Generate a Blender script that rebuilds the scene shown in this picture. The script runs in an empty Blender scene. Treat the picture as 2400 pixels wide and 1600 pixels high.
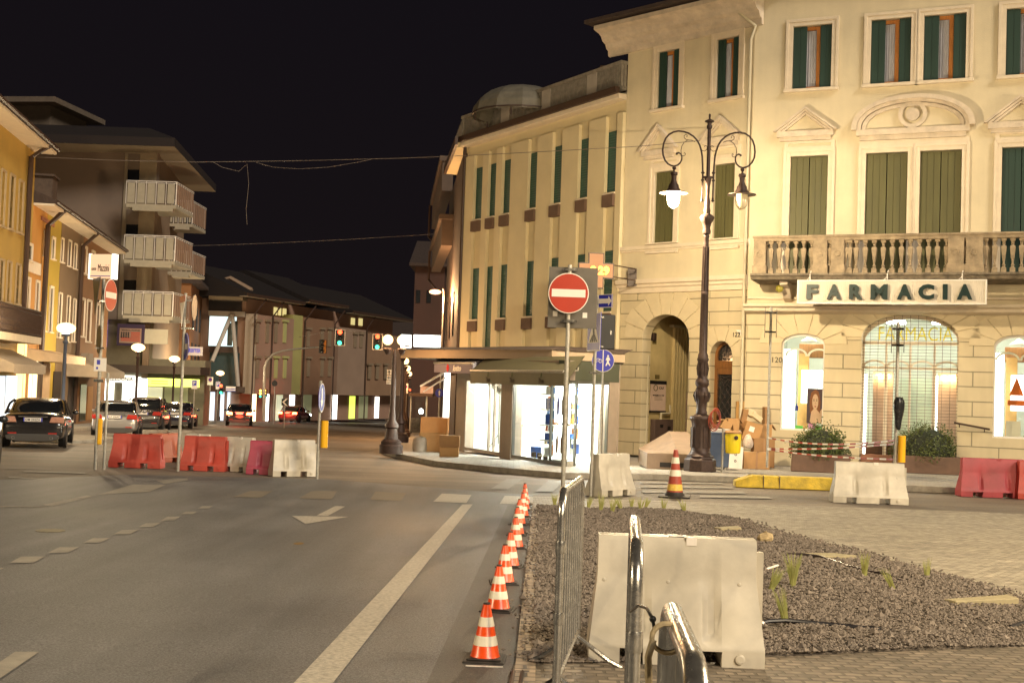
import bpy, bmesh, math, random
from mathutils import Vector, Matrix
R = math.radians
random.seed(7)
sc = bpy.context.scene
COL = sc.collection
# ------------------------------------------------------------------ camera, sky, light
F = 2900.0                       # focal length in pixels of the 2400 px wide photograph
PITCH, ROLL, EYE, SL = R(2.15), R(1.95), 1.5, 0.02
cam_d = bpy.data.cameras.new('camera'); cam = bpy.data.objects.new('camera', cam_d); COL.objects.link(cam)
cam_d.sensor_width = 36.0; cam_d.lens = 36.0 * F / 2400.0; cam_d.clip_start = 0.05; cam_d.clip_end = 4000
CR = Matrix.Rotation(math.pi / 2 + PITCH, 3, 'X') @ Matrix.Rotation(ROLL, 3, 'Z')
cam.matrix_world = Matrix.Translation((0, 0, EYE)) @ CR.to_4x4()
sc.camera = cam
w = bpy.data.worlds.new('World'); sc.world = w; w.use_nodes = True
nt = w.node_tree; bg = nt.nodes['Background']
gr = nt.nodes.new('ShaderNodeValToRGB'); tc = nt.nodes.new('ShaderNodeTexCoord'); sp = nt.nodes.new('ShaderNodeSeparateXYZ')
nt.links.new(tc.outputs['Generated'], sp.inputs[0]); nt.links.new(sp.outputs['Z'], gr.inputs[0]); nt.links.new(gr.outputs[0], bg.inputs[0])
gr.color_ramp.elements[0].position = 0.0; gr.color_ramp.elements[0].color = (0.0082, 0.0058, 0.0064, 1)
gr.color_ramp.elements[1].position = 0.35; gr.color_ramp.elements[1].color = (0.0060, 0.0048, 0.0068, 1)
bg.inputs[1].default_value = 1.0
sc.view_settings.view_transform = 'Standard'; sc.view_settings.look = 'None'
sc.view_settings.exposure = 0.08; sc.view_settings.gamma = 1.0; sc.view_settings.use_curve_mapping = False
sc.cycles.max_bounces = 7; sc.cycles.diffuse_bounces = 3; sc.cycles.glossy_bounces = 3
sc.cycles.transparent_max_bounces = 12; sc.cycles.sample_clamp_indirect = 6.0
sc.cycles.caustics_reflective = False; sc.cycles.caustics_refractive = False
sc.cycles.use_denoising = True
SODIUM = (1.0, 0.78, 0.48); SODIUM2 = (1.0, 0.55, 0.24); WARM = (1.0, 0.80, 0.55); COOL = (0.98, 1.0, 0.92)
def sun():
    l = bpy.data.lights.new('city_glow', 'SUN'); l.energy = 1.95; l.angle = R(15); l.color = (1.0, 0.90, 0.76)
    o = bpy.data.objects.new('city_glow', l); COL.objects.link(o)
    o.rotation_euler = Vector((-0.55, 0.68, -0.60)).to_track_quat('-Z', 'Y').to_euler()
sun()
def lamp(loc, power, color=SODIUM, size=0.15, parent=None, name='lamp_light'):
    l = bpy.data.lights.new(name, 'POINT'); l.energy = power; l.color = color; l.shadow_soft_size = size
    o = bpy.data.objects.new(name, l); COL.objects.link(o); o.location = loc
    if parent: o.parent = parent
    return o
# ------------------------------------------------------------------ pixels to places
def ray(px, py):
    return CR @ Vector(((px - 1200) / F, (800 - py) / F, -1.0))
def gz(x, y): return -SL * max(-40.0, min(y, 170.0))
def G(px, py, h=0.0):
    d = ray(px, py); t = (EYE - h) / -(d.z + SL * d.y); return Vector((d.x * t, d.y * t, EYE + d.z * t))
def proj(p):
    v = CR.transposed() @ (Vector(p) - Vector((0, 0, EYE))); return 1200 + F * v.x / -v.z, 800 - F * v.y / -v.z
def P(px, py, Y):
    d = ray(px, py); t = Y / d.y; return Vector((d.x * t, Y, EYE + d.z * t))
def top_z(base, py):             # height at which the vertical through base reaches image row py
    lo, hi = base[2] - 2, base[2] + 60
    for _ in range(50):
        m = (lo + hi) / 2
        if proj((base[0], base[1], m))[1] > py: lo = m
        else: hi = m
    return lo
class Fac:                       # a vertical plane; local x along it, local -y towards the street
    def __init__(s, A, B, z0):
        s.A = Vector((A[0], A[1], z0)); d = Vector((B[0] - A[0], B[1] - A[1], 0)); s.L = d.length; s.d = d.normalized()
        s.n = Vector((s.d.y, -s.d.x, 0)); s.rz = math.atan2(s.d.y, s.d.x); s.z0 = z0
    def uv(s, px, py, off=0.0):
        r = ray(px, py); o = Vector((0, 0, EYE)); a = s.A + s.n * off
        t = (a - o).dot(s.n) / r.dot(s.n); p = o + r * t
        return ((p - s.A).dot(s.d), p.z - s.z0)
    def pt(s, u, v, off=0.0): return s.A + s.d * u + s.n * off + Vector((0, 0, v))
    def rect(s, x0, x1, y0, y1, off=0.0):   # pixel rectangle (left,right,top,bottom) to u0,u1,v0,v1
        ym = (y0 + y1) / 2; xm = (x0 + x1) / 2
        return s.uv(x0, ym, off)[0], s.uv(x1, ym, off)[0], s.uv(xm, y1, off)[1], s.uv(xm, y0, off)[1]
# ------------------------------------------------------------------ materials
MATS = {}
def M(name, col, rough=0.75, metal=0.0, var=0.12, scale=3.0, bump=0.0, bscale=40.0, emis=0.0, ecol=None, coat=0.0, col2=None, spec=0.5, stretch=None):
    if name in MATS: return MATS[name]
    m = bpy.data.materials.new(name); m.use_nodes = True; t = m.node_tree; N = t.nodes; Lk = t.links
    b = N['Principled BSDF']; b.inputs['Roughness'].default_value = rough; b.inputs['Metallic'].default_value = metal
    b.inputs['Specular IOR Level'].default_value = spec
    if coat: b.inputs['Coat Weight'].default_value = coat
    c = (col[0], col[1], col[2], 1)
    b.inputs['Base Color'].default_value = c
    if var > 0 or bump > 0:
        co = N.new('ShaderNodeTexCoord'); src = co.outputs['Object']
        if stretch:
            mp = N.new('ShaderNodeMapping'); mp.inputs['Scale'].default_value = stretch; Lk.new(src, mp.inputs[0]); src = mp.outputs[0]
    if var > 0:
        nz = N.new('ShaderNodeTexNoise'); nz.inputs['Scale'].default_value = scale; nz.inputs['Detail'].default_value = 8; nz.inputs['Roughness'].default_value = 0.65
        Lk.new(src, nz.inputs['Vector'])
        rp = N.new('ShaderNodeValToRGB'); rp.color_ramp.elements[0].position = 0.32; rp.color_ramp.elements[1].position = 0.68
        c2 = col2 or tuple(min(1, x * (1 + var)) for x in col)
        c1 = col if col2 else tuple(x * (1 - var) for x in col)
        rp.color_ramp.elements[0].color = (*c1, 1); rp.color_ramp.elements[1].color = (*c2, 1)
        Lk.new(nz.outputs['Fac'], rp.inputs[0]); Lk.new(rp.outputs[0], b.inputs['Base Color'])
        rr = N.new('ShaderNodeMapRange'); rr.inputs['To Min'].default_value = max(0.02, rough - 0.12); rr.inputs['To Max'].default_value = min(1, rough + 0.12)
        Lk.new(nz.outputs['Fac'], rr.inputs['Value']); Lk.new(rr.outputs[0], b.inputs['Roughness'])
    if bump > 0:
        n2 = N.new('ShaderNodeTexNoise'); n2.inputs['Scale'].default_value = bscale; n2.inputs['Detail'].default_value = 4
        Lk.new(src, n2.inputs['Vector'])
        bp = N.new('ShaderNodeBump'); bp.inputs['Strength'].default_value = 1.0; bp.inputs['Distance'].default_value = bump
        Lk.new(n2.outputs['Fac'], bp.inputs['Height']); Lk.new(bp.outputs[0], b.inputs['Normal'])
    if emis > 0:
        e = ecol or col; b.inputs['Emission Color'].default_value = (e[0], e[1], e[2], 1); b.inputs['Emission Strength'].default_value = emis
    MATS[name] = m; return m
def glass_mat(name, tint=(0.95, 1, 0.97), gloss=0.12):
    m = bpy.data.materials.new(name); m.use_nodes = True; N = m.node_tree.nodes; Lk = m.node_tree.links
    N.remove(N['Principled BSDF']); out = N['Material Output']
    tr = N.new('ShaderNodeBsdfTransparent'); tr.inputs[0].default_value = (*tint, 1)
    gl = N.new('ShaderNodeBsdfGlossy'); gl.inputs['Roughness'].default_value = 0.03
    fr = N.new('ShaderNodeFresnel'); fr.inputs[0].default_value = 1.45
    mx = N.new('ShaderNodeMixShader'); Lk.new(fr.outputs[0], mx.inputs[0]); Lk.new(tr.outputs[0], mx.inputs[1]); Lk.new(gl.outputs[0], mx.inputs[2])
    Lk.new(mx.outputs[0], out.inputs[0]); MATS[name] = m; return m
def glow_mat(name, col, strength, clear=0.6):
    m = bpy.data.materials.new(name); m.use_nodes = True; N = m.node_tree.nodes; Lk = m.node_tree.links
    N.remove(N['Principled BSDF']); out = N['Material Output']; tr = N.new('ShaderNodeBsdfTransparent'); em = N.new('ShaderNodeEmission')
    em.inputs[0].default_value = (*col, 1); em.inputs[1].default_value = strength; mx = N.new('ShaderNodeMixShader'); mx.inputs[0].default_value = 1 - clear
    Lk.new(tr.outputs[0], mx.inputs[1]); Lk.new(em.outputs[0], mx.inputs[2]); Lk.new(mx.outputs[0], out.inputs[0]); MATS[name] = m; return m
def brick_mat(name, col, joint, bw=1.1, rh=0.44, mortar=0.014, bump=0.02, var=0.06, axis='xz', offset=0.5, rough=0.8, msm=0.1):
    if name in MATS: return MATS[name]
    m = bpy.data.materials.new(name); m.use_nodes = True; N = m.node_tree.nodes; Lk = m.node_tree.links; b = N['Principled BSDF']
    co = N.new('ShaderNodeTexCoord'); s = N.new('ShaderNodeSeparateXYZ'); cb = N.new('ShaderNodeCombineXYZ')
    Lk.new(co.outputs['Object'], s.inputs[0]); Lk.new(s.outputs['X'], cb.inputs['X']); Lk.new(s.outputs['Z' if axis == 'xz' else 'Y'], cb.inputs['Y'])
    br = N.new('ShaderNodeTexBrick'); br.offset = offset; br.inputs['Scale'].default_value = 1; br.inputs['Brick Width'].default_value = bw; br.inputs['Row Height'].default_value = rh
    br.inputs['Mortar Size'].default_value = mortar; br.inputs['Mortar Smooth'].default_value = msm
    br.inputs['Color1'].default_value = (*[c * (1 - var) for c in col], 1); br.inputs['Color2'].default_value = (*[min(1, c * (1 + var)) for c in col], 1)
    br.inputs['Mortar'].default_value = (*joint, 1)
    Lk.new(cb.outputs[0], br.inputs['Vector'])
    nz = N.new('ShaderNodeTexNoise'); nz.inputs['Scale'].default_value = 1.3; nz.inputs['Detail'].default_value = 8; Lk.new(co.outputs['Object'], nz.inputs['Vector'])
    mr = N.new('ShaderNodeMapRange'); mr.inputs['To Min'].default_value = 0.82; mr.inputs['To Max'].default_value = 1.12; Lk.new(nz.outputs['Fac'], mr.inputs['Value'])
    mx = N.new('ShaderNodeMix'); mx.data_type = 'RGBA'; mx.blend_type = 'MULTIPLY'; mx.inputs[0].default_value = 1
    Lk.new(br.outputs['Color'], mx.inputs[6]); Lk.new(mr.outputs[0], mx.inputs[7]); Lk.new(mx.outputs[2], b.inputs['Base Color'])
    bp = N.new('ShaderNodeBump'); bp.invert = True; bp.inputs['Strength'].default_value = 1; bp.inputs['Distance'].default_value = bump
    Lk.new(br.outputs['Fac'], bp.inputs['Height']); Lk.new(bp.outputs[0], b.inputs['Normal'])
    b.inputs['Roughness'].default_value = rough; MATS[name] = m; return m
def speckle(m, scale=110.0, lo=0.72, hi=1.35, streak=None):
    N = m.node_tree.nodes; Lk = m.node_tree.links; b = N['Principled BSDF']; bc = b.inputs['Base Color']; src = bc.links[0].from_socket if bc.links else None
    if src is None: rgb = N.new('ShaderNodeRGB'); rgb.outputs[0].default_value = bc.default_value; src = rgb.outputs[0]
    co = N.new('ShaderNodeTexCoord'); out = src
    for sc_, l_, h_, st in [(scale, lo, hi, None)] + ([streak] if streak else []):
        mp = N.new('ShaderNodeMapping'); mp.inputs['Scale'].default_value = st or (1, 1, 1); Lk.new(co.outputs['Object'], mp.inputs[0])
        if st: mp.inputs['Rotation'].default_value = (0, 0, R(-12))
        nz = N.new('ShaderNodeTexNoise'); nz.inputs['Scale'].default_value = sc_; nz.inputs['Detail'].default_value = 3; Lk.new(mp.outputs[0], nz.inputs['Vector'])
        mr = N.new('ShaderNodeMapRange'); mr.inputs['From Min'].default_value = 0.3; mr.inputs['From Max'].default_value = 0.7; mr.inputs['To Min'].default_value = l_; mr.inputs['To Max'].default_value = h_; Lk.new(nz.outputs['Fac'], mr.inputs['Value'])
        mx = N.new('ShaderNodeMix'); mx.data_type = 'RGBA'; mx.blend_type = 'MULTIPLY'; mx.inputs[0].default_value = 1; Lk.new(out, mx.inputs[6]); Lk.new(mr.outputs[0], mx.inputs[7]); out = mx.outputs[2]
    Lk.new(out, b.inputs['Base Color'])
# ------------------------------------------------------------------ mesh building
class MB:
    def __init__(s): s.bm = bmesh.new(); s.T = Matrix.Identity(4)
    def v(s, p): return s.bm.verts.new(s.T @ Vector(p))
    def face(s, pts):
        try: return s.bm.faces.new([s.v(p) for p in pts])
        except ValueError: return None
    def box(s, x0, x1, y0, y1, z0, z1):
        a = [s.v(p) for p in ((x0, y0, z0), (x1, y0, z0), (x1, y1, z0), (x0, y1, z0), (x0, y0, z1), (x1, y0, z1), (x1, y1, z1), (x0, y1, z1))]
        for f in ((0, 3, 2, 1), (4, 5, 6, 7), (0, 1, 5, 4), (1, 2, 6, 5), (2, 3, 7, 6), (3, 0, 4, 7)): s.bm.faces.new([a[i] for i in f])
        return s
    def frustum(s, x0, x1, y0, y1, z0, z1, tx, ty):  # box whose top is inset by tx, ty
        a = [s.v(p) for p in ((x0, y0, z0), (x1, y0, z0), (x1, y1, z0), (x0, y1, z0), (x0 + tx, y0 + ty, z1), (x1 - tx, y0 + ty, z1), (x1 - tx, y1 - ty, z1), (x0 + tx, y1 - ty, z1))]
        for f in ((0, 3, 2, 1), (4, 5, 6, 7), (0, 1, 5, 4), (1, 2, 6, 5), (2, 3, 7, 6), (3, 0, 4, 7)): s.bm.faces.new([a[i] for i in f])
        return s
    def rings(s, rings, closed_ends=True):
        vs = [[s.v(p) for p in r] for r in rings]; n = len(vs[0])
        for a, b in zip(vs, vs[1:]):
            for i in range(n): s.bm.faces.new((a[i], a[(i + 1) % n], b[(i + 1) % n], b[i]))
        if closed_ends: s.bm.faces.new(vs[0][::-1]); s.bm.faces.new(vs[-1])
        return s
    def tube(s, pts, r, seg=8, r1=None):
        pts = [Vector(p) for p in pts]; n = len(pts); rings = []; up = None
        for i, p in enumerate(pts):
            t = (pts[min(i + 1, n - 1)] - pts[max(i - 1, 0)]).normalized()
            if up is None: up = Vector((0, 0, 1)) if abs(t.z) < 0.9 else Vector((1, 0, 0))
            a = (up - t * up.dot(t)).normalized(); up = a; b = t.cross(a)
            rr = (r[i] if isinstance(r, (list, tuple)) else (r if r1 is None else r + (r1 - r) * i / max(1, n - 1)))
            rings.append([p + (a * math.cos(2 * math.pi * k / seg) + b * math.sin(2 * math.pi * k / seg)) * rr for k in range(seg)])
        return s.rings(rings)
    def cyl(s, p0, p1, r, seg=16, r1=None): return s.tube([p0, p1], r, seg, r1)
    def lathe(s, prof, c=(0, 0, 0), seg=20):
        return s.rings([[(c[0] + max(r, .001) * math.cos(2 * math.pi * k / seg), c[1] + max(r, .001) * math.sin(2 * math.pi * k / seg), c[2] + z) for k in range(seg)] for r, z in prof])
    def prism(s, poly, y0, y1):      # polygon in x,z extruded along y
        return s.rings([[(x, y0, z) for x, z in poly], [(x, y1, z) for x, z in poly]])
    def prismz(s, poly, z0, z1):
        return s.rings([[(x, y, z0) for x, y in poly], [(x, y, z1) for x, y in poly]])
    def holed(s, outer, holes, y0, y1):
        def lay(y):
            es = []; loops = []
            for lp in [outer] + holes:
                vs = [s.v((x, y, z)) for x, z in lp]; loops.append(vs)
                es += [s.bm.edges.new((vs[i], vs[(i + 1) % len(vs)])) for i in range(len(vs))]
            bmesh.ops.triangle_fill(s.bm, use_beauty=True, use_dissolve=False, edges=es, normal=s.T.to_3x3() @ Vector((0, -1, 0)))
            return loops
        a = lay(y0); b = lay(y1)
        for la, lb in zip(a, b):
            n = len(la)
            for i in range(n): s.bm.faces.new((la[i], la[(i + 1) % n], lb[(i + 1) % n], lb[i]))
        return s
    def ell(s, c, rx, ry, rz, seg=16, rings_=10):
        rg = []
        for i in range(rings_ + 1):
            a = -math.pi / 2 + math.pi * i / rings_; cr = max(math.cos(a), .01)
            rg.append([(c[0] + rx * cr * math.cos(2 * math.pi * k / seg), c[1] + ry * cr * math.sin(2 * math.pi * k / seg), c[2] + rz * math.sin(a)) for k in range(seg)])
        return s.rings(rg)
    def build(s, name, mat, parent=None, smooth=False, bevel=0.0, seg=2, sub=0, recalc=True, loc=None, rz=None):
        if recalc: bmesh.ops.recalc_face_normals(s.bm, faces=s.bm.faces)
        me = bpy.data.meshes.new(name); s.bm.to_mesh(me); s.bm.free()
        if mat: me.materials.append(mat)
        if smooth:
            for p in me.polygons: p.use_smooth = True
            try: me.set_sharp_from_angle(angle=R(42))
            except Exception: pass
        o = bpy.data.objects.new(name, me); COL.objects.link(o)
        if parent: o.parent = parent
        if loc is not None: o.location = loc
        if rz is not None: o.rotation_euler.z = rz
        if bevel:
            b = o.modifiers.new('bevel', 'BEVEL'); b.width = bevel; b.segments = seg; b.limit_method = 'ANGLE'; b.angle_limit = R(35)
        if sub: b = o.modifiers.new('sub', 'SUBSURF'); b.levels = sub; b.render_levels = sub
        return o
def thing(name, label, cat, loc=(0, 0, 0), rz=0.0, group=None, kind=None):
    o = bpy.data.objects.new(name, None); COL.objects.link(o); o.location = loc; o.rotation_euler = (0, 0, rz); o.empty_display_size = 0.1
    o['label'] = label; o['category'] = cat
    if group: o['group'] = group
    if kind: o['kind'] = kind
    return o
def tag(o, label, cat, group=None, kind=None):
    o['label'] = label; o['category'] = cat
    if group: o['group'] = group
    if kind: o['kind'] = kind
    return o
def struct(o, label=None):
    o['kind'] = 'structure'
    if label: o['label'] = label
    return o
def copy_tree(o, loc=None, rz=None, label=None, parent=None):
    ch = {}
    for x in bpy.data.objects:
        if x.parent: ch.setdefault(x.parent, []).append(x)
    def rec(a, p):
        c = a.copy(); COL.objects.link(c); c.parent = p
        for k in ch.get(a, []): rec(k, c)
        return c
    r = rec(o, parent)
    if loc is not None: r.location = loc
    if rz is not None: r.rotation_euler.z = rz
    if label: r['label'] = label
    return r
def text(s, mat, parent, name='lettering', loc=(0, 0, 0), h=None, wd=None, ext=0.004, rz=0.0, flip=False, bold=0.0, space=1.0, italic=0.0):
    cu = bpy.data.curves.new(name, 'FONT'); cu.body = s; cu.align_x = 'CENTER'; cu.align_y = 'CENTER'; cu.extrude = 0.5; cu.resolution_u = 3
    cu.offset = bold; cu.space_character = space; cu.shear = italic
    t = bpy.data.objects.new(name, cu); COL.objects.link(t)
    dg = bpy.context.evaluated_depsgraph_get(); me = bpy.data.meshes.new_from_object(t.evaluated_get(dg))
    bpy.data.objects.remove(t); bpy.data.curves.remove(cu)
    xs = [v.co.x for v in me.vertices]; ys = [v.co.y for v in me.vertices]
    w0, h0 = max(xs) - min(xs), max(ys) - min(ys); cx, cy = (max(xs) + min(xs)) / 2, (max(ys) + min(ys)) / 2
    sy = (h / h0) if h else (wd / w0); sx = (wd / w0) if wd else sy
    for v in me.vertices: v.co = Vector(((v.co.x - cx) * sx, -v.co.z * 2 * ext, (v.co.y - cy) * sy))
    me.materials.clear(); me.materials.append(mat)
    o = bpy.data.objects.new(name, me); COL.objects.link(o); o.location = loc; o.rotation_euler.z = rz
    if parent: o.parent = parent
    return o
def arch(u0, u1, v0, vs, va, n=18):
    c = (u0 + u1) / 2; a = (u1 - u0) / 2; pts = [(u0, v0), (u1, v0)]
    for i in range(n + 1):
        t = math.pi * i / n; pts.append((c + a * math.cos(t), vs + (va - vs) * math.sin(t)))
    return pts
def rect(u0, u1, v0, v1): return [(u0, v0), (u1, v0), (u1, v1), (u0, v1)]
# ------------------------------------------------------------------ shared materials
m_asph = M('asphalt', (0.122, 0.120, 0.120), rough=0.56, var=0.22, scale=0.5, bump=0.009, bscale=150, spec=0.5)
m_asph2 = M('old_asphalt', (0.16, 0.13, 0.10), rough=0.7, var=0.3, scale=0.35, bump=0.006, bscale=120, stretch=(0.25, 1, 1))
speckle(m_asph, 75, 0.55, 1.6, (1.2, 0.8, 1.15, (2.2, 0.12, 1))); speckle(m_asph2, 40, 0.75, 1.3, (1.0, 0.78, 1.2, (0.12, 1.6, 1)))
m_paint = M('road_paint', (0.46, 0.42, 0.35), rough=0.6, var=0.0, bump=0.003, bscale=120)
speckle(m_paint, 34, 0.62, 1.12)
m_paint2 = M('worn_paint', (0.19, 0.175, 0.15), rough=0.65, var=0.35, scale=6, col2=(0.32, 0.29, 0.24), bump=0.003, bscale=120)
m_kerb = M('kerb_stone', (0.3, 0.27, 0.22), rough=0.8, var=0.3, scale=4, bump=0.01, bscale=60)
m_pave = brick_mat('pavement_slabs', (0.33, 0.30, 0.26), (0.2, 0.18, 0.15), bw=0.3, rh=0.15, mortar=0.008, bump=0.006, var=0.12, axis='xy', rough=0.75)
m_cobble = brick_mat('porphyry_setts', (0.37, 0.325, 0.25), (0.28, 0.245, 0.19), bw=0.11, rh=0.08, mortar=0.012, bump=0.012, var=0.28, axis='xy', rough=0.7, msm=0.3)
m_cobble2 = brick_mat('porphyry_strip', (0.36, 0.28, 0.2), (0.18, 0.15, 0.12), bw=0.28, rh=0.11, mortar=0.012, bump=0.012, var=0.3, axis='xy', rough=0.7, msm=0.3)
speckle(m_cobble, 9, 0.8, 1.2, (1.5, 0.86, 1.12, (0.5, 2.0, 1)))
m_soil = M('bed_soil', (0.16, 0.13, 0.103), rough=0.95, var=0.4, scale=9, bump=0.03, bscale=38)
m_stone = M('gravel_stone', (0.12, 0.082, 0.062), rough=0.85, var=0.0)
m_yel = M('yellow_wall_paint', (0.66, 0.575, 0.405), rough=0.85, var=0.07, scale=0.9, bump=0.004, bscale=30)
m_yelr = brick_mat('rusticated_plaster', (0.62, 0.53, 0.355), (0.30, 0.26, 0.175), bw=1.5, rh=0.44, mortar=0.016, bump=0.03, var=0.015)
speckle(m_yel, 0.8, 0.975, 1.025, (1.6, 0.965, 1.03, (2.5, 2.5, 0.22))); speckle(m_yelr, 1.0, 0.96, 1.035, (2.2, 0.965, 1.03, (2.5, 2.5, 0.3)))
m_trim = M('white_plaster_trim', (0.72, 0.62, 0.48), rough=0.8, var=0.07, scale=3, bump=0.003, bscale=25)
m_trimd = M('weathered_cornice', (0.62, 0.53, 0.42), rough=0.85, var=0.2, scale=2.2, bump=0.006, bscale=20)
m_shut = M('green_shutter', (0.017, 0.045, 0.035), rough=0.55, var=0.12, scale=5, stretch=(1, 1, 0.15))
m_shut2 = M('olive_shutter', (0.10, 0.095, 0.035), rough=0.6, var=0.15, scale=5, stretch=(1, 1, 0.15))
m_wood = M('orange_wood', (0.52, 0.2, 0.045), rough=0.45, var=0.25, scale=9, stretch=(3, 3, 0.3))
m_dwood = M('door_wood', (0.20, 0.085, 0.025), rough=0.4, var=0.3, scale=8, stretch=(3, 3, 0.3))
m_curt = M('grey_curtain', (0.5, 0.5, 0.56), rough=0.9, var=0.25, scale=14, stretch=(6, 1, 0.2))
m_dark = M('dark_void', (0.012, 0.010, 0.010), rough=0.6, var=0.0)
m_dglass = M('dark_pane', (0.02, 0.022, 0.024), rough=0.08, var=0.0, spec=0.8)
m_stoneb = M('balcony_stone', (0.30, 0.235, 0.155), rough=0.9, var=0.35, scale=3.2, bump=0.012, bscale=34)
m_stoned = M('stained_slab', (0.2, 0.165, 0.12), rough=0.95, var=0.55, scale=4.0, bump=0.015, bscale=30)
m_roof = M('clay_roof', (0.06, 0.04, 0.032), rough=0.9, var=0.3, scale=5, bump=0.03, bscale=9)
m_gut = M('brown_gutter', (0.055, 0.03, 0.02), rough=0.5, var=0.1)
m_pipe = M('painted_pipe', (0.56, 0.5, 0.36), rough=0.6, var=0.08)
m_iron = M('bronze_iron', (0.058, 0.035, 0.028), rough=0.5, metal=0.35, var=0.3, scale=14, bump=0.003, bscale=40)
m_steel = M('galvanised_steel', (0.42, 0.41, 0.39), rough=0.25, metal=0.9, var=0.25, scale=26, bump=0.0008, bscale=60)
m_chrome = M('bright_rail', (0.62, 0.6, 0.57), rough=0.16, metal=1.0, var=0.1, scale=18)
m_pole = M('galvanised_pole', (0.42, 0.40, 0.35), rough=0.5, metal=0.6, var=0.28, scale=22)
m_blk = M('black_plastic', (0.012, 0.012, 0.012), rough=0.45, var=0.1)
m_white = M('white_paint', (0.75, 0.72, 0.66), rough=0.5, var=0.04)
m_cream = M('barrier_plastic', (0.55, 0.50, 0.405), rough=0.42, var=0.13, scale=2.2, bump=0.002, bscale=10, spec=0.4)
speckle(m_cream, 2.2, 0.88, 1.04, (9.0, 0.95, 1.03, (1, 1, 0.8)))
m_redp = M('red_barrier_plastic', (0.42, 0.055, 0.035), rough=0.5, var=0.2, scale=2.5, bump=0.002, bscale=10)
m_redp2 = M('faded_red_plastic', (0.36, 0.05, 0.06), rough=0.55, var=0.2, scale=2.5)
m_mag = M('magenta_plastic', (0.35, 0.05, 0.085), rough=0.5, var=0.15, scale=2.5)
m_cone = M('orange_cone', (0.85, 0.085, 0.012), rough=0.3, var=0.06, scale=8, spec=0.6)
m_cone2 = M('dull_red_cone', (0.36, 0.05, 0.025), rough=0.5, var=0.15, scale=8)
m_band = M('reflective_band', (0.8, 0.74, 0.6), rough=0.35, var=0.05, scale=20)
m_bandy = M('yellow_band', (0.75, 0.5, 0.08), rough=0.4, var=0.2, scale=20)
m_rub = M('rubber', (0.03, 0.024, 0.02), rough=0.6, var=0.3, scale=12)
m_sred = M('sign_red', (0.42, 0.03, 0.01), rough=0.35, var=0.05)
m_sblue = M('sign_blue', (0.035, 0.04, 0.42), rough=0.35, var=0.05)
m_swht = M('sign_white', (0.82, 0.76, 0.68), rough=0.4, var=0.03)
m_sback = M('sign_back', (0.14, 0.125, 0.105), rough=0.45, metal=0.3, var=0.12, scale=3)
m_yelp = M('yellow_reflector', (0.85, 0.45, 0.01), rough=0.35, var=0.03)
m_yelk = M('yellow_kerb_paint', (0.6, 0.42, 0.03), rough=0.6, var=0.3, scale=5, bump=0.008, bscale=30)
m_card = M('cardboard', (0.42, 0.24, 0.1), rough=0.9, var=0.12, scale=3)
m_card2 = M('brown_cardboard', (0.30, 0.165, 0.07), rough=0.9, var=0.12, scale=3)
m_glass = glass_mat('shop_glass')
m_bulb = glow_mat('lamp_globe_lit', (1.0, 0.78, 0.45), 90)
m_bulbo = glow_mat('far_globe_lit', (1.0, 0.66, 0.27), 6.5); m_mast = glow_mat('orange_globe_lit', (1.0, 0.45, 0.2), 9)
m_frost = M('unlit_globe', (0.8, 0.68, 0.45), rough=0.15, var=0.0, spec=0.7)
m_shopw = M('shop_white', (0.86, 0.87, 0.82), rough=0.6, var=0.0)
m_lite = M('shop_ceiling_light', (1, 1, 0.95), emis=40, ecol=(1.0, 1.0, 0.93), var=0)
m_litb = M('light_box', (1, 1, 1), emis=3.5, ecol=(0.95, 1.0, 0.92), var=0)
m_litw = M('warm_light_panel', (1, 0.85, 0.6), emis=3.0, ecol=(1.0, 0.80, 0.45), var=0)
m_red_l = M('red_lamp_lit', (1, 0.1, 0.03), emis=9, ecol=(1.0, 0.05, 0.015), var=0)
m_grn_l = M('green_lamp_lit', (0.1, 1, 0.7), emis=2.0, ecol=(0.08, 1.0, 0.6), var=0)
m_org_l = M('orange_lamp_lit', (1, 0.5, 0.1), emis=9, ecol=(1.0, 0.42, 0.06), var=0)
m_head = M('headlight_lit', (1, 1, 1), emis=30, ecol=(0.95, 0.97, 1.0), var=0)
m_led = M('display_led', (1, 0.75, 0.2), emis=5, ecol=(1.0, 0.34, 0.02), var=0)
# ------------------------------------------------------------------ ground
def sheet(name, pts, mat, h=0.0):
    b = MB(); b.face(pts if len(pts[0]) == 3 else pts); return struct(b.build(name, mat, recalc=False))
b = MB()
b.face([(-900, -40, -SL * -40 - 0.012), (900, -40, -SL * -40 - 0.012), (900, 170, -SL * 170 - 0.012), (-900, 170, -SL * 170 - 0.012)])
b.face([(-900, 170, -SL * 170 - 0.012), (900, 170, -SL * 170 - 0.012), (900, 3000, -SL * 170 - 0.012), (-900, 3000, -SL * 170 - 0.012)])
struct(b.build('ground', m_asph2, recalc=False))
def gpt(x, y, h=0.0): return Vector((x, y, gz(x, y) + h))
# asphalt lane in front (newer, darker)
e0, e1 = G(1203, 1600), G(1248, 1184)
dv = (e1 - e0).normalized(); e00 = e0 - dv * 14
x0, x1b = G(480, 1138), G(1250, 1160)
b = MB(); b.face([Vector((-60, e00.y, gz(0, e00.y))), e00, G(1248, 1184), G(1250, 1160), G(760, 1122), G(300, 1112), G(-700, 1150)])
struct(b.build('road', m_asph, recalc=False))
def mark(name, pxs, mat=None, h=0.005):
    b = MB(); b.face([G(x, y, h) for x, y in pxs]); return b.build(name, mat or m_paint, recalc=False)
def marks(name, polys, mat=None, h=0.006):
    b = MB()
    for pl in polys: b.face([G(x, y, h) for x, y in pl])
    return struct(b.build(name, mat or m_paint, recalc=False))
m_faint = M('ghost_paint', (0.155, 0.13, 0.1), rough=0.65, var=0.3, scale=5, col2=(0.215, 0.185, 0.145), bump=0.003, bscale=120)
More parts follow.
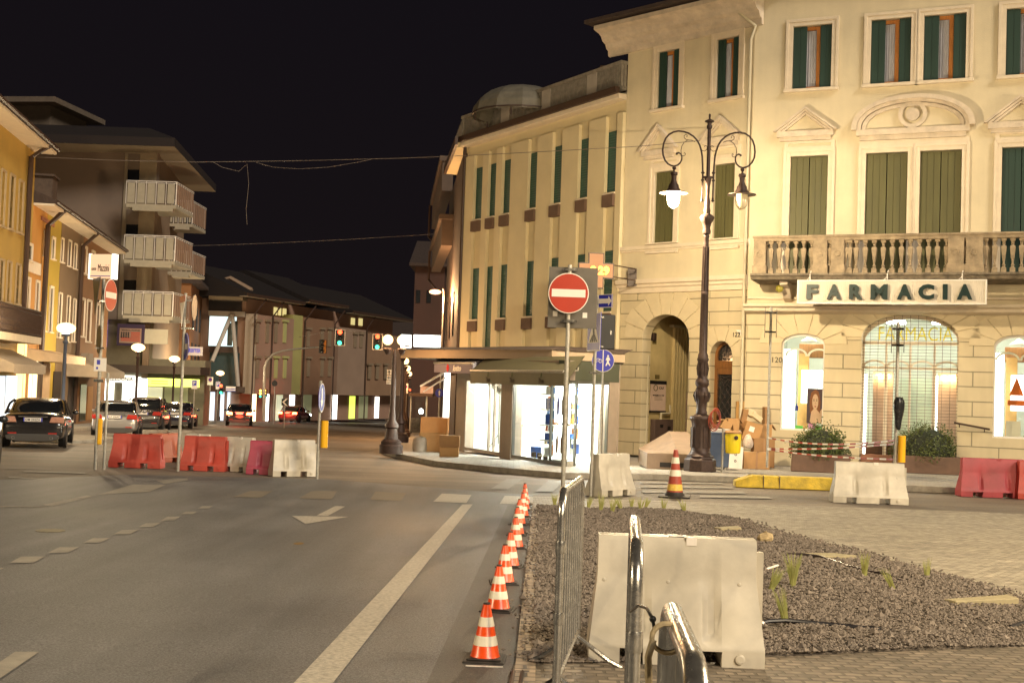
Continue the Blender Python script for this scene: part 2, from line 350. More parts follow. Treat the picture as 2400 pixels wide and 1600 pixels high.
marks('lane_line', [[(640, 1650), (740, 1650), (1108, 1181), (1084, 1181)]])
marks('lane_arrow', [[(684, 1208), (818, 1210), (716, 1227)], [(742, 1207), (768, 1208), (809, 1186), (786, 1185)]])
def dash(x0, x1, y0, y1, sk): return [(x0, y1), (x0 + sk, y0), (x1, y0), (x1 - sk, y1)]
marks('dashed_line', [dash(-60, 92, 1526, 1590, 95), dash(22, 106, 1303, 1318, 28), dash(113, 185, 1281, 1294, 26), dash(194, 258, 1260, 1271, 24), dash(266, 324, 1241, 1251, 20),
      dash(325, 376, 1225, 1234, 17), dash(378, 422, 1210, 1219, 14), dash(424, 463, 1198, 1204, 12), dash(464, 499, 1185, 1191, 10), dash(-130, 10, 1330, 1346, 40)], m_paint2)
marks('stop_blocks', [[(1015, 1175), (1093, 1178), (1105, 1159), (1036, 1156)], [(1171, 1180), (1247, 1182), (1253, 1163), (1183, 1161)]], m_paint)
marks('worn_stop_blocks', [[(868, 1170), (940, 1173), (952, 1155), (880, 1151)], [(700, 1167), (778, 1169), (790, 1150), (730, 1150)], [(545, 1164), (612, 1165), (640, 1150), (585, 1150)]], m_faint)
marks('zebra_crossing', [[(1500, 1129), (1690, 1131), (1700, 1134), (1500, 1132)], [(1503, 1138), (1715, 1140), (1722, 1144), (1503, 1142)], [(1506, 1149), (1740, 1151), (1750, 1156), (1506, 1154)], [(1640, 1160), (1800, 1163), (1812, 1168), (1640, 1165)]], m_paint2)
marks('zebra_far', [[(1285, 1125), (1320, 1126), (1296, 1152), (1256, 1151)], [(1190, 1120), (1225, 1121), (1190, 1146), (1150, 1145)]], m_faint)
marks('chevron_area', [[(230, 1158), (310, 1135), (390, 1135), (350, 1152)], [(100, 1182), (205, 1160), (215, 1163), (120, 1186)], [(365, 1125), (440, 1120), (440, 1125), (385, 1133)]], m_paint2)
marks('bay_lines', [[(20, 1116), (100, 1121), (100, 1123), (20, 1119)], [(55, 1103), (200, 1107), (200, 1109), (55, 1105)], [(0, 1095), (120, 1098), (120, 1099), (0, 1096)], [(-20, 1185), (110, 1186), (110, 1188), (-20, 1187)]], m_paint2)
b = MB(); b.face([G(1000, 1600, .003), G(1195, 1640, .003), G(1249, 1184, .003), G(1190, 1184, .003)]); struct(b.build('asphalt_patch', M('dark_asphalt', (.085, .078, .072), rough=.6, var=.25, scale=1.5, bump=.006, bscale=160), recalc=False)); speckle(MATS['dark_asphalt'], 70, .7, 1.35)
# plaza paving beyond and right of the bed, then the strip beside the asphalt
b = MB(); b.face([G(1248, 1184, .012), G(1250, 1162, .012), G(1500, 1171, .012), G(1958, 1186, .012), G(2450, 1206, .012), G(3400, 1240, .012), Vector((14, 1.0, gz(0, 1.0) + .012)), e00 + Vector((0, 0, .012))])
struct(b.build('plaza_paving', m_cobble, recalc=False))
s0, s1 = G(1203, 1600, .02), G(1248, 1184, .02); t0, t1 = G(1256, 1600, .02), G(1264, 1184, .02)
b = MB(); b.face([s0 - dv * 5, t0 - dv * 5, t1, s1]); struct(b.build('sett_strip', m_cobble2, recalc=False))
bedpx = [(1246, 1553), (1262, 1186), (1360, 1190), (1500, 1192), (1600, 1199), (1662, 1208), (1742, 1224), (1800, 1243), (1825, 1251), (1953, 1284), (2030, 1303), (2110, 1326), (2190, 1349), (2265, 1370), (2400, 1407), (2600, 1462),
         (2600, 1500), (2400, 1513), (2100, 1524), (1783, 1538), (1600, 1545), (1400, 1552)]
bed = [G(x, y, .018) for x, y in bedpx]
b = MB(); b.face(bed); struct(b.build('planting_bed', m_soil, recalc=False))
b = MB()
for (a0, a1), (b0, b1) in zip(bedpx[5:15], bedpx[6:16]):
    p, q = G(a0, a1, .016), G(b0, b1, .016); n = Vector((q.y - p.y, p.x - q.x, 0)).normalized() * -0.16
    b.face([p, q, q + n, p + n])
struct(b.build('bed_edging', M('edging_stone', (0.24, 0.2, 0.14), var=0.2, scale=5), recalc=False))
b = MB(); b.face([G(x, y, .015) for x, y in ((1204, 1556), (1246, 1553), (1400, 1552), (1600, 1545), (1783, 1538), (2100, 1524), (2400, 1513), (2600, 1504), (3000, 1700), (1180, 1800))]); struct(b.build('front_paving', brick_mat('dark_setts', (0.19, 0.155, 0.118), (0.12, 0.10, 0.075), bw=0.12, rh=0.085, mortar=0.012, bump=0.012, var=0.3, axis='xy', rough=0.65, msm=0.3), recalc=False)); speckle(MATS['dark_setts'], 14, .75, 1.25, (1.2, .8, 1.2, (.6, 2.5, 1)))
def inside(x, y, poly):
    c = False; j = len(poly) - 1
    for i in range(len(poly)):
        a, d = poly[i], poly[j]
        if (a[1] > y) != (d[1] > y) and x < (d[0] - a[0]) * (y - a[1]) / (d[1] - a[1]) + a[0]: c = not c
        j = i
    return c
def gravel():
    import numpy as np
    rng = np.random.default_rng(3); bp = [(p.x, p.y) for p in bed]
    xs = [p[0] for p in bp]; ys = [p[1] for p in bp]
    pts = []
    while len(pts) < 40000:
        y = min(ys) + (max(ys) - min(ys)) * (rng.random() ** 1.5); x = min(xs) + (max(xs) - min(xs)) * rng.random()
        if inside(x, y, bp) and not (math.sin(x * 1.7 + y * .9) * math.sin(y * 1.3 - x * .6) > .72 and rng.random() < .75): pts.append((x, y))
    # spill over the strip
    for k in range(260):
        t = rng.random() ** 1.4; p = G(1246, 1553).lerp(G(1262, 1186), t); pts.append((p.x - abs(rng.normal()) * 0.07, p.y))
    for k in range(900):
        i = int(rng.integers(5, 14)); p = bed[i].lerp(bed[i + 1], rng.random()); a = abs(rng.normal()) * 0.09; pts.append((p.x + a, p.y + a))
    base = np.array([(1, 0, 0), (-1, 0, 0), (0, 1, 0), (0, -1, 0), (0, 0, 1), (0, 0, -1)], float)
    fc = np.array([(0, 2, 4), (2, 1, 4), (1, 3, 4), (3, 0, 4), (2, 0, 5), (1, 2, 5), (3, 1, 5), (0, 3, 5)])
    n = len(pts); V = np.zeros((n, 6, 3)); cols = np.zeros(n)
    for i, (x, y) in enumerate(pts):
        s = 0.006 + 0.0075 * rng.random() + (0.006 + 0.016 * rng.random() if rng.random() < 0.02 else 0) + 0.0005 * max(0, y - 6)
        sc_ = s * np.array([1 + rng.random() * .6, 1 + rng.random() * .6, .6 + rng.random() * .4])
        v = base * sc_ * (1 + 0.35 * (rng.random((6, 3)) - .5)); a = rng.random() * 6.28; c, sn = math.cos(a), math.sin(a)
        vx = v[:, 0] * c - v[:, 1] * sn; vy = v[:, 0] * sn + v[:, 1] * c
        mound = 0.02 * (math.sin(x * 3.1) * math.sin(y * 2.3) + 1) * .6
        V[i] = np.stack([vx + x, vy + y, v[:, 2] + gz(x, y) + 0.02 + s * .35 + mound], 1)
    me = bpy.data.meshes.new('gravel'); Fc = (fc[None] + (np.arange(n) * 6)[:, None, None]).reshape(-1, 3)
    me.from_pydata(V.reshape(-1, 3).tolist(), [], Fc.tolist())
    ca = me.color_attributes.new('tone', 'FLOAT_COLOR', 'POINT'); t = np.repeat(rng.random(n), 6)
    col = np.stack([0.13 + .11 * t ** 1.5, 0.107 + .092 * t ** 1.6, 0.088 + .076 * t ** 1.7, np.ones_like(t)], 1); ca.data.foreach_set('color', col.astype(np.float32).ravel())
    m = M('gravel_mat', (0.12, 0.09, 0.07), rough=0.85, var=0); at = m.node_tree.nodes.new('ShaderNodeAttribute'); at.attribute_name = 'tone'
    m.node_tree.links.new(at.outputs['Color'], m.node_tree.nodes['Principled BSDF'].inputs['Base Color']); me.materials.append(m)
    o = bpy.data.objects.new('gravel', me); COL.objects.link(o); tag(o, 'brown crushed gravel covering the triangular planting bed', 'gravel', kind='stuff')
gravel()
# pavements (raised, with kerb stones)
def pavement(name, front, back, h=0.14, kw=0.18, mat=m_pave):
    """front: ground points left to right along the kerb face; back: ground points right to left"""
    fr = [Vector((p.x, p.y, gz(p.x, p.y))) for p in front]; ins = []
    for i, p in enumerate(fr):
        a = fr[max(0, i - 1)]; c = fr[min(len(fr) - 1, i + 1)]; t = (c - a).normalized(); ins.append(p + Vector((-t.y, t.x, 0)) * kw)
    b = MB(); up = Vector((0, 0, h))
    for i in range(len(fr) - 1):
        b.face([fr[i], fr[i + 1], fr[i + 1] + up, fr[i] + up]); b.face([fr[i] + up, fr[i + 1] + up, ins[i + 1] + up, ins[i] + up])
    struct(b.build(name + '_kerb', m_kerb, recalc=False))
    b = MB(); b.face([Vector((p.x, p.y, gz(p.x, p.y) + h - 0.003)) for p in ins] + [Vector((p.x, p.y, gz(p.x, p.y) + h - 0.003)) for p in back]); struct(b.build(name, mat, recalc=False))
kp = [(905, 1030), (893, 1050), (897, 1063), (925, 1072), (1020, 1092), (1160, 1107), (1316, 1121), (1430, 1123), (1530, 1124), (1720, 1130), (1900, 1140), (2117, 1151), (2256, 1157), (2400, 1164), (2600, 1172)]
kpts = [Vector((-9.5, 150, 0)), Vector((-6.6, 75, 0))] + [G(x, y) for x, y in kp]
pavement('pavement', kpts, [Vector((30, 60, 0)), Vector((25, 150, 0))])
LX = lambda y, d: d - 0.1586 * y
pavement('left_pavement', [Vector((LX(14, -10.6), 14, 0)), Vector((LX(100, -10.6), 100, 0)), Vector((LX(101, -12), 102, 0)), Vector((-30, 104, 0))][::-1][::-1], [Vector((-40, 104, 0)), Vector((-40, 14, 0))]) if False else None
def left_pave():
    fr = [Vector((LX(y, -10.6), y, gz(0, y))) for y in (10, 40, 70, 101)]; b = MB(); up = Vector((0, 0, .14))
    for a, c in zip(fr, fr[1:]): b.face([a, c, c + up, a + up]); b.face([a + up, c + up, c + up - Vector((.2, 0, 0)), a + up - Vector((.2, 0, 0))])
    struct(b.build('left_kerb', m_kerb, recalc=False))
    b = MB(); b.face([Vector((p.x - .2, p.y, p.z + .137)) for p in fr] + [Vector((-60, 101, gz(0, 101) + .137)), Vector((-60, 10, gz(0, 10) + .137))]); struct(b.build('left_pavement', m_pave, recalc=False))
left_pave()
b = MB()  # small traffic islands with pale kerbs under the left lamps
for yy in (43, 59, 74, 89):
    cx = LX(yy, -8.5); b.prismz([(cx + 1.5 * math.cos(a), yy + 2.2 * math.sin(a)) for a in [i * math.pi / 8 for i in range(16)]], gz(0, yy) - .15, gz(0, yy) + .13)
struct(b.build('kerb_island', m_kerb))
# ------------------------------------------------------------------ building helpers
def put(fac, root, mb, name, mat, parent=None, **kw):
    if parent is not None: return mb.build(name, mat, parent, **kw)
    return mb.build(name, mat, root, loc=fac.A - root.location, rz=fac.rz, **kw)
def window(fac, root, r, style, trim=0.2, sill=0.1, depth=0.22, sh=None, name='window', trimmat=None, proud=0.05, topk=1.0):
    """r = u0,u1,v0,v1 opening; style: 'half' (leaves ajar over a wooden sash), 'closed', 'open', 'blind', 'plain'"""
    u0, u1, v0, v1 = r; b = MB(); tm = trimmat or m_trim; sh = sh or m_shut
    if trim > 0:
        b.box(u0 - trim, u0, -proud, 0.02, v0, v1 + trim * topk); b.box(u1, u1 + trim, -proud, 0.02, v0, v1 + trim * topk); b.box(u0, u1, -proud, 0.02, v1, v1 + trim * topk)
        b.box(u0 - trim - .02, u0 - trim * .62, -proud - .025, -proud + .001, v0, v1 + trim * topk + .02); b.box(u1 + trim * .62, u1 + trim + .02, -proud - .025, -proud + .001, v0, v1 + trim * topk + .02)
        b.box(u0 - trim * .62, u1 + trim * .62, -proud - .025, -proud + .001, v1 + trim * (topk - .38), v1 + trim * topk + .02)
    if sill > 0: b.box(u0 - trim - .05, u1 + trim + .05, -proud - .1, 0.02, v0 - sill, v0 - .002)
    if trim <= 0 and sill <= 0: b.box(u0, u1, depth - .04, depth - .02, v0 - .02, v0)
    w = put(fac, root, b, name, tm, bevel=0.008)
    g = MB(); g.box(u0 - .01, u1 + .01, depth, depth + .03, v0, v1); g.build('pane', m_dglass, w)
    if style == 'half':
        W = u1 - u0; s0, s1 = 0.36, 0.30
        for a, c, ang in ((u0 + .01, u0 + W * s0, 0), (u1 - W * s1, u1 - .01, 0)):
            b = MB(); n = 2
            for k in range(n):
                x0 = a + (c - a) * k / n; x1 = a + (c - a) * (k + 1) / n; b.box(x0 + .006, x1 - .006, 0.02, 0.055, v0 + .02, v1 - .02)
            b.box(a + .002, c - .002, .035, .06, v0 + .03, v1 - .03); b.build('shutter', sh, w, bevel=0.004)
        a, c = u0 + W * s0, u1 - W * s1; b = MB(); fw = .09
        b.box(a - .12, c + .12, .13, .19, v0 + .01, v0 + .1); b.box(a - .12, c + .12, .13, .19, v1 - .12, v1 - .01); b.box(c - .13, c + .02, .125, .185, v0 + .02, v1 - .02); b.build('sash', m_wood, w, bevel=0.006)
        b = MB(); n = 16; x0, x1 = a - .1, c - .14
        rg = []
        for k in range(n): pass
        pts = [(x0 + (x1 - x0) * k / n, .205 + .012 * math.sin(k * 1.9)) for k in range(n + 1)]
        for (xa, ya), (xb, yb) in zip(pts, pts[1:]): b.face([(xa, ya, v0 + .1), (xb, yb, v0 + .1), (xb, yb, v1 - .12), (xa, ya, v1 - .12)])
        b.build('curtain', m_curt, w, smooth=True, recalc=False)
    elif style == 'closed':
        m = (u0 + u1) / 2
        for a, c in ((u0 + .01, m - .008), (m + .008, u1 - .01)):
            b = MB(); n = 3
            for k in range(n):
                x0 = a + (c - a) * k / n; x1 = a + (c - a) * (k + 1) / n; b.box(x0 + .005, x1 - .005, .05, .085, v0 + .02, v1 - .02)
            b.box(a + .002, c - .002, .065, .09, v0 + .03, v1 - .03)
            hx = a + .04 if a < m - .1 else c - .06
            for hz in (v0 + .3, v0 + (v1 - v0) * .55, v1 - .35): b.box(hx, hx + .02, .035, .06, hz, hz + .12)
            b.build('shutter', sh, w, bevel=0.004)
    elif style == 'blind':
        b = MB(); n = max(4, int((v1 - v0) / .09))
        for k in range(n):
            z = v0 + (v1 - v0) * k / n; h = (v1 - v0) / n; b.face([(u0, depth - .03, z), (u1, depth - .03, z), (u1, depth - .055, z + h * .85), (u0, depth - .055, z + h * .85)]); b.face([(u0, depth - .055, z + h * .85), (u1, depth - .055, z + h * .85), (u1, depth - .03, z + h), (u0, depth - .03, z + h)])
        b.build('roller_blind', sh, w, recalc=False)
    elif style == 'lit':
        b = MB(); b.box(u0, u1, depth - .03, depth - .01, v0, v1); b.build('lit_curtain', MATS.get('window_glow') or M('window_glow', (1, .9, .5), emis=0.55, ecol=(1.0, 0.82, 0.36), var=0), w)
    elif style == 'open':
        for a, c in ((u0 - (u1 - u0) * .5, u0 - .01), (u1 + .01, u1 + (u1 - u0) * .5)):
            b = MB(); b.box(a, c, -.09, -.055, v0 + .02, v1 - .02); b.build('shutter', sh, w)
    return w
def pediment_tri(fac, root, ul, ur, vb, va, proud=0.22):
    b = MB(); c = (ul + ur) / 2; th = .17
    b.box(ul + .12, ur - .12, -proud * .7, .02, vb - .18, vb); b.box(ul + .2, ur - .2, -proud * .45, .02, vb - .3, vb - .181)
    for k, (dz, pr) in enumerate(((0, proud), (-.085, proud * .75), (-.17, proud * .5))):
        t = .083
        b.prism([(ul + k * .12, vb + dz * 0 + .0), (ul + k * .12 + .10, vb), (c, va + dz - .05), (ur - k * .12 - .10, vb), (ur - k * .12, vb), (c, va + dz + .03)], -pr, .02)
    return put(fac, root, b, 'pediment', m_trimd)
def pediment_arc(fac, root, ul, ur, vb, va, proud=0.24):
    b = MB(); c = (ul + ur) / 2; n = 28
    def arc(a, h, up=False): return [(c - a * math.cos(math.pi * i / n), vb + h * math.sin(math.pi * i / n) ** 0.85) for i in range(n + 1)]
    A = (ur - ul) / 2; H = va - vb
    for (a0, h0, a1, h1, pr) in ((A, H, A - .16, H - .13, proud), (A - .16, H - .13, A - .28, H - .22, proud * .7), (A - .3, H - .24, A - .42, H - .34, proud * .4)):
        b.prism(arc(a0, h0) + arc(a1, h1)[::-1], -pr, .02)
    b.box(ul + .15, ur - .15, -proud * .7, .02, vb - .18, vb); b.box(ul + .25, ur - .25, -proud * .4, .02, vb - .32, vb - .181)
    cz = vb + H * .42; ring = lambda r: [(c + r * math.cos(2 * math.pi * i / 24), cz + r * math.sin(2 * math.pi * i / 24)) for i in range(24)]
    b.holed(ring(.42), [ring(.30)], -.09, -.01); b.prism(ring(.2), -.09, .0)
    return put(fac, root, b, 'pediment', m_trimd)
def voussoirs(fac, root, u0, u1, vs, va, n=9, out=0.75, mat=None, pr=.03):
    b = MB(); c = (u0 + u1) / 2; a = (u1 - u0) / 2; h = va - vs
    for k in range(n):
        t0, t1 = math.pi * k / n + .012, math.pi * (k + 1) / n - .012; pin = []; pout = []
        for j in range(5):
            t = t0 + (t1 - t0) * j / 4; pin.append((c + a * math.cos(t), vs + h * math.sin(t)))
            o = out * (1.0 + .12 * (k % 2)); pout.append((c + (a + o) * math.cos(t), vs + (h + o * .92) * math.sin(t)))
        b.prism(pin + pout[::-1], -pr, .01)
    return put(fac, root, b, 'voussoirs', mat or M('voussoir_plaster', (0.645, 0.55, 0.37), rough=.85, var=.05), bevel=.008)
def room(fac, root, u0, u1, v0, v1, d0, d1, mat, name='interior', parent=None):
    b = MB()
    b.face([(u0, d1, v0), (u1, d1, v0), (u1, d1, v1), (u0, d1, v1)]); b.face([(u0, d0, v0), (u0, d1, v0), (u0, d1, v1), (u0, d0, v1)]); b.face([(u1, d0, v0), (u1, d1, v0), (u1, d1, v1), (u1, d0, v1)])
    b.face([(u0, d0, v0), (u1, d0, v0), (u1, d1, v0), (u0, d1, v0)]); b.face([(u0, d0, v1), (u1, d0, v1), (u1, d1, v1), (u0, d1, v1)])
    return put(fac, root, b, name, mat, parent, recalc=False)
# ------------------------------------------------------------------ the pharmacy building
ZP = gz(0, 39) + .137
C1 = P(1746, 950, 39.2); C1 = Vector((C1.x, C1.y, 0))
dW = ray(-1750, 808); dW.z = 0; dW.normalize(); dM = ray(-5500, 681); dM.z = 0; dM = -dM.normalized()
t = 4.0
for _ in range(40):
    q = C1 + dW * t; t += 0.02 * (proj((q.x, q.y, 0.4))[0] - 1446) * .5
C0 = C1 + dW * t; C2 = C1 + dM * 13.0
FW = Fac(C0, C1, ZP); FM = Fac(C1, C2, ZP)
ph = thing('pharmacy_building', 'pale yellow three storey building with white pediments, balcony and pharmacy shop', 'building', (C1.x, C1.y, ZP))
VT = FM.uv(1790, -35)[1] + .6
# --- main front
mw1 = FM.rect(1858, 1949, 60, 206); mw2a = FM.rect(2041, 2135, 45, 196); mw2b = FM.rect(2165, 2264, 34, 191); mw3 = FM.rect(2358, 2452, 24, 180)
vb_ = FM.uv(1900, 640, 0)[1] - .12
m1 = FM.rect(1851, 1939, 365, 550); m2a = FM.rect(2028, 2126, 357, 545); m2b = FM.rect(2155, 2253, 354, 543); m3 = FM.rect(2347, 2440, 349, 540)
m1, m2a, m2b, m3 = [(a, c, vb_, d) for a, c, _, d in (m1, m2a, m2b, m3)]
vtop = (mw2a[3] + mw1[3] + mw2b[3]) / 3; vbot = (mw2a[2] + mw1[2] + mw2b[2]) / 3
mw1, mw2a, mw2b, mw3 = [(a, c, vbot, vtop) for a, c, _, _ in (mw1, mw2a, mw2b, mw3)]
vt1 = (m1[3] + m2a[3] + m2b[3]) / 3; m1, m2a, m2b, m3 = [(a, c, vb_, vt1) for a, c, _, _ in (m1, m2a, m2b, m3)]
VC = FM.uv(2000, 722)[1]                     # top of the ground floor
a1 = FM.rect(1830, 1931, 782, 1009); a2 = FM.rect(2017, 2245, 736, 1085); a3 = FM.rect(2328, 2440, 785, 1028)
sp1, sp2, sp3 = FM.uv(1880, 806)[1], FM.uv(2130, 792)[1], FM.uv(2380, 812)[1]
ar1 = arch(a1[0], a1[1], a1[2], sp1, a1[3]); ar2 = arch(a2[0], a2[1], 0.02, sp2, a2[3]); ar3 = arch(a3[0], a3[1], a3[2], sp3, a3[3])
b = MB(); b.holed(rect(0, FM.L, 0, VC), [ar1, ar2, ar3], 0, .4); put(FM, ph, b, 'ground_floor_wall', m_yelr)
b = MB(); b.holed(rect(0, FM.L, VC, VT), [rect(*x) for x in (mw1, mw2a, mw2b, mw3, m1, m2a, m2b, m3)], 0.002, .4); put(FM, ph, b, 'upper_wall', m_yel)
window(FM, ph, mw1, 'half', trim=.2); window(FM, ph, mw3, 'half', trim=.2)
window(FM, ph, mw2a, 'half', trim=.19); window(FM, ph, mw2b, 'half', trim=.19)
for x in (m1, m2a, m2b, m3): window(FM, ph, x, 'closed', trim=.2, sill=0, sh=m_shut2 if x is not m3 else m_shut, topk=1.0)
def ped(pxl, pxr, pyb, pya, W, arc=False):
    ul = W.uv(pxl, pyb)[0]; ur = W.uv(pxr, pyb)[0]; vb = W.uv((pxl + pxr) / 2, pyb)[1]; va = W.uv((pxl + pxr) / 2, pya)[1]
    return (pediment_arc if arc else pediment_tri)(W, ph, ul, ur, vb, va)
ped(1814, 1964, 308, 254, FM); ped(1997, 2286, 301, 224, FM, True); ped(2306, 2482, 286, 226, FM)
def apron(W, u0, u1, v0, v1, n=1):
    b = MB()
    for k in range(n):
        a = u0 + (u1 - u0) * k / n; c = u0 + (u1 - u0) * (k + 1) / n
        b.holed(rect(a, c, v0, v1), [rect(a + .12, c - .12, v0 + .08, v1 - .08)], -.045, .02)
    return put(W, ph, b, 'frieze_panel', m_trim, bevel=.006)
vpb = FM.uv(1890, 308)[1] - .31
apron(FM, m1[0] - .2, m1[1] + .2, vt1 + .215, vpb); apron(FM, m2a[0] - .2, m2b[1] + .2, vt1 + .215, FM.uv(2140, 301)[1] - .33, 2); apron(FM, m3[0] - .2, m3[1] + .2, vt1 + .215, vpb)
# cornice above the shops and thin upper moulding
def moulding(W, root, u0, u1, prof, name='cornice', mat=None):
    b = MB(); b.rings([[(u, -p, z) for p, z in prof] for u in (u0, u1)]); return put(W, root, b, name, mat or m_trim)
vc = VC
moulding(FM, ph, -.05, FM.L, [(-.02, vc + .12), (.40, vc + .10), (.42, vc + .02), (.30, vc - .03), (.28, vc - .12), (.12, vc - .16), (-.02, vc - .2)], mat=m_trim)
moulding(FM, ph, 0, FM.L, [(-.02, vc + .34), (.07, vc + .33), (.07, vc + .27), (-.02, vc + .25)], 'string_course')
moulding(FM, ph, -.3, FM.L, [(-.02, VT + .05), (.75, VT), (.75, VT - .14), (.5, VT - .2), (.4, VT - .36), (.2, VT - .45), (.14, VT - .6), (-.02, VT - .62)], mat=m_trimd)
# --- wing
ww1 = FW.rect(1543, 1592, 118, 254); ww2 = FW.rect(1681, 1732, 90, 229); wm1 = FW.rect(1534, 1580, 400, 569); wm2 = FW.rect(1673, 1722, 386, 558)
vWt = (ww1[3] + ww2[3]) / 2; vWb = (ww1[2] + ww2[2]) / 2; ww1 = (ww1[0], ww1[1], vWb, vWt); ww2 = (ww2[0], ww2[1], vWb, vWt)
vMt = (wm1[3] + wm2[3]) / 2; vMb = (wm1[2] + wm2[2]) / 2; wm1 = (wm1[0], wm1[1], vMb, vMt); wm2 = (wm2[0], wm2[1], vMb, vMt)
wa = FW.rect(1503, 1612, 737, 1085); wd = FW.rect(1662, 1714, 799, 1075); spA = FW.uv(1560, 792)[1]; spD = FW.uv(1690, 835)[1]
VW = FW.uv(1600, 668)[1]
arA = arch(wa[0], wa[1], 0.02, spA, wa[3]); arD = arch(wd[0], wd[1], .3, spD, wd[3])
b = MB(); b.holed(rect(0, FW.L, 0, VW), [arA, arD], 0, .45); put(FW, ph, b, 'ground_floor_wall', m_yelr)
VTW = FW.uv(1600, 70)[1]
b = MB(); b.holed(rect(0, FW.L, VW, VTW + .5), [rect(*x) for x in (ww1, ww2, wm1, wm2)], 0.002, .4); put(FW, ph, b, 'upper_wall', m_yel)
b = MB(); b.box(0, .4, 0.003, 9, 0, VTW + .5); put(FW, ph, b, 'side_wall', m_yel)
for x in (ww1, ww2): window(FW, ph, x, 'half', trim=.2)
for x in (wm1, wm2): window(FW, ph, x, 'closed', trim=.2, sill=.05, sh=m_shut2)
ped(1502, 1592, 352, 295, FW); ped(1643, 1743, 322, 275, FW)
apron(FW, wm1[0] - .2, wm1[1] + .2, vMt + .215, FW.uv(1546, 352)[1] - .31); apron(FW, wm2[0] - .2, wm2[1] + .2, vMt + .215, FW.uv(1690, 322)[1] - .31)
moulding(FW, ph, -.1, FW.L, [(-.02, VW + .26), (.22, VW + .24), (.22, VW + .1), (.14, VW + .06), (.14, VW - .02), (.08, VW - .06), (.08, VW - .22), (-.02, VW - .23)], mat=m_trim)
vs_ = vMb - .06; moulding(FW, ph, -.08, FW.L, [(-.02, vs_), (.1, vs_ - .01), (.1, vs_ - .12), (.05, vs_ - .16), (.05, vs_ - .2), (-.02, vs_ - .22)], 'string_course')
for x in (wm1, wm2):
    b = MB(); b.box(x[0] - .25, x[1] + .25, -.13, .0, vs_ - .3, vs_ - .22); put(FW, ph, b, 'sill_block', m_trim)
z = VTW
moulding(FW, ph, -.85, FW.L + .3, [(-.02, z + .55), (.9, z + .5), (.9, z + .36), (.62, z + .28), (.5, z + .2), (.42, z + .06), (.26, z - .02), (.2, z - .16), (.1, z - .22), (.08, z - .4), (-.02, z - .42)], mat=m_trimd)
b = MB(); b.rings([[(u, y, zz) for y, zz in ((-1.15, z + .56), (-1.15, z + .68), (3.5, z + 2.2), (3.5, z + .56))] for u in (-1.1, FW.L + 1)]); put(FW, ph, b, 'roof', m_roof)
# downpipe in the corner
b = MB(); p = lambda x, y: Vector((FM.uv(x, y, .12)[0], -.12, FM.uv(x, y, .12)[1])); ub = FM.uv(1775, 75, .12)[0]
b.tube([(p(1700, 2)), (p(1722, 22)), (p(1771, 62)), (-.10, -.14, FM.uv(1775, 95)[1]), (-.10, -.14, .2)], .055, 10)
for vz in (2.2, 4.4, 7.2, 9.0): b.cyl((-.1, -.14, vz), (-.1, -.14, vz + .05), .07, 10)
put(FM, ph, b, 'downpipe', m_pipe, smooth=True)
voussoirs(FW, ph, wa[0], wa[1], spA, wa[3], 9, .8); voussoirs(FW, ph, wd[0], wd[1], spD, wd[3], 5, .5)
voussoirs(FM, ph, a1[0], a1[1], sp1, a1[3], 7, .7); voussoirs(FM, ph, a2[0], a2[1], sp2, a2[3], 11, .62); voussoirs(FM, ph, a3[0], a3[1], sp3, a3[3], 7, .7)
# passage behind the big arch: side walls, back, pilasters
b = MB(); pu0, pu1 = wa[0] - .12, wa[1] + .35
b.box(pu0 - .1, pu0, .45, 9, 0, 5.6); b.box(pu1, pu1 + .1, .45, 9, 0, 5.6); b.box(pu0, pu1, 8.8, 9, 0, 5.6); b.box(pu0, pu1, .45, 8.8, 5.5, 5.6)
psg = put(FW, ph, b, 'passage', M('ochre_passage', (0.50, 0.40, 0.20), var=.12, scale=2))
FP = Fac(FW.pt(pu0, 0, -.45), FW.pt(pu0, 0, -8.8), ZP)
for k, px in enumerate((1573, 1580, 1587, 1594, 1600)):
    a_, c_ = FP.uv(px, 900)[0], FP.uv(px + 3.5, 900)[0]; b = MB(); b.box(a_, c_, -.12, 0, 0, FP.uv(px, 768)[1]); put(FP, ph, b, 'pilaster', M('pilaster_plaster', (0.54, 0.43, 0.22), var=.08))
b = MB(); b.box(FP.uv(1569, 765)[0], FP.uv(1603, 765)[0], -.18, 0, FP.uv(1585, 768)[1], FP.uv(1585, 762)[1]); put(FP, ph, b, 'ledge', m_pipe)
b = MB(); u_ = FP.uv(1512, 900)[0]; b.cyl((u_, -.08, 0), (u_, -.08, FP.uv(1520, 833)[1]), .06, 10); put(FP, ph, b, 'drain_pipe', m_pipe, smooth=True)
b = MB(); r_ = FP.rect(1524, 1531, 780, 798); b.box(r_[0], r_[1], -.16, 0, r_[2], r_[3]); put(FP, ph, b, 'wall_lamp', m_iron, bevel=.02)
for q_ in ((1529, 1538, 798, 806), (1535, 1545, 878, 888)): r_ = FP.rect(*q_); b = MB(); b.box(r_[0], r_[1], -.015, 0, r_[2], r_[3]); put(FP, ph, b, 'plaque', M('olive_plaque', (.16, .12, .04), var=.1))
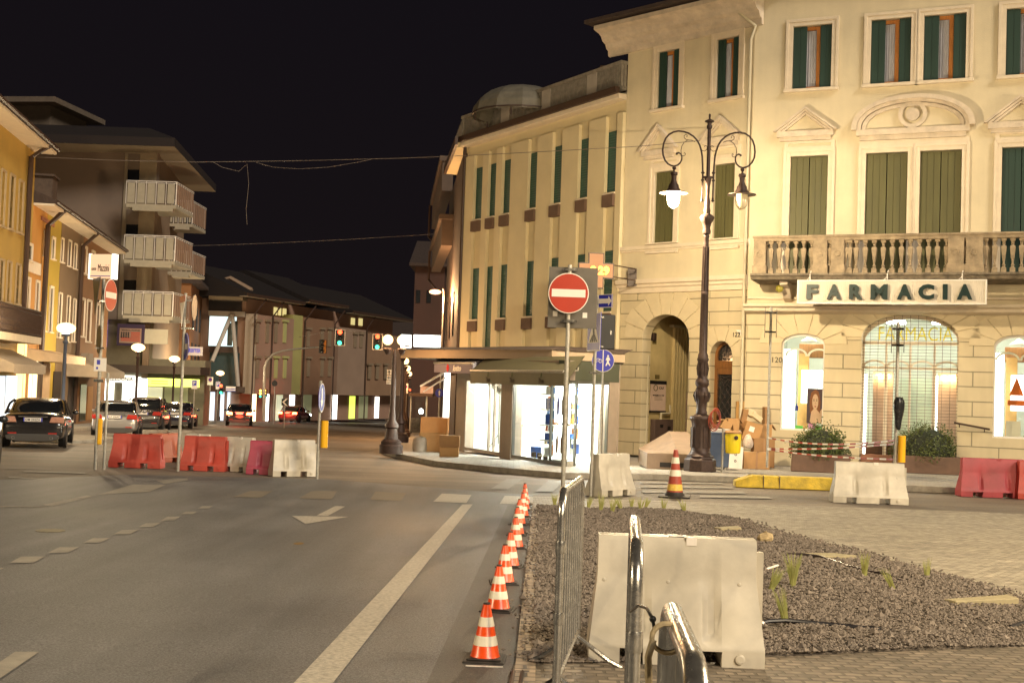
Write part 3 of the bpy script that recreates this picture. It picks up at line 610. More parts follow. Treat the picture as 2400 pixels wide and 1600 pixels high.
# wooden door with fanlight
dv0, dv1 = .3, FW.uv(1692, 862)[1]; u0, u1 = wd[0], wd[1]
b = MB(); b.box(u0, u1, .25, .34, dv1, dv1 + .16); b.box(u0 - .0, u0 + .12, .26, .33, dv0, dv1); b.box(u1 - .12, u1, .26, .33, dv0, dv1); b.box(u0 + .12, u1 - .12, .26, .33, dv0, dv0 + .5)
b.box(u0 + .12, u1 - .12, .26, .33, dv1 - .2, dv1); cu_ = (u0 + u1) / 2
dr = put(FW, ph, b, 'door', m_dwood, bevel=.008)
o_ = arch(u0, u1, dv1 + .16, spD, wd[3] + .02); i_ = arch(u0 + .1, u1 - .1, dv1 + .24, spD, wd[3] - .1); b = MB(); b.holed(o_, [i_], .26, .34); b.build('fanlight_frame', m_dwood, dr)
b = MB(); b.box(u0 + .05, u1 - .05, .33, .35, dv0, wd[3]); b.build('pane', m_dglass, dr)
b = MB()
for k in range(-6, 12):
    z0 = dv0 + .5 + k * .3
    for s in (0, 1):
        pts = [(u0 + .13, z0 + (0 if s else .8)), (u1 - .13, z0 + (.8 if s else 0))]
        za, zb = [min(max(q[1], dv0 + .5), dv1 - .2) for q in pts]
        if abs(za - zb) > .05: b.tube([(pts[0][0], .25, za), (pts[1][0], .25, zb)], .008, 4)
for k in range(7):
    a = math.pi * (k + .5) / 7; b.tube([(cu_, .24, dv1 + .26), (cu_ + (u1 - u0) * .36 * math.cos(a), .24, dv1 + .26 + (wd[3] - dv1 - .42) * math.sin(a))], .01, 4)
b.build('grille', m_iron, dr); b = MB(); b.box(u0, u1, -.3, .4, .0, .15); b.box(u0, u1, -.0, .4, .15, .298); put(FW, ph, b, 'door_step', m_kerb)
text('122', m_blk, ph, 'house_number', loc=FW.pt(FW.uv(1728, 784)[0], FW.uv(1728, 784)[1], .035) - ph.location, h=.15, rz=FW.rz, bold=.01)
b = MB(); q = FW.uv(1728, 784); b.box(q[0] - .19, q[0] + .19, -.02, .0, q[1] - .15, q[1] + .15); put(FW, ph, b, 'number_plate', m_swht)
q = FM.uv(1822, 843); text('120', m_blk, ph, 'house_number', loc=FM.pt(q[0], q[1], .02) - ph.location, h=.17, rz=FM.rz)
# --- shop interiors
intr = M('pharmacy_interior', (0.66, 0.66, 0.56), var=.03)
rm = room(FM, ph, .3, FM.L, -.0 + .02, VC - .1, .41, 5.0, intr)
b = MB(); b.box(a1[1] + .25, a1[1] + .35, .41, 3, .02, VC - .1); b.box(a3[0] - .45, a3[0] - .35, .41, 3, .02, VC - .1); b.build('partition', intr, rm)
b = MB()
for u, d in ((a1[0] + .5, 1.2), (a1[1] - .15, 2.4), (a3[0] + .5, 1.2), (a3[0] + 1.2, 2.4), (a2[0] + .7, 2.8), (a2[1] - .7, 2.8)): b.box(u - .28, u + .28, d - .12, d + .12, VC - .3, VC - .2)
b.build('ceiling_light', m_lite, rm)
for u, d in ((a2[0] + 1.0, 1.7), (a2[1] - .8, 1.7), (a1[0] + .6, 1.5), (a3[0] + .9, 1.5)): lamp((u, d, VC - .6), 75, COOL, .2, rm, 'ceiling_lamp')
b = MB(); b.box(a2[0] + .9, a2[1] - .8, 2.4, 2.45, .02, 2.9); b.build('pale_partition', M('pale_green_partition', (.62, .68, .55), var=.05), rm)
def arched_frame(ar, u0, u1, v0, name='window_frame', cols=(0.5,), rows=(), mat=m_white, depth=.25):
    cu = (u0 + u1) / 2; inner = [(cu + (x - cu) * .93, v0 + .06 + (zz - v0) * .955) for x, zz in ar]
    b = MB(); b.holed(ar, [inner], depth, depth + .06)
    for c in cols: x = u0 + (u1 - u0) * c; b.box(x - .025, x + .025, depth, depth + .05, v0, ar[2 + 9][1] - .15)
    for z0 in rows: b.box(u0 + .04, u1 - .04, depth, depth + .05, z0 - .025, z0 + .025)
    f = put(FM, ph, b, name, mat); g = MB(); g.face([(x, depth + .03, zz) for x, zz in ar]); g.build('pane', m_glass, f); return f
arched_frame(ar1, a1[0], a1[1], a1[2], cols=(), depth=.06); arched_frame(ar3, a3[0], a3[1], a3[2], cols=(), depth=.06)
def twin_arch(u0, u1, v, n, depth, h=.25, mat=m_white):     # row of little white arches inside the shop window
    b = MB(); wq = (u1 - u0) / n
    for k in range(n):
        c = u0 + wq * (k + .5); o_ = [(c + wq / 2 * math.cos(math.pi * i / 12), v + h * math.sin(math.pi * i / 12)) for i in range(13)]; i_ = [(c + (wq / 2 - .06) * math.cos(math.pi * i / 12), v + (h - .06) * math.sin(math.pi * i / 12)) for i in range(13)]
        b.prism(o_ + i_[::-1], depth, depth + .06)
    return b
for a in (a1, a3):
    b = twin_arch(a[0] + .02, a[1] + .1, FM.uv(1880, 833)[1], 2, .45); b.build('arch_moulding', m_white, rm)
    b = MB(); b.box(a[0] - .2, a[0] + .25, 1.0, 1.1, .02, FM.uv(1880, 815)[1]); b.build('light_column', m_litb, rm)
    b = MB(); b.box(a[0] + .25, a[1] + .3, 1.6, 1.9, FM.uv(1880, 834)[1], FM.uv(1880, 800)[1]); b.build('wooden_cornice', m_dwood, rm, bevel=.01)
    b = MB(); b.box(a[0] + .3, a[0] + .62, 1.3, 1.4, a[2] - .4, FM.uv(1880, 825)[1]); b.build('wooden_panel', M('honey_wood', (0.5, 0.28, 0.09), var=.15, scale=6), rm)
    b = MB(); b.box(a[0] + .45, a[1] + .3, 1.05, 1.1, FM.uv(1890, 945)[1], FM.uv(1890, 865)[1]); b.build('light_box', m_litb, rm)
    b = MB(); b.box(a[0] - .1, a[1] + .1, .46, 1.4, a[2] - .1, a[2] + .0); b.build('display_shelf', m_white, rm)
    b = MB(); c = (a[0] + a[1]) / 2; b.lathe([(.26, 0), (.22, .06), (.1, .12), (.03, .2), (.02, .3)], (c, 1.0, FM.uv(1890, 797)[1]), 16); b.build('pendant_lamp', m_white, rm, smooth=True)
# poster of a woman in the left window (a printed poster, plain generic portrait)
def poster_woman():
    u0, u1, v0, v1 = FM.rect(1891, 1929, 910, 992, -.5); r = thing('poster', 'portrait poster of a long haired woman standing in the left pharmacy window', 'poster', FM.pt((u0 + u1) / 2, v0, -.5), FM.rz)
    W, H = (u1 - u0), (v1 - v0); b = MB(); b.box(-W / 2, W / 2, 0, .02, 0, H); b.build('board', M('poster_plum', (0.10, 0.06, 0.08), var=.2, scale=2), r)
    def el(cx, cz, rx, rz, y, mat, name):
        b = MB(); b.prism([(cx + rx * math.cos(2 * math.pi * i / 28), cz + rz * math.sin(2 * math.pi * i / 28)) for i in range(28)], y - .002, y); b.build(name, mat, r)
    hair = M('printed_hair', (0.28, 0.10, 0.045), var=.3, scale=30, stretch=(4, 1, .4)); skin = M('printed_skin', (0.72, 0.46, 0.33), var=.06, scale=6); lip = M('printed_lips', (0.45, 0.1, 0.08), var=0)
    b = MB(); b.prism([(-W * .30, H * .30), (-W * .34, H * .6), (-W * .25, H * .88), (0, H * .97), (W * .22, H * .9), (W * .34, H * .62), (W * .3, H * .28), (W * .1, H * .3), (-W * .1, H * .25)], -.004, -.002); b.build('hair', hair, r)
    b = MB(); b.prism([(-W * .2, 0), (-W * .3, H * .05), (-W * .22, H * .33), (-W * .06, H * .42), (W * .08, H * .42), (W * .25, H * .33), (W * .42, H * .2), (W * .45, 0)], -.006, -.004); b.build('shoulders', skin, r)
    el(W * .02, H * .62, W * .19, H * .22, -.007, skin, 'face'); el(W * .03, H * .485, W * .06, H * .018, -.009, lip, 'lips')
    for s in (-1, 1): el(W * (.02 + s * .085), H * .655, W * .045, H * .014, -.009, M('printed_eye', (0.1, 0.05, 0.04), var=0), 'eye'); el(W * (.02 + s * .09), H * .695, W * .055, H * .007, -.009, hair, 'eyebrow')
    b = MB(); b.prism([(W * .02, H * .64), (W * .0, H * .555), (W * .05, H * .55)], -.0095, -.009); b.build('nose', M('printed_shadow', (0.55, 0.32, 0.22), var=0), r)
    for k in range(4): b = MB(); b.prism([(W * (.28 + k * .045), H * .2), (W * (.33 + k * .045), H * .2), (W * (.37 + k * .03), H * (.36 + .02 * k)), (W * (.33 + k * .03), H * (.37 + .02 * k))], -.009, -.008); b.build('finger', skin, r)
poster_woman()
def bottle(name, label, cat, pos, hgt, col, group=None, r=.035):
    b = MB(); b.lathe([(r, 0), (r, hgt * .6), (r * .9, hgt * .68), (r * .35, hgt * .78), (r * .35, hgt * .95), (r * .42, hgt)], (0, 0, 0), 12)
    o = b.build(name, M('glass_' + str(col), col, rough=.2, var=0), None, smooth=True, loc=pos); tag(o, label, cat, group); return o
bottle('bottle', 'dark blue bottle on the wooden shelf in the left pharmacy window', 'bottle', FM.pt(FM.uv(1867, 960, -.7)[0], FM.uv(1867, 962, -.7)[1], -.7), .22, (0.02, .03, .25), r=.05)
for k, (dx, cc, hh, nm, lb) in enumerate(((0.0, (.12, .55, .1), .14, 'gift_box', 'bright green box left of the poster foot in the left pharmacy window'), (.62, (.15, .6, .12), .15, 'gift_box', 'bright green box under the poster in the left pharmacy window'), (.4, (.65, .25, .5), .3, 'gift_box', 'pink carton beside the poster in the left pharmacy window'))):
    b = MB(); b.box(-.11, .11, -.06, .06, 0, hh); b.box(-.115, .115, -.012, .012, 0, hh + .004); o = b.build(nm, M('gift_' + str(k), cc, var=.08), None, bevel=.006, loc=FM.pt(a1[0] + .5 + dx, a1[2], -.56 - .02 * k), rz=FM.rz); tag(o, lb, 'box')
tag(MB().box(-.28, .28, -.03, .03, 0, .34).build('sign_board', m_sblue, None, loc=FM.pt(a3[0] + 1.25, FM.uv(2370, 862)[1], -1.0), rz=FM.rz), 'dark blue cosmetics board above the shelf in the right pharmacy window', 'sign board')
text('VICHY', m_swht, bpy.data.objects['sign_board'], 'lettering', loc=(0, -.035, .16), h=.1)
bx = FM.pt(a3[0] + 1.05, FM.uv(2370, 892)[1], -1.0)
for k in range(5): bottle('toiletry_bottle', 'pale green toiletry bottle on the shelf under the blue board', 'bottle', bx + FM.d * (.1 * k), .2, (.25, .45, .4), 'bottles under the blue board')
b = MB(); b.box(-.1, 1.0, -.1, .1, -.05, 0); tag(b.build('shelf', m_dwood, None, loc=bx, rz=FM.rz), 'narrow wooden shelf under the row of toiletry bottles', 'shelf')
b = MB(); b.prismz([(-.24, -.1), (.24, -.1), (.24, .1), (-.24, .1)], 0, .16); b.prism([(-.2, .3), (0, .85), (.2, .3)], -.02, .02)
tag(b.build('paper_bag', M('orange_print', (0.75, .17, .03), var=.15), None, loc=FM.pt(a3[0] + .62, FM.uv(2370, 950)[1], -.7), rz=FM.rz), 'orange cone shaped hanging decoration in the right pharmacy window', 'decoration')
b = MB(); b.box(-.3, .3, -.02, .02, 0, .75); tag(b.build('chalk_board', M('green_board', (0.04, 0.22, 0.13), var=.1), None, loc=FM.pt(a3[0] + 1.25, FM.uv(2370, 1010)[1], -.75), rz=FM.rz), 'green board with wooden edge in the right pharmacy window', 'board')
b = MB(); b.box(-.2, .2, -.02, .02, 0, .5); tag(b.build('show_card', m_swht, None, loc=FM.pt(a3[0] + .55, a3[2], -.52), rz=FM.rz), 'white cosmetics show card at the foot of the right pharmacy window', 'card')
# central door with white frame, arches, security grille
fr2 = MB(); inner = [(x * .96 + .04 * (a2[0] + a2[1]) / 2, .06 + (zz - .02) * .965) for x, zz in ar2]; fr2.holed(ar2, [inner], .3, .36)
cw = a2[1] - a2[0]; vtr = FM.uv(2130, 803)[1]; vtr2 = FM.uv(2130, 862)[1]
fr2.box(a2[0], a2[1], .3, .36, vtr - .05, vtr + .05)
for k in range(1, 4): fr2.box(a2[0] + cw * k / 4 - .03, a2[0] + cw * k / 4 + .03, .3, .36, vtr2 - (0 if k != 2 else 0), vtr)
fr2.box(a2[0], a2[1], .3, .36, vtr2 - .04, vtr2 + .03)
for k in (1, 3): fr2.box(a2[0] + cw * k / 4 - .05, a2[0] + cw * k / 4 + .05, .3, .36, .02, vtr2)
fr2.box(a2[0] + cw / 2 - .03, a2[0] + cw / 2 + .03, .3, .36, .02, vtr2)
fo = put(FM, ph, fr2, 'door', m_trim)
b = twin_arch(a2[0], a2[1], vtr2 + .02, 4, .31, .22); b.build('arch_moulding', m_trim, fo)
g = MB(); g.face([(x, .37, zz) for x, zz in ar2]); g.build('pane', m_glass, fo)
for k, xx in enumerate((a2[0] + cw * .18, a2[1] - cw * .13)):
    b = MB(); b.box(xx - .3, xx + .3, 1.3, 1.35, .4, vtr2 - .1); b.build('display_panel', M('pink_display', (0.62, .38, .27), var=.15, scale=2), rm)
    for s in (-.12, .12): lamp((0, 0, 0), 14, (1, .75, .4), .03, rm, 'spot_light').location = (xx + s, 1.15, vtr2 - .22)
    b = MB(); b.box(xx - .2, xx - .04, 1.1, 1.2, vtr2 - .2, vtr2 - .17); b.box(xx + .04, xx + .2, 1.1, 1.2, vtr2 - .2, vtr2 - .17); b.build('spot_lamp', m_litw, rm)
b = MB(); b.box(a2[0] + .02, a2[0] + .1, .6, .7, .3, vtr2 - .2); b.box(a2[0] + cw * .74, a2[0] + cw * .78, .6, .7, .3, vtr2 - .2); b.build('light_tube', m_litb, rm)
t_ = text('FARMACIA', M('gold_letters', (0.65, .55, .05), emis=.25, var=0), ph, 'window_lettering', loc=FM.pt(*FM.uv(2146, 782, -.27), -.27) - ph.location, h=.42, wd=2.15, rz=FM.rz, bold=-.005)
b = MB(); k = 0.06
c2 = (a2[0] + a2[1]) / 2; ha = (a2[1] - a2[0]) / 2
def vtopat(u): return sp2 + (a2[3] - sp2) * math.sqrt(max(0, 1 - ((u - c2) / ha) ** 2))
zz = .1
while zz < a2[3] - .05:
    hw = ha if zz < sp2 else ha * math.sqrt(max(0, 1 - ((zz - sp2) / (a2[3] - sp2)) ** 2))
    if hw > .1: b.tube([(c2 - hw, .18, zz), (c2 + hw, .18, zz)], .0055, 4)
    zz += .095
for k in range(1, 12):
    u = a2[0] + cw * k / 12; b.tube([(u, .175, .05), (u, .175, vtopat(u))], .0055, 4)
put(FM, ph, b, 'security_grille', M('grille_steel', (0.16, .1, .07), rough=.5, metal=.4, var=.1))
b = MB(); b.box(a2[0] + .03, a2[1] - .03, .1, .26, .02, .5); put(FM, ph, b, 'grille_box', M('rust_box', (0.28, .13, .08), var=.2))
b = MB(); q0, q1 = FM.uv(2236, 990, .15), FM.uv(2320, 1006, .15); b.tube([(q0[0], -.15, q0[1]), (q1[0], -.15, q1[1])], .03, 8)
for s in (.15, .85): x = q0[0] + (q1[0] - q0[0]) * s; z = q0[1] + (q1[1] - q0[1]) * s; b.tube([(x, 0, z - .1), (x, -.12, z - .1), (x, -.15, z)], .015, 6)
put(FM, ph, b, 'handrail', m_gut)
# --- balcony
BO = 1.25
vs0 = FM.uv(2000, 654, BO)[1]; vs1 = FM.uv(2000, 640, BO)[1]; vr = FM.uv(2000, 551, BO)[1]; ub0 = FM.uv(1763, 640, BO)[0] + .02
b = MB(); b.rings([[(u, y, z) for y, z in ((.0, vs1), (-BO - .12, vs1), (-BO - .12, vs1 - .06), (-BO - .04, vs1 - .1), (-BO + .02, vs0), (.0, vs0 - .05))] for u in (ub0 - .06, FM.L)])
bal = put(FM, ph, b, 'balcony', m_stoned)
rh = vr - vs1; b = MB()
b.box(ub0, FM.L, -BO - .02, -BO + .24, vr - .15, vr); b.box(ub0 - .03, FM.L, -BO - .06, -BO + .28, vr - .05, vr + .02); b.box(ub0, ub0 + .26, -BO, 0, vr - .15, vr)
b.build('handrail', m_stoneb, bal, bevel=.02)
def baluster_mesh():
    b = MB(); h = rh - .15; s = lambda r, z, n=8: (r, z * h)
    b.box(-.075, .075, -.075, .075, 0, .14 * h); b.box(-.07, .07, -.07, .07, .93 * h, h)
    b.lathe([(.06, .14 * h), (.035, .19 * h), (.055, .22 * h), (.03, .26 * h), (.028, .32 * h), (.04, .36 * h), (.03, .39 * h)], (0, 0, 0), 10)
    b.rings([[(x * r, y * r, z * h) for x, y in ((-1, -1), (1, -1), (1, 1), (-1, 1))] for r, z in ((.033, .38), (.045, .42), (.075, .74), (.06, .79))])
    b.lathe([(.05, .78 * h), (.03, .81 * h), (.05, .85 * h), (.035, .87 * h), (.06, .93 * h)], (0, 0, 0), 10)
    return b
px2u = lambda cx: FM.uv(1740 + cx / 3.5636, 595, BO)[0]
proto = baluster_mesh().build('baluster', m_stoneb, bal, bevel=.004)
pos = [px2u(x) for x in (235, 302, 370, 440, 507, 573, 726)] + [px2u(858), px2u(895)] + [px2u(947 + 75.5 * k) for k in range(11)] + [px2u(1862)] + [px2u(2032 + 75 * k) for k in range(9)]
for k, u in enumerate(pos):
    o = proto if k == 0 else proto.copy()
    if k: COL.objects.link(o)
    o.location = (u, -BO + .11, vs1)
for k in range(1, 5):
    o = proto.copy(); COL.objects.link(o); o.location = (ub0 + .13, -BO + .11 + k * .22, vs1)
for k, cx in enumerate((145, 648, 795, 1782, 1938)):
    u = px2u(cx); wq = (.18, .21, .19, .22, .23)[k]; b = MB(); b.box(u - wq, u + wq, -BO - .03, -BO + .25, vs1, vr - .14); b.box(u - wq - .03, u + wq + .03, -BO - .055, -BO + .27, vs1, vs1 + .25)
    rr = lambda r: [(u + r * math.cos(2 * math.pi * i / 16), vs1 + rh * .52 + r * math.sin(2 * math.pi * i / 16)) for i in range(16)]
    b.holed(rr(.1), [rr(.07)], -BO - .05, -BO - .025)
    b.build('pedestal', m_stoneb, bal, bevel=.012)
for u in (px2u(330), px2u(1900) + 2): b = MB(); b.rings([[(x, y, z) for y, z in ((0, vs0 - .02), (-.9, vs0 - .02), (-.9, vs0 - .12), (-.5, vs0 - .22), (-.25, vs0 - .5), (0, vs0 - .6))] for x in (u - .12, u + .12)]); b.build('bracket', m_trimd, bal)
# hanging sign
u0, u1, v0, v1 = FM.rect(1870, 2311, 657, 711, BO + .2)
sg = thing('shop_sign', 'long white ribbed sign with dark raised letters FARMACIA hung below the stone balcony', 'shop sign', FM.pt((u0 + u1) / 2, v0, BO + .1), FM.rz)
W, H = u1 - u0, v1 - v0; b = MB(); n = 96
pr = []
for k in range(n):
    x = -W / 2 + W * k / n; pr += [(x, -.1), (x + W / n * .8, -.1), (x + W / n * .85, -.093), (x + W / n * .97, -.093)]
b.prismz([(-W / 2, .1)] + pr + [(W / 2, .1)], 0, H); b.build('sign_box', M('ribbed_sign_face', (0.66, .6, .5), var=.08, scale=2), sg)
b = MB(); b.holed(rect(-W / 2 - .02, W / 2 + .02, -.02, H + .02), [rect(-W / 2 + .02, W / 2 - .02, .02, H - .02)], -.12, .1); b.build('edge_frame', m_white, sg)
cxs = [585, 766, 950, 1143, 1356, 1536, 1695, 1858]; ub = (u0 + u1) / 2
for ch, cx in zip('FARMACIA', cxs):
    uu, vv = FM.uv(1740 + cx / 3.5636, 500 + 656 / 3.5636, BO + .22); wd = {'F': .31, 'A': .38, 'R': .36, 'M': .44, 'C': .40, 'I': .12}[ch]
    text(ch, M('sign_letter', (0.012, .03, .028), rough=.25, var=0), sg, 'letter', loc=(uu - ub, -.14, vv - v0), h=.44, wd=wd * 1.08, ext=.05, bold=.05)
for cx in (575, 1218, 1842):
    uu = px2u(cx) - ub; b = MB(); b.tube([(uu, 0, H), (uu, -.02, H + .2), (uu + .02, .08, H + .32)], .014, 5); b.tube([(uu - .12, 0, H), (uu, -.02, H + .12)], .01, 5); b.build('hanger', m_white, sg)
# flood lamp under the balcony end
b = MB(); q = FM.uv(1828, 676, .6); b.lathe([(.02, -.1), (.1, -.05), (.12, .05), (.03, .1)], (0, 0, 0), 12)
o = b.build('flood_lamp', M('lamp_amber', (0.25, .22, .03), rough=.2, var=.1), None, smooth=True, loc=FM.pt(q[0], q[1], .6), rz=FM.rz); o.rotation_euler.x = R(90); tag(o, 'small amber round flood lamp under the left end of the balcony', 'lamp')
# ------------------------------------------------------------------ corner building with the shops
dB = ray(-560, 849); dB.z = 0; dB.normalize()
BR = C0 + dW * 0.02; t = 8.0
for _ in range(60):
    q = BR + dB * t; t += 0.01 * (proj((q.x, q.y, 0.4))[0] - 1077)
BL = BR + dB * t
ZB = gz(0, (BR.y + BL.y) / 2) + .14
FB = Fac(BL, BR, ZB)
BE = P(1052, 920, BL.y * 1.13); BE = Vector((BE.x, BE.y, 0)); FS = Fac(BE, BL, ZB)
cb = thing('corner_building', 'cream building with tall narrow green shuttered windows and roof terrace above the corner shops', 'building', (BL.x, BL.y, ZB))
m_cr = M('cream_render', (0.66, 0.565, 0.35), var=.07, scale=.8, bump=.003, bscale=30)
m_pier = M('cream_pier', (0.70, 0.60, 0.385), var=.06, scale=.9, bump=.003, bscale=30)
VE = FB.uv(1280, 292)[1]; upx = lambda x, y=500: FB.uv(x, y)[0]
rowU = [(1113, 1128, 394, 515), (1146, 1160, 384, 509), (1180, 1195, 376, 502), (1241, 1257, 359, 490), (1297, 1315, 343, 478), (1358, 1377, 326, 464), (1421, 1443, 307, 451)]
rowL = [(1106, 1122, 630, 749), (1139, 1153, 624, 807), (1171, 1187, 620, 746), (1232, 1249, 612, 742), (1289, 1307, 606, 735), (1351, 1370, 598, 728), (1415, 1435, 585, 720)]
rU = [FB.rect(*x) for x in rowU]; rL = [FB.rect(*x) for x in rowL]
med = lambda a: sorted(a)[len(a) // 2]
uT, uB, lT, lB = med([x[3] for x in rU]), med([x[2] for x in rU]), med([x[3] for x in rL]), med([x[2] for x in rL])
pr_ = .13; vbase = 2.6; cols = []; edges = [0.0]
for (ax0, ax1, ay0, ay1), (bx0, bx1, by0, by1) in zip(rowU, rowL):
    a = (FB.uv(ax0, (ay0 + ay1) / 2, -.03)[0] + FB.uv(bx0, (by0 + by1) / 2, -.03)[0]) / 2; c = (FB.uv(ax1, (ay0 + ay1) / 2, pr_)[0] + FB.uv(bx1, (by0 + by1) / 2, pr_)[0]) / 2
    e = (FB.uv(ax0 - 4.5, (ay0 + ay1) / 2, pr_)[0] + FB.uv(bx0 - 4.5, (by0 + by1) / 2, pr_)[0]) / 2; cols.append((a, c)); edges += [e, c]
edges.append(FB.L); hol = []
for k, (a, c) in enumerate(cols):
    hol.append(rect(a, c + .06, uB, uT)); hol.append(rect(a, c + .06, (lB if k != 1 else 3.3), lT))
b = MB(); b.holed(rect(0, FB.L, vbase, VE), hol, 0, .35); put(FB, cb, b, 'wall', m_cr)
for i in range(0, len(edges), 2):
    a, c = edges[i], edges[i + 1]
    if c - a > .05: b = MB(); b.box(a, c, -pr_, .01, vbase, uT + .55); put(FB, cb, b, 'pier', m_pier, bevel=.01)
b = MB(); b.box(0, FB.L, -.012, .01, uT + .9, VE); put(FB, cb, b, 'frieze', m_pier)
for k, (a, c) in enumerate(cols):
    tb = M('teal_blind', (0.025, 0.085, 0.065), rough=.5, var=.15, scale=6)
    window(FB, cb, (a, c + .06, uB, uT), 'blind', trim=0, sill=0, depth=.06, sh=tb); window(FB, cb, (a, c + .06, lB if k != 1 else 3.3, lT), 'blind', trim=0, sill=0, depth=.06, sh=tb)
    e0 = edges[1 + 2 * k]
    for vb2 in ([uB, lB] if k != 1 else [uB]):
        b = MB(); b.box(e0 - .02, c + .02, -.18, 0, vb2 - .07, vb2 - .002); s_ = put(FB, cb, b, 'sill', m_trim)
        b = MB(); n = 14; wd_ = c - e0
        for j in range(n): x0 = e0 + wd_ * j / n; b.box(x0, x0 + wd_ / n * .75, -.22, -.17, vb2 - .5, vb2 - .075)
        b.box(e0, c, -.19, -.02, vb2 - .5, vb2 - .075); b.build('planter_panel', M('brown_ribbed_panel', (0.16, 0.10, 0.07), var=.1), s_)
for i0, i1 in ((0, 1), (5, 6)):
    b = MB(); a, c = cols[i0][0] - .35, cols[i1][1] + .1; n = int((c - a) / .11)
    for j in range(n + 1): x = a + (c - a) * j / n; b.tube([(x, -.5, 2.75), (x, -.5, 3.75)], .01, 4)
    b.tube([(a, -.5, 3.75), (c, -.5, 3.75)], .018, 5); put(FB, cb, b, 'balcony_railing', m_iron)
moulding(FB, cb, -.3, FB.L, [(-.02, VE), (.30, VE + .02), (.34, VE + .06), (.34, VE + .2), (-.02, VE + .22)], 'eave', m_trim)
moulding(FB, cb, -.42, FB.L, [(.30, VE + .2), (.47, VE + .2), (.50, VE + .42), (.30, VE + .42)], 'gutter', m_gut)
b = MB(); hP = .95
b.box(-.25, FB.L, -.2, 0, VE + .35, VE + .36 + hP * .12); b.box(-.3, FB.L, -.27, .02, VE + .3 + hP, VE + .42 + hP)
n = 110
for j in range(n): x = -.2 + (FB.L + .2) * j / n; b.box(x, x + .05, -.22, -.1, VE + .4, VE + .32 + hP)
b.box(-.25, FB.L, -.12, -.02, VE + .4, VE + .32 + hP)
put(FB, cb, b, 'parapet', M('grey_concrete', (0.26, 0.235, 0.2), var=.25, scale=5))
for px in (1195, 1290, 1397):
    u = FB.uv(px, 270)[0]; b = MB(); b.box(u - .3, u + .3, -.24, -.05, VE + .35, VE + .31 + hP); put(FB, cb, b, 'parapet_panel', M('pale_panel', (0.4, .36, .32), var=.1))
b = MB(); b.box(-.2, FB.L, 0, 9, VE + .1, VE + .3); put(FB, cb, b, 'roof_terrace', m_kerb)
# side going up the street
VE2 = VE
b = MB(); b.box(0, FS.L, 0, .3, 2.6, VE2); b.box(0, FS.L, -.5, .3, VE2, VE2 + .25); put(FS, cb, b, 'side_wall', m_cr)
b = MB(); b.box(-.3, FS.L + .35, -.62, -.5, VE2 + .05, VE2 + .4); put(FS, cb, b, 'gutter', m_gut)
b = MB(); b.box(0, FS.L, -.3, -.1, VE2 + .3, VE2 + 1.3); put(FS, cb, b, 'parapet', MATS['grey_concrete'])
b = MB()
for k in range(3): b.box(.8 + k * 1.9, 1.3 + k * 1.9, -.02, .01, 3.4, 6.2); b.box(.8 + k * 1.9, 1.3 + k * 1.9, -.02, .01, 7.2, 9.8)
put(FS, cb, b, 'blind', MATS['teal_blind'])
b = MB(); zt = VE
b.tube([(-.05, -.16, zt), (-.05, -.16, 3.1), (-.15, -.25, 2.85), (-.5, -.4, 2.75)], .075, 8); put(FB, cb, b, 'downpipe', m_gut, smooth=True)
# gazebo dome on the terrace
gp = P(1222, 300, 49.0); gz_ = FB.z0 + VE + .3
gd = thing('gazebo', 'grey domed fabric gazebo on posts on the roof terrace', 'gazebo', (gp.x, gp.y, gz_)); Rg = 2.0; gh = P(1222, 272, 49).z - gz_; gt = P(1222, 203, 49).z - gz_
b = MB(); n = 12; rg = []
for j in range(6): a = math.pi / 2 * j / 6; rg.append([(Rg * math.cos(a) * math.cos(2 * math.pi * i / n), Rg * math.cos(a) * math.sin(2 * math.pi * i / n), gh + (gt - gh) * math.sin(a)) for i in range(n)])
rg.append([(.05 * math.cos(2 * math.pi * i / n), .05 * math.sin(2 * math.pi * i / n), gt) for i in range(n)])
b.rings([[(x, y, z - .1) for x, y, z in rg[0]]] + rg, closed_ends=False); b.build('canopy', M('gazebo_fabric', (0.13, .115, .085), var=.2, scale=3), gd)
for k in range(6): a = math.pi / 3 * k + .3; b = MB(); b.cyl((Rg * .96 * math.cos(a), Rg * .96 * math.sin(a), 0), (Rg * .96 * math.cos(a), Rg * .96 * math.sin(a), gh), .03, 6); b.build('post', m_iron, gd)
b = MB(); b.rings([[(Rg * math.cos(2 * math.pi * i / 24) * k, Rg * math.sin(2 * math.pi * i / 24) * k, gh + z) for i in range(24)] for k, z in ((1, 0), (1, -.05), (.98, -.05), (.98, 0))], closed_ends=False); b.build('ring', m_iron, gd)
# ---- ground floor shop front, three faces
hpx = lambda px, Y: Vector((P(px, 950, Y).x, Y, 0))
S0, S1, S2, S3 = hpx(1071, 40.4), hpx(1203, 36.0), hpx(1326, 32.7), hpx(1446, 35.2)
ZS = gz(0, 36) + .138; F1, F2, F3 = Fac(S0, S1, ZS), Fac(S1, S2, ZS), Fac(S2, S3, ZS)
VTs = F2.uv(1260, 845)[1]; VG = F2.uv(1260, 896)[1]
m_pil = M('beige_stone_pillar', (0.27, 0.215, 0.165), var=.12, scale=2.5)
m_frm = M('shop_frame', (0.10, 0.095, 0.08), rough=.4, metal=.4, var=.1)
sp_ = thing('corner_shop', 'low corner shop front with bright glass windows between beige stone pillars', 'shop', (S1.x, S1.y, ZS))
def pil(W, a, c): b = MB(); b.box(a, c, -.04, .3, 0, VTs); return put(W, sp_, b, 'pillar', m_pil, bevel=.012)
f1u = lambda px: F1.uv(px, 980)[0]; f2u = lambda px: F2.uv(px, 980)[0]; f3u = lambda px: F3.uv(px, 980)[0]
pil(F1, 0, f1u(1092)); pil(F1, f1u(1176), F1.L - .02); pil(F3, f3u(1424), F3.L)
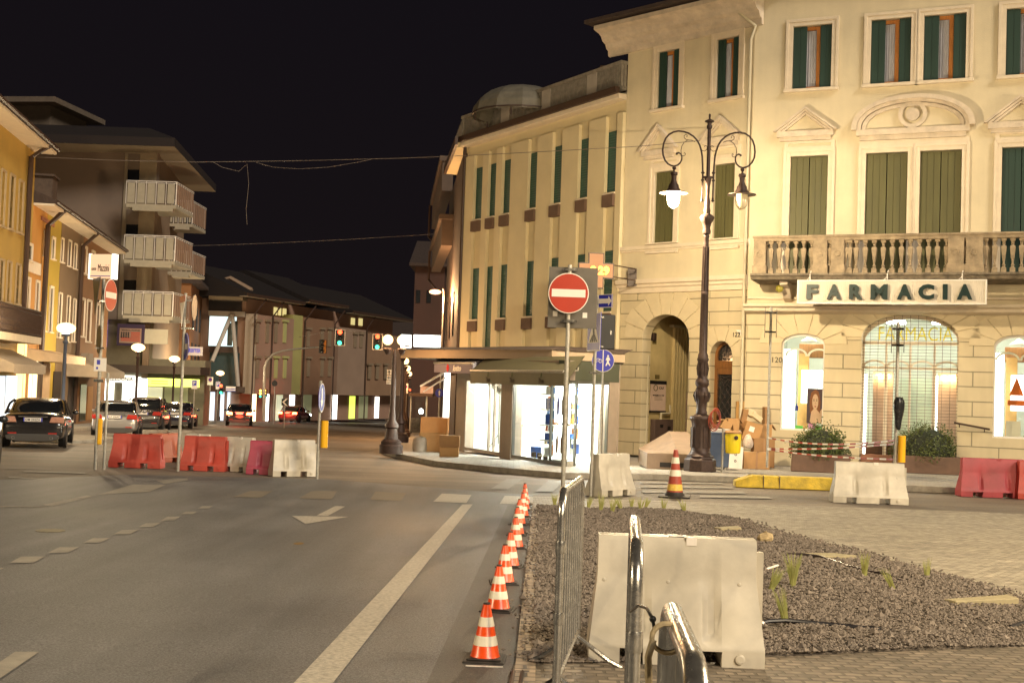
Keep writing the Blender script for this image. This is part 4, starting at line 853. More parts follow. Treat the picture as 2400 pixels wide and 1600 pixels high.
def shopwin(W, a, c, v0=.16, v1=None, name='shop_window', mull=(), mat=m_frm):
    v1 = v1 or VG; b = MB(); b.holed(rect(a, c, v0 - .1, v1 + .08), [rect(a + .05, c - .05, v0, v1)], -.03, .05)
    for m in mull: b.box(m - .03, m + .03, -.02, .045, v0, v1)
    f = put(W, sp_, b, name, mat); g = MB(); g.face([(a, .01, v0), (c, .01, v0), (c, .01, v1), (a, .01, v1)]); g.build('pane', m_glass, f, recalc=False); return f
shopwin(F1, f1u(1092), f1u(1176), mull=(f1u(1146), f1u(1158)), mat=m_pil); shopwin(F2, .03, F2.L * .98, mull=(f2u(1291),)); shopwin(F3, .05, f3u(1424), v0=.03, mull=(f3u(1350), f3u(1411)), name='glass_door')
b = MB(); b.box(f1u(1092), f1u(1176), -.05, .25, VG + .08, VTs); put(F1, sp_, b, 'fascia', m_pil); b = MB(); b.box(0, F2.L, -.05, .25, VG + .08, VTs); put(F2, sp_, b, 'fascia', m_pil)
b = MB(); b.box(0, F3.L, -.05, .25, VG + .08, VTs); put(F3, sp_, b, 'fascia', M('dark_green_fascia', (0.045, .05, .03), var=.1))
b = MB(); q_ = [(S3.x - .05, S3.y + .1), (S3.x + .08, S3.y + .1), (3.82, 43.6), (3.6, 43.6)]
b.prismz([(x - S1.x, y - S1.y) for x, y in q_], 0, VTs); b.build('side_wall', m_pil, sp_)
# interior as one bright room
def poly_room():
    b = MB(); pts = [(S0.x + .3, S0.y + .25), (S1.x + .3, S1.y + .1), (S2.x + .15, S2.y + .3), (S3.x - .2, S3.y + .3), (S3.x - .3, S3.y + 3), (S1.x + 2.7, S1.y + 5.8), (S0.x + 1.5, S0.y + 4.2)]
    bx = Vector((S1.x, S1.y, 0)); H = VG + .3
    lo = [b.v((x - bx.x, y - bx.y, .02)) for x, y in pts]; hi = [b.v((x - bx.x, y - bx.y, H)) for x, y in pts]
    b.bm.faces.new(lo); b.bm.faces.new(hi)
    for i in (3, 4, 5, 6): j = (i + 1) % 7; b.bm.faces.new((lo[i], lo[j], hi[j], hi[i]))
    r = b.build('interior', m_shopw, sp_, recalc=False)
    for k, (dx, dy) in enumerate(((.5, 2.0), (1.1, .2), (1.9, -1.7), (2.3, 1.0), (2.2, -.7), (-.3, 3.6))):
        b = MB(); b.box(dx - .4, dx + .4, dy - .12, dy + .12, H - .08, H - .03); b.build('ceiling_light', m_lite, r); lamp((dx, dy, H - .25), 380, COOL, .2, r, 'ceiling_lamp')
    return r
sr = poly_room()
W_ = lambda W, u, d, v: W.pt(u, v, -d) - Vector((0, 0, 0))
# light column with photo prints
u0, u1 = f2u(1291) + .05, F2.L - .05
for v0, v1 in ((F2.uv(1300, 990)[1], VG - .03), (.25, F2.uv(1300, 992)[1] - .04)):
    b = MB(); b.box(u0, u1, .08, .16, v0, v1); lb = put(F2, sp_, b, 'light_box', m_litb)
    for s, cc in ((.3, (0.05, .06, .3)), (.65, (.12, .1, .2))):
        uu = u0 + (u1 - u0) * s; b = MB(); vm = (v0 + v1) / 2 - .1; b.prism([(uu - .05, vm - .2), (uu + .05, vm - .2), (uu + .07, vm + .1), (uu + .02, vm + .3), (uu - .06, vm + .15)], .06, .075); b.build('print', M('print_' + str(int(v0 * 10)) + str(s), cc if v0 > .5 else (.35, .16, .06), var=.3), lb)
b = MB(); b.box(u0, u1, .02, .3, .03, .2); put(F2, sp_, b, 'light_box_base', m_pole)
# things in the windows
def box_thing(name, label, cat, W, u, d, v, sx, sy, sz, mat, group=None, rz=0, bevel=.006):
    b = MB(); b.box(-sx / 2, sx / 2, -sy / 2, sy / 2, 0, sz); o = b.build(name, mat, None, bevel=bevel, loc=W.pt(u, v, -d), rz=W.rz + rz); return tag(o, label, cat, group)
def studio_lamp():
    r = thing('spotlight', 'chrome studio spotlight on a tripod stand in the left shop window', 'spotlight', F1.pt(f1u(1121), .02, -.7), F1.rz)
    b = MB(); b.cyl((0, 0, .3), (0, 0, 1.9), .02, 8); b.build('stand', m_chrome, r)
    for a in (0, 2.1, 4.2): b = MB(); b.cyl((0, 0, .6), (.4 * math.cos(a), .4 * math.sin(a), 0), .015, 6); b.build('leg', m_chrome, r)
    b = MB(); b.T = Matrix.Translation((0, 0, 2.1)) @ Matrix.Rotation(R(-55), 4, 'Y') @ Matrix.Rotation(R(20), 4, 'X'); b.lathe([(.02, -.3), (.2, -.28), (.22, -.1), (.22, .25), (.26, .3)], (0, 0, 0), 16); b.T = Matrix.Identity(4)
    b.build('lamp_head', m_steel, r, smooth=True); return r
studio_lamp()
def stool(W, u, d, label):
    r = thing('side_table', label, 'table', W.pt(u, .02, -d), W.rz); b = MB(); b.box(-.3, .3, -.2, .2, .9, .95); b.build('table_top', m_card, r)
    for sx in (-.26, .26):
        for sy in (-.16, .16): b = MB(); b.cyl((sx * 1.1, sy, 0), (sx, sy, .9), .018, 6); b.build('leg', m_card, r)
stool(F1, f1u(1140), .9, 'small wooden trestle table beside the spotlight in the left shop window')
for k in range(3):
    b = MB(); b.box(-.35, .35, -.13, .13, 0, .03); o = b.build('shelf', m_white, None, loc=F1.pt(f1u(1164), .95 + .55 * k, -.5), rz=F1.rz)
    tag(o, ['lowest white shelf behind the narrow pane of the left shop window', 'middle white shelf behind the narrow pane of the left shop window', 'top white shelf behind the narrow pane of the left shop window'][k], 'shelf')
box_thing('olive_bag', 'olive green bag on the middle shelf of the left shop window', 'bag', F1, f1u(1165), .5, 1.53, .4, .14, .16, M('olive_cloth', (.25, .25, .06), var=.2), bevel=.04)
def magazine_rack():
    r = thing('magazine_rack', 'tall slanted clear card rack full of small coloured booklets behind the large shop window', 'rack', F2.pt(f2u(1252), .1, -.55), F2.rz)
    for sx in (-.42, -.12, .18, .45): b = MB(); b.tube([(sx - .12, .25, .2), (sx + .12, .0, 2.1), (sx + .12, 0, 2.45)], .01, 5); b.build('upright', m_steel, r)
    cc = [(.03, .12, .45), (.55, .5, .42), (.1, .1, .12), (.6, .12, .04), (.3, .3, .32), (.45, .3, .08), (.05, .2, .5), (.5, .12, .2), (.15, .15, .2)]
    rnd = random.Random(5)
    for row in range(5):
        b = MB(); z = .42 + row * .36; x = -.1 + row * .05; b.box(-.5 + row * .04, .42 + row * .04, -.02, .1, z, z + .015); tr = b.build('tray', m_litb if False else m_shopw, r)
        for k in range(5):
            b = MB(); x0 = -.46 + row * .04 + k * .19; b.prism([(x0, z + .02), (x0 + .13, z + .02), (x0 + .17, z + .28), (x0 + .04, z + .28)], -.01, .01); b.build('booklet', M('booklet_%d' % rnd.randrange(9), cc[rnd.randrange(9)], var=.4, scale=12), tr)
magazine_rack()
box_thing('perforated_board', 'ochre perforated display board beside the booklet rack in the large shop window', 'panel', F2, f2u(1281), .6, .1, .42, .04, 2.2, M('ochre_board', (.42, .3, .13), var=.1))
box_thing('red_poster', 'red and orange poster pinned on the ochre panel in the large shop window', 'poster', F2, f2u(1280), .55, 1.85, .3, .01, .35, M('red_print', (.6, .1, .05), var=.5, scale=5))
box_thing('blue_crate', 'blue crate on the floor of the large shop window', 'crate', F2, f2u(1232), .35, .12, .3, .2, .32, M('blue_crate_mat', (.03, .13, .5), var=.1))
for k, (px, hh) in enumerate(((1239, .2), (1252, .2), (1266, .18))):
    box_thing('dark_candle', ['dark candle left in the front row on the large shop window floor', 'dark candle in the middle of the front row on the large shop window floor', 'brown candle right in the front row on the large shop window floor'][k], 'candle', F2, f2u(px), .2, .1, .12, .1, hh, M('dark_wax', (.04, .035, .03), var=.2))
rnd = random.Random(9); cc = [(.04, .14, .5), (.6, .62, .6), (.05, .3, .55), (.55, .2, .05), (.4, .42, .45), (.02, .08, .35)]
sh_ = thing('display_shelf', 'white shelving with blue and white goods inside the shop door', 'shelf', F3.pt(f3u(1392), .05, -1.0), F3.rz)
for row in range(5):
    b = MB(); z = .2 + row * .42; b.box(-.9, .9, -.15, .2, z, z + .03); s1 = b.build('shelf_board', m_shopw, sh_)
    for k in range(7): x0 = -.85 + k * .25; hh = .12 + rnd.random() * .18; b = MB(); b.box(x0, x0 + .1 + rnd.random() * .1, -.1, .05, z + .03, z + .03 + hh); b.build('carton', M('goods_%d' % rnd.randrange(6), cc[rnd.randrange(6)], var=.3), s1)
b = MB(); u = f3u(1350)
b.rings([[(u + (.17 + .012 * math.cos(j)) * math.cos(i * math.pi / 16), -.06 + .012 * math.sin(j), 1.1 + (.17 + .012 * math.cos(j)) * math.sin(i * math.pi / 16)) for j in (0, 1.57, 3.14, 4.71)] for i in range(33)], closed_ends=False); put(F3, sp_, b, 'door_handle', m_steel)
b = MB(); b.box(f3u(1334), f3u(1345), .05, .06, .55, .8); b.box(f3u(1338), f3u(1344), .05, .06, 1.3, 1.75); put(F3, sp_, b, 'notice', M('grey_notice', (.35, .4, .38), var=.2))
# canopy roof skirt
cz0 = P(1290, 842, 35.4).z; cz1 = P(1290, 815, 35.4).z
K = [hpx(935, 40.2), hpx(1290, 35.0), hpx(1300, 35.2), hpx(1462, 36.4)]
cn = thing('canopy_roof', 'tiled canopy roof with pale fascia running over the corner shops', 'canopy', (K[1].x, K[1].y, cz0))
kk = [Vector((p.x - K[1].x, p.y - K[1].y, 0)) for p in K]; b = MB(); ce = cz1 - cz0
inn = [kk[0] + Vector((.6, 2.0, 0)), kk[1] + Vector((.2, 1.2, 0)), kk[2] + Vector((.25, 1.1, 0)), kk[3] + Vector((.4, 1, 0))]
for i in range(3):
    b.face([kk[i], kk[i + 1], kk[i + 1] + Vector((0, .12, ce * .82)), kk[i] + Vector((0, .12, ce * .82))])
b.build('fascia', M('fascia_metal', (0.27, .2, .13), var=.1, scale=2), cn, recalc=False); b = MB()
for i in range(3): b.face([kk[i] + Vector((0, .06, ce * .82)), kk[i + 1] + Vector((0, .06, ce * .82)), inn[i + 1] + Vector((0, .8, ce * 1.35)), inn[i] + Vector((0, .8, ce * 1.35))])
b.build('tiles', m_roof, cn, recalc=False); b = MB(); b.face([kk[0] + Vector((0, .02, .01)), kk[1] + Vector((0, .02, .01)), kk[2] + Vector((0, .02, .01)), kk[3] + Vector((0, .02, .01)), kk[3] + Vector((.5, 8, .01)), kk[0] + Vector((4, 11, .01))])
b.build('soffit', M('soffit_grey', (0.22, .2, .16), var=.1), cn, recalc=False)
for p0, p1 in ((S1 + Vector((-.1, -.05, 0)), S2 + Vector((-.1, .2, 0))),):
    b = MB(); q0, q1 = p0.lerp(p1, .02) - Vector((K[1].x, K[1].y, 0)), p0.lerp(p1, .95) - Vector((K[1].x, K[1].y, 0)); b.tube([q0.lerp(q1, .0) + Vector((.2, .3, -.06)), q0.lerp(q1, .32) + Vector((.2, .3, -.06))], .03, 6); b.build('neon_tube', m_litb, cn)
# awnings
def awning(name, label, tp, bt, drop, mat, mval, extra=None):
    o = tp[0]; r = thing(name, label, 'awning', o); b = MB(); n = 8
    for i in range(n):
        f0, f1 = i / n, (i + 1) / n; a0, a1_ = tp[0].lerp(tp[1], f0) - o, tp[0].lerp(tp[1], f1) - o; c0, c1 = bt[0].lerp(bt[1], f0) - o, bt[0].lerp(bt[1], f1) - o
        b.face([c0, c1, a1_, a0])
    b.build('fabric', mat, r, recalc=False); b = MB()
    c0, c1 = bt[0] - o, bt[1] - o; dn = Vector((0, 0, -drop)); b.face([c0 + dn, c1 + dn, c1, c0]); b.build('valance', mval, r, recalc=False)
    b = MB(); b.tube([c0 + Vector((0, .03, .0)), c1 + Vector((0, .03, .0))], .04, 8); b.build('front_bar', m_pole, r)
    b = MB()
    for q in (0.06, .94): a = tp[0].lerp(tp[1], q) - o + Vector((0, 0, -.25)); c = bt[0].lerp(bt[1], q) - o; b.tube([a, (a + c) / 2 + Vector((.25, 0, -.05)), c], .02, 5)
    b.build('arm', m_pole, r)
    for a, c in ((tp[0] - o, c0), (tp[1] - o, c1)): b = MB(); b.face([a, c, c + dn]); b.build('side_flap', mat, r, recalc=False)
    return r, c0, c1
m_ag = M('olive_awning', (0.06, 0.052, 0.02), rough=.9, var=.18, scale=1.5); m_av = M('beige_valance', (0.26, .235, .16), rough=.9, var=.08, scale=2)
tp = [P(1140, 838, 37.9), P(1372, 834, 33.3)]; bt = [P(1103, 869, 36.2), P(1322, 871, 31.0)]
r_, c0, c1 = awning('awning', 'dark green sloping awning with a beige printed valance over the large shop window', tp, bt, .36, m_ag, m_av)
ang = math.atan2((c1 - c0).y, (c1 - c0).x)
for px in (.22, .49, .79):
    c = c0.lerp(c1, px) + Vector((0, 0, -.24)) - Vector((-math.sin(ang), math.cos(ang), 0)) * .02
    text('Thun', M('valance_print', (0.08, .06, .04), var=0), r_, 'lettering', loc=c, h=.14, wd=.3, rz=ang)
    b = MB(); b.prism([(-.02, -.06), (.02, -.05), (.025, .04), (.0, .08), (-.015, .0)], -.004, 0); b.build('emblem', M('green_print', (.07, .12, .02), var=0), r_, loc=c + Vector((0, 0, .15)), rz=ang)
tp = [P(1030, 838, 41.5), P(1142, 838, 38.6)]; bt = [P(1018, 850, 39.6), P(1108, 852, 37.0)]
r2, c0, c1 = awning('awning', 'lilac grey awning with a red diamond and white lettering left of the green awning', tp, bt, .3, M('lilac_awning', (0.3, .28, .32), var=.08), M('lilac_valance', (0.21, .18, .23), var=.05))
ang = math.atan2((c1 - c0).y, (c1 - c0).x); nn = Vector((-math.sin(ang), math.cos(ang), 0)) * .015
text('lotto', m_swht, r2, 'lettering', loc=c0.lerp(c1, .62) + Vector((0, 0, -.15)) - nn, h=.19, wd=.62, rz=ang, bold=.04, italic=.25)
b = MB(); b.holed([(-.1, 0), (0, -.14), (.1, 0), (0, .14)], [[(-.025, 0), (0, -.04), (.025, 0), (0, .04)]], -.006, 0); b.build('emblem', M('red_print2', (.6, .02, .02), var=0), r2, loc=c0.lerp(c1, .38) + Vector((0, 0, -.15)) - nn, rz=ang)
# ---- brown building behind, with projecting bays
b1 = P(1030, 950, 62); bk = thing('brown_building', 'dark brown building with projecting bay boxes beyond the cream corner building', 'building', (b1.x, b1.y, gz(0, 60)))
m_br = M('dark_brown_wall', (0.045, .026, .018), var=.2)
FR = Fac(P(1036, 950, 66), P(1066, 950, 53), gz(0, 60))
b = MB(); b.box(0, FR.L, 0, 6, 0, FR.uv(1052, 470)[1]); put(FR, bk, b, 'wall', m_br)
for y0, y1 in ((435, 490), (555, 605)):
    r = FR.rect(1034, 1060, y0, y1); b = MB(); b.box(r[0] + .3, r[1], -.55, 0, r[2], r[3]); b.box(r[0] + .1, r[1] + .1, -.7, 0, r[3], r[3] + .25); w_ = put(FR, bk, b, 'bay_window', M('bay_plaster', (0.13, .09, .065), var=.1)); b = MB(); b.tube([(r[0] + .2, -.7, r[3]), (r[0] + .2, -.7, r[2] - .5), (r[0] + 1.5, -.2, r[2] - 1.2)], .08, 6); b.build('downpipe', m_gut, w_)
b = MB()
for k in range(3): b.box(2 + k * 3.3, 3 + k * 3.3, -.03, 0, 5, 7)
put(FR, bk, b, 'window', m_dglass)
# far dark buildings closing the street
def simple_block(name, label, pxl, pxr, Y, ytop, col, wins=(), lit=(), depth=12, roof=True, rcol=None):
    A, B_ = P(pxl, 930, Y), P(pxr, 930, Y); W = Fac(A, B_, gz(0, Y)); r = thing(name, label, 'building', (A.x, A.y, W.z0)); H = W.uv((pxl + pxr) / 2, ytop)[1]
    b = MB(); b.box(0, W.L, 0, depth, 0, H); put(W, r, b, 'wall', M('wall_' + label[:14].replace(' ', '_'), col, var=.15, scale=.5))
    if roof: b = MB(); b.rings([[(u, y, z) for y, z in ((-.6, H), (-.6, H + .2), (depth / 2, H + 2.6), (depth + .6, H + .2), (depth + .6, H))] for u in (-.4, W.L + .4)]); put(W, r, b, 'roof', m_roof)
    for q in wins: x = W.rect(*q); b = MB(); b.box(x[0], x[1], -.05, .0, x[2], x[3]); put(W, r, b, 'window', m_dglass)
    for q in lit: x = W.rect(*q); b = MB(); b.box(x[0], x[1], -.05, .0, x[2], x[3]); put(W, r, b, 'lit_window', m_litw)
    return r, W
simple_block('brick_building', 'dark reddish brick block behind the white lit sign boxes', 962, 1032, 92, 625, (0.07, .032, .022), wins=[(975, 985, 680, 710), (1000, 1010, 680, 710)], lit=[])
simple_block('far_house', 'dim low house far down the street between the lamps', 905, 975, 150, 790, (0.12, .07, .04), lit=[(925, 932, 860, 880)], wins=[(912, 918, 830, 850), (940, 948, 830, 850)])
# small roof things
b = MB(); c = P(1442, 186, 46); b.box(-.6, .6, -.4, .4, -1, .4); tag(b.build('chimney', M('brick_chimney', (.1, .06, .04), var=.3), None, loc=c), 'low brick chimney on the roof terrace next to the pharmacy wall', 'chimney')
# ------------------------------------------------------------------ the left row of houses
LD = -12.45
def lp(y): return Vector((LD - .1586 * y, y, 0))
FL = Fac(lp(20), lp(88), -1.06)
def house(name, label, px0, px1, ytop_px, col, top=None, back=9.0, roof=True, gable=False, soff=True):
    u0, u1 = FL.uv(px0, 900)[0], FL.uv(px1, 900)[0]; r = thing(name, label, 'house', FL.pt(u0, 0)); H = top or FL.uv(*ytop_px)[1]
    b = MB(); b.box(u0 + .02, u1 - .02, 0, back, -.6, H); put(FL, r, b, 'wall', M('plaster_' + label[:10].replace(' ', '_'), col, var=.1, scale=.8))
    if roof:
        b = MB(); b.rings([[(u, y, z) for y, z in ((-.9, H + .02), (-.9, H + .2), (back / 2, H + 2.4), (back, H + .2), (back, H + .02))] for u in (u0 + .01, u1 - .01)]); put(FL, r, b, 'roof', m_roof)
        b = MB(); b.box(u0 + .02, u1 - .02, -.86, 0, H - .08, H + .018); put(FL, r, b, 'soffit', m_trim); b = MB(); b.tube([(u0 + .05, -.95, H + .12), (u1 - .05, -.95, H + .12)], .09, 6); put(FL, r, b, 'gutter', m_gut)
    return r, u0, u1, H
m_shp = M('pink_shutter', (0.3, .2, .13), var=.1); m_shd = M('dark_shutter', (0.03, .022, .018), var=.2)
h1, a, c, H1 = house('yellow_house', 'mustard yellow house with an iron balcony at the left edge', -240, 58, (80, 352), (0.42, .27, .055))
for q, st in (((-22, -12, 385, 520), 'closed'), ((0, 9, 400, 530), 'closed'), ((21, 30, 411, 538), 'closed'), ((42, 51, 425, 546), 'closed'), ((-22, -10, 600, 705), 'closed'), ((-3, 5, 610, 706), 'closed'), ((15, 23, 615, 708), 'closed'), ((36, 44, 621, 712), 'closed')):
    window(FL, h1, FL.rect(*q), st, trim=.07, sill=.08, sh=m_shp, depth=.0, proud=.04, trimmat=M('faded_trim', (.42, .31, .17), var=.1))
q = FL.rect(-60, 90, 720, 785)
vbal = FL.uv(40, 783, 1.0)[1]; u1 = FL.uv(91, 790, 1.0)[0]; u0 = FL.uv(-80, 760, 1.0)[0]
b = MB(); b.box(u0, u1, -1.1, 0, vbal - .28, vbal); bl = put(FL, h1, b, 'balcony_slab', M('balcony_plaster', (0.5, .42, .3), var=.1)); b = MB(); vtb = FL.uv(40, 718, 1.0)[1]; n = 60
for j in range(n + 1): u = u0 + (u1 - u0) * j / n; b.tube([(u, -1.03, vbal), (u, -1.1, vbal + (vtb - vbal) * .5), (u, -1.03, vtb)], .02, 4)
for j in range(8): u = u1 - .03; b.tube([(u, -.14 * j, vbal), (u, -.14 * j, vtb)], .02, 4)
for z in (vbal + .08, vbal + .3, (vbal + vtb) / 2, vtb - .15, vtb): b.tube([(u0, -1.05, z), (u1, -1.05, z), (u1, 0, z)], .028, 4)
b.build('railing', m_iron, bl)
for q in ((-60, 8, 880, 985), (12, 36, 880, 985)): x = FL.rect(*q); b = MB(); b.box(x[0], x[1], -.04, 0, 0, x[3]); put(FL, h1, b, 'lit_shop_window', M('cool_window', (.7, .85, 1), emis=1.1, ecol=(0.72, 0.86, 1.0), var=0))
for q in ((49, 56, 835, 985),): x = FL.rect(*q); b = MB(); b.box(x[0], x[1], -.04, 0, 0, x[3]); put(FL, h1, b, 'lit_shop_window', M('amber_window', (1, .9, .6), emis=1.7, ecol=(1.0, 0.84, 0.5), var=0))
b = MB(); x = FL.rect(37, 45, 805, 985); b.box(x[0], x[1], -.25, 0, 0, x[3]); put(FL, h1, b, 'light_strip', M('amber_strip', (1, .7, .3), emis=1.6, ecol=(1.0, 0.72, 0.3), var=0))
b = MB(); c = FL.uv(58, 500)[0]; b.tube([(c, -.9, H1 + .05), (c, -.15, H1 - .5), (c, -.15, 0)], .11, 6); put(FL, h1, b, 'downpipe', m_gut)
def awn_left(label, px0, px1, yt, yb, out, mat, closed=False):
    u0, u1 = FL.uv(px0, yt)[0], FL.uv(px1, yt)[0]; vt, vb = FL.uv((px0 + px1) / 2, yt)[1], FL.uv((px0 + px1) / 2, yb, out)[1]
    r = thing('awning', label, 'awning', FL.pt(u0, vt)); b = MB(); b.face([(u0, -out, vb), (u1, -out, vb), (u1, 0, vt), (u0, 0, vt)]); b.face([(u0, -out, vb - .35), (u1, -out, vb - .35), (u1, -out, vb), (u0, -out, vb)])
    put(FL, r, b, 'fabric', mat, recalc=False)
    for u in (u0, u1): b = MB(); b.face([(u, 0, vt), (u, -out, vb), (u, -out, vb - .3), (u, 0, vb - .3)]); put(FL, r, b, 'side_flap', mat, recalc=False)
    return r
m_al = M('grey_awning', (0.3, .24, .17), var=.12)
awn_left('grey brown shop awning at the left picture edge', -60, 26, 815, 850, 1.4, m_al)
h2, a, c, H2 = house('orange_house', 'narrow orange house squeezed between two yellow houses', 58, 93, (128, 507), (0.5, .24, .05))
HH = FL.uv(200, 552)[1]
for q in ((62, 67, 655, 735), (83, 89, 662, 738), (64, 73, 575, 612)): window(FL, h2, FL.rect(*q), 'closed', trim=.1, sill=.06, sh=m_shp, depth=0., proud=.04)
x = FL.rect(60, 92, 612, 640); b = MB(); b.box(x[0], x[1], -.08, 0, x[2], x[3]); put(FL, h2, b, 'string_course', m_trim)
for q in ((66, 72, 840, 985), (75, 85, 845, 985)): x = FL.rect(*q); b = MB(); b.box(x[0], x[1], -.04, 0, 0, x[3]); put(FL, h2, b, 'lit_shop_window', MATS['amber_window'])
b = MB(); c_ = FL.uv(94, 700)[0]; b.tube([(c_, -.9, H2 + .05), (c_, -.2, H2 - .7), (c_, -.15, 0)], .12, 6); put(FL, h2, b, 'downpipe', m_gut)
b = MB(); p_ = FL.uv(110, 440, -2)[0]; b.box(p_ - .6, p_ + .6, 1.6, 2.6, H2, FL.uv(112, 418, -2)[1]); b.box(p_ - .75, p_ + .75, 1.5, 2.7, FL.uv(112, 418, -2)[1], FL.uv(112, 413, -2)[1]); put(FL, h2, b, 'chimney', M('chimney_render', (.12, .08, .055), var=.3))
h3, a, c, H3 = house('yellow_house', 'slim bright yellow house with a white cornice next to the dark downpipe', 93.5, 127, None, (0.38, .27, .035), top=H2)
for q in ((121, 126, 560, 607), (115, 121, 675, 778), (100, 105, 665, 775), (103, 108, 545, 600)): window(FL, h3, FL.rect(*q), 'closed', trim=.1, sill=.06, sh=m_shp, depth=0., proud=.04)
x = FL.rect(95, 114, 850, 985); b = MB(); b.box(x[0], x[1], -.04, 0, 0, x[3]); put(FL, h3, b, 'door', M('pale_door', (.45, .33, .22), var=.1))
x = FL.rect(95, 126, 515, 524); b = MB(); b.box(x[0], x[1], -.06, 0, x[2], x[3]); put(FL, h3, b, 'red_band', M('dusty_red', (.3, .12, .08), var=.1))
h4, a, c, H4 = house('grey_house', 'stained grey brown house with dark narrow shutters', 127.5, 181, None, (0.17, .115, .065), top=H2)
for q in ((142, 147, 560, 614), (159, 165, 565, 624), (173, 178, 573, 630), (136, 142, 688, 790), (155, 161, 695, 800), (170, 175, 702, 800)): window(FL, h4, FL.rect(*q), 'closed', trim=.06, sill=.06, sh=m_shd, depth=0., proud=.03)
b = MB(); c_ = FL.uv(180, 700)[0]; b.tube([(c_, -.9, H2), (c_, -.2, H2 - .7), (c_, -.15, 0)], .1, 6); put(FL, h4, b, 'downpipe', m_gut)
for q in ((122, 140, 870, 985), (158, 178, 885, 985)): x = FL.rect(*q); b = MB(); b.box(x[0], x[1], -.04, 0, 0, x[3]); put(FL, h4, b, 'shop_shutter', m_shd)
h5, a, c, H5 = house('brown_house', 'orange brown house with pale window frames at the end of the low row', 181.5, 246, None, (0.24, .12, .05), top=H2)
for q in ((190, 201, 580, 640), (183, 196, 702, 787), (203, 211, 707, 800), (214, 220, 592, 645), (225, 231, 715, 805)): window(FL, h5, FL.rect(*q), 'closed', trim=.12, sill=.08, sh=m_shp, depth=0., proud=.04)
x = FL.rect(203, 215, 905, 990); b = MB(); b.box(x[0], x[1], -.04, 0, 0, x[3]); put(FL, h5, b, 'roller_shutter', M('orange_roller', (.4, .2, .06), var=.2, scale=20, stretch=(.1, 1, 6)))
x = FL.rect(186, 200, 900, 990); b = MB(); b.box(x[0], x[1], -.04, 0, 0, x[3]); put(FL, h5, b, 'shop_window', m_dglass)
awn_left('large beige awning sloping over the shop of the brown house', 158, 216, 833, 868, 1.8, m_al)
awn_left('thin folded awning on long arms over the yellow house shop', 60, 118, 818, 826, 1.6, M('pale_awning', (.5, .36, .22), var=.1))
b = MB(); q = FL.rect(206, 216, 828, 855, .6); b.box(q[0], q[1], -.65, -.25, q[2], q[3]); tag(put(FL, thing('x', 'x', 'x'), b, 'air_conditioner', M('ac_grey', (.2, .16, .12), var=.1)), 'grey air conditioner unit on the brown house wall', 'air conditioner')
x_ = bpy.data.objects['x']; ac = bpy.data.objects['air_conditioner']; ac.parent = None; bpy.data.objects.remove(x_)
# ------------------------------------------------------------------ tall apartment block
YB = 80.0; ab = thing('apartment_block', 'tall beige apartment block with white panelled corner balconies and wide dark eaves', 'apartment block', (P(290, 950, YB).x, YB, gz(0, YB)))
FA = Fac(P(-260, 950, YB + 2.5), P(343, 950, YB), gz(0, YB)); FAs = Fac(P(343, 950, YB), P(413, 950, 95), gz(0, YB))
m_ab = M('beige_block_render', (0.25, .185, .14), var=.08, scale=.4); m_ab2 = M('block_band', (0.36, .29, .2), var=.06)
HA = FA.uv(260, 343)[1]; Vs = FA.uv(260, 748)[1]
b = MB(); b.box(0, FA.L, 0, .4, Vs, HA); put(FA, ab, b, 'wall', m_ab); b = MB(); b.box(0, FA.L, .3, .6, 0, Vs - .01); put(FA, ab, b, 'ground_floor', M('block_base', (.2, .17, .11), var=.1))
b = MB(); b.box(.05, FAs.L, 0, .4, 2.9, HA); put(FAs, ab, b, 'side_wall', M('block_side', (.24, .165, .105), var=.1))
u = FA.uv(284, 600)[0]; b = MB(); b.box(u, FA.L, -.1, 0, Vs, HA); put(FA, ab, b, 'corner_panel', m_ab2)
b = MB(); Rf = [P(85, 342, 78.5), P(408, 343, 77.5), P(481, 413, 92.5)]
z0 = Rf[1].z; pts = [(-70, 78), (Rf[1].x, 77.6), (Rf[2].x, 96), (-70, 96)]; o = ab.location
b.rings([[(x - o.x, y - o.y, z0 - o.z + dz) for x, y in pts] for dz in (0, .55)]); b.build('eaves', M('dark_eaves', (.022, .014, .012), var=.1), ab)
b = MB(); b.face([(x - o.x, y - o.y, z0 - o.z - .01) for x, y in pts]); b.build('soffit', m_ab2, ab, recalc=False)
b = MB(); b.rings([[(x - o.x, y - o.y, z0 - o.z + .55) for x, y in pts], [(-66 - o.x, 82 - o.y, z0 - o.z + 2.0), (P(350, 298, 82).x - o.x, 82 - o.y, z0 - o.z + 2.0), (-27.5 - o.x, 93 - o.y, z0 - o.z + 2.0), (-66 - o.x, 93 - o.y, z0 - o.z + 2.0)]]); b.build('roof', M('dark_roof', (.018, .012, .011), var=.1), ab)
q = FA.rect(-60, 100, 240, 300); b = MB(); b.box(q[0], q[1], 1, 6, HA, q[3]); b.rings([[(u, y, z) for y, z in ((-.5, 0), (-.5, .3), (7, .3), (7, 0))] for u in (q[0], q[1] + 1.2)]) if False else None
b.box(q[0], q[1] + .9, -.2, 7, q[3], q[3] + .35); put(FA, ab, b, 'roof_tower', M('tower_concrete', (.15, .115, .085), var=.15))
for q in ((302, 329, 362, 425), (298, 326, 492, 552), (293, 322, 622, 682)):
    x = FA.rect(*q); b = MB(); b.box(x[0], x[1], -.16, -.1, x[2] + (x[3] - x[2]) * .42, x[3]); w_ = put(FA, ab, b, 'roller_shutter', M('grey_roller', (.22, .17, .13), var=.12, scale=30, stretch=(.1, 1, 4))); b = MB(); b.box(x[0], x[1], -.13, -.1, x[2], x[2] + (x[3] - x[2]) * .42); b.build('pane', m_dglass, w_)
m_pan = M('balcony_panel', (0.42, .37, .27), var=.08); m_pans = M('balcony_side', (.32, .2, .13), var=.1)
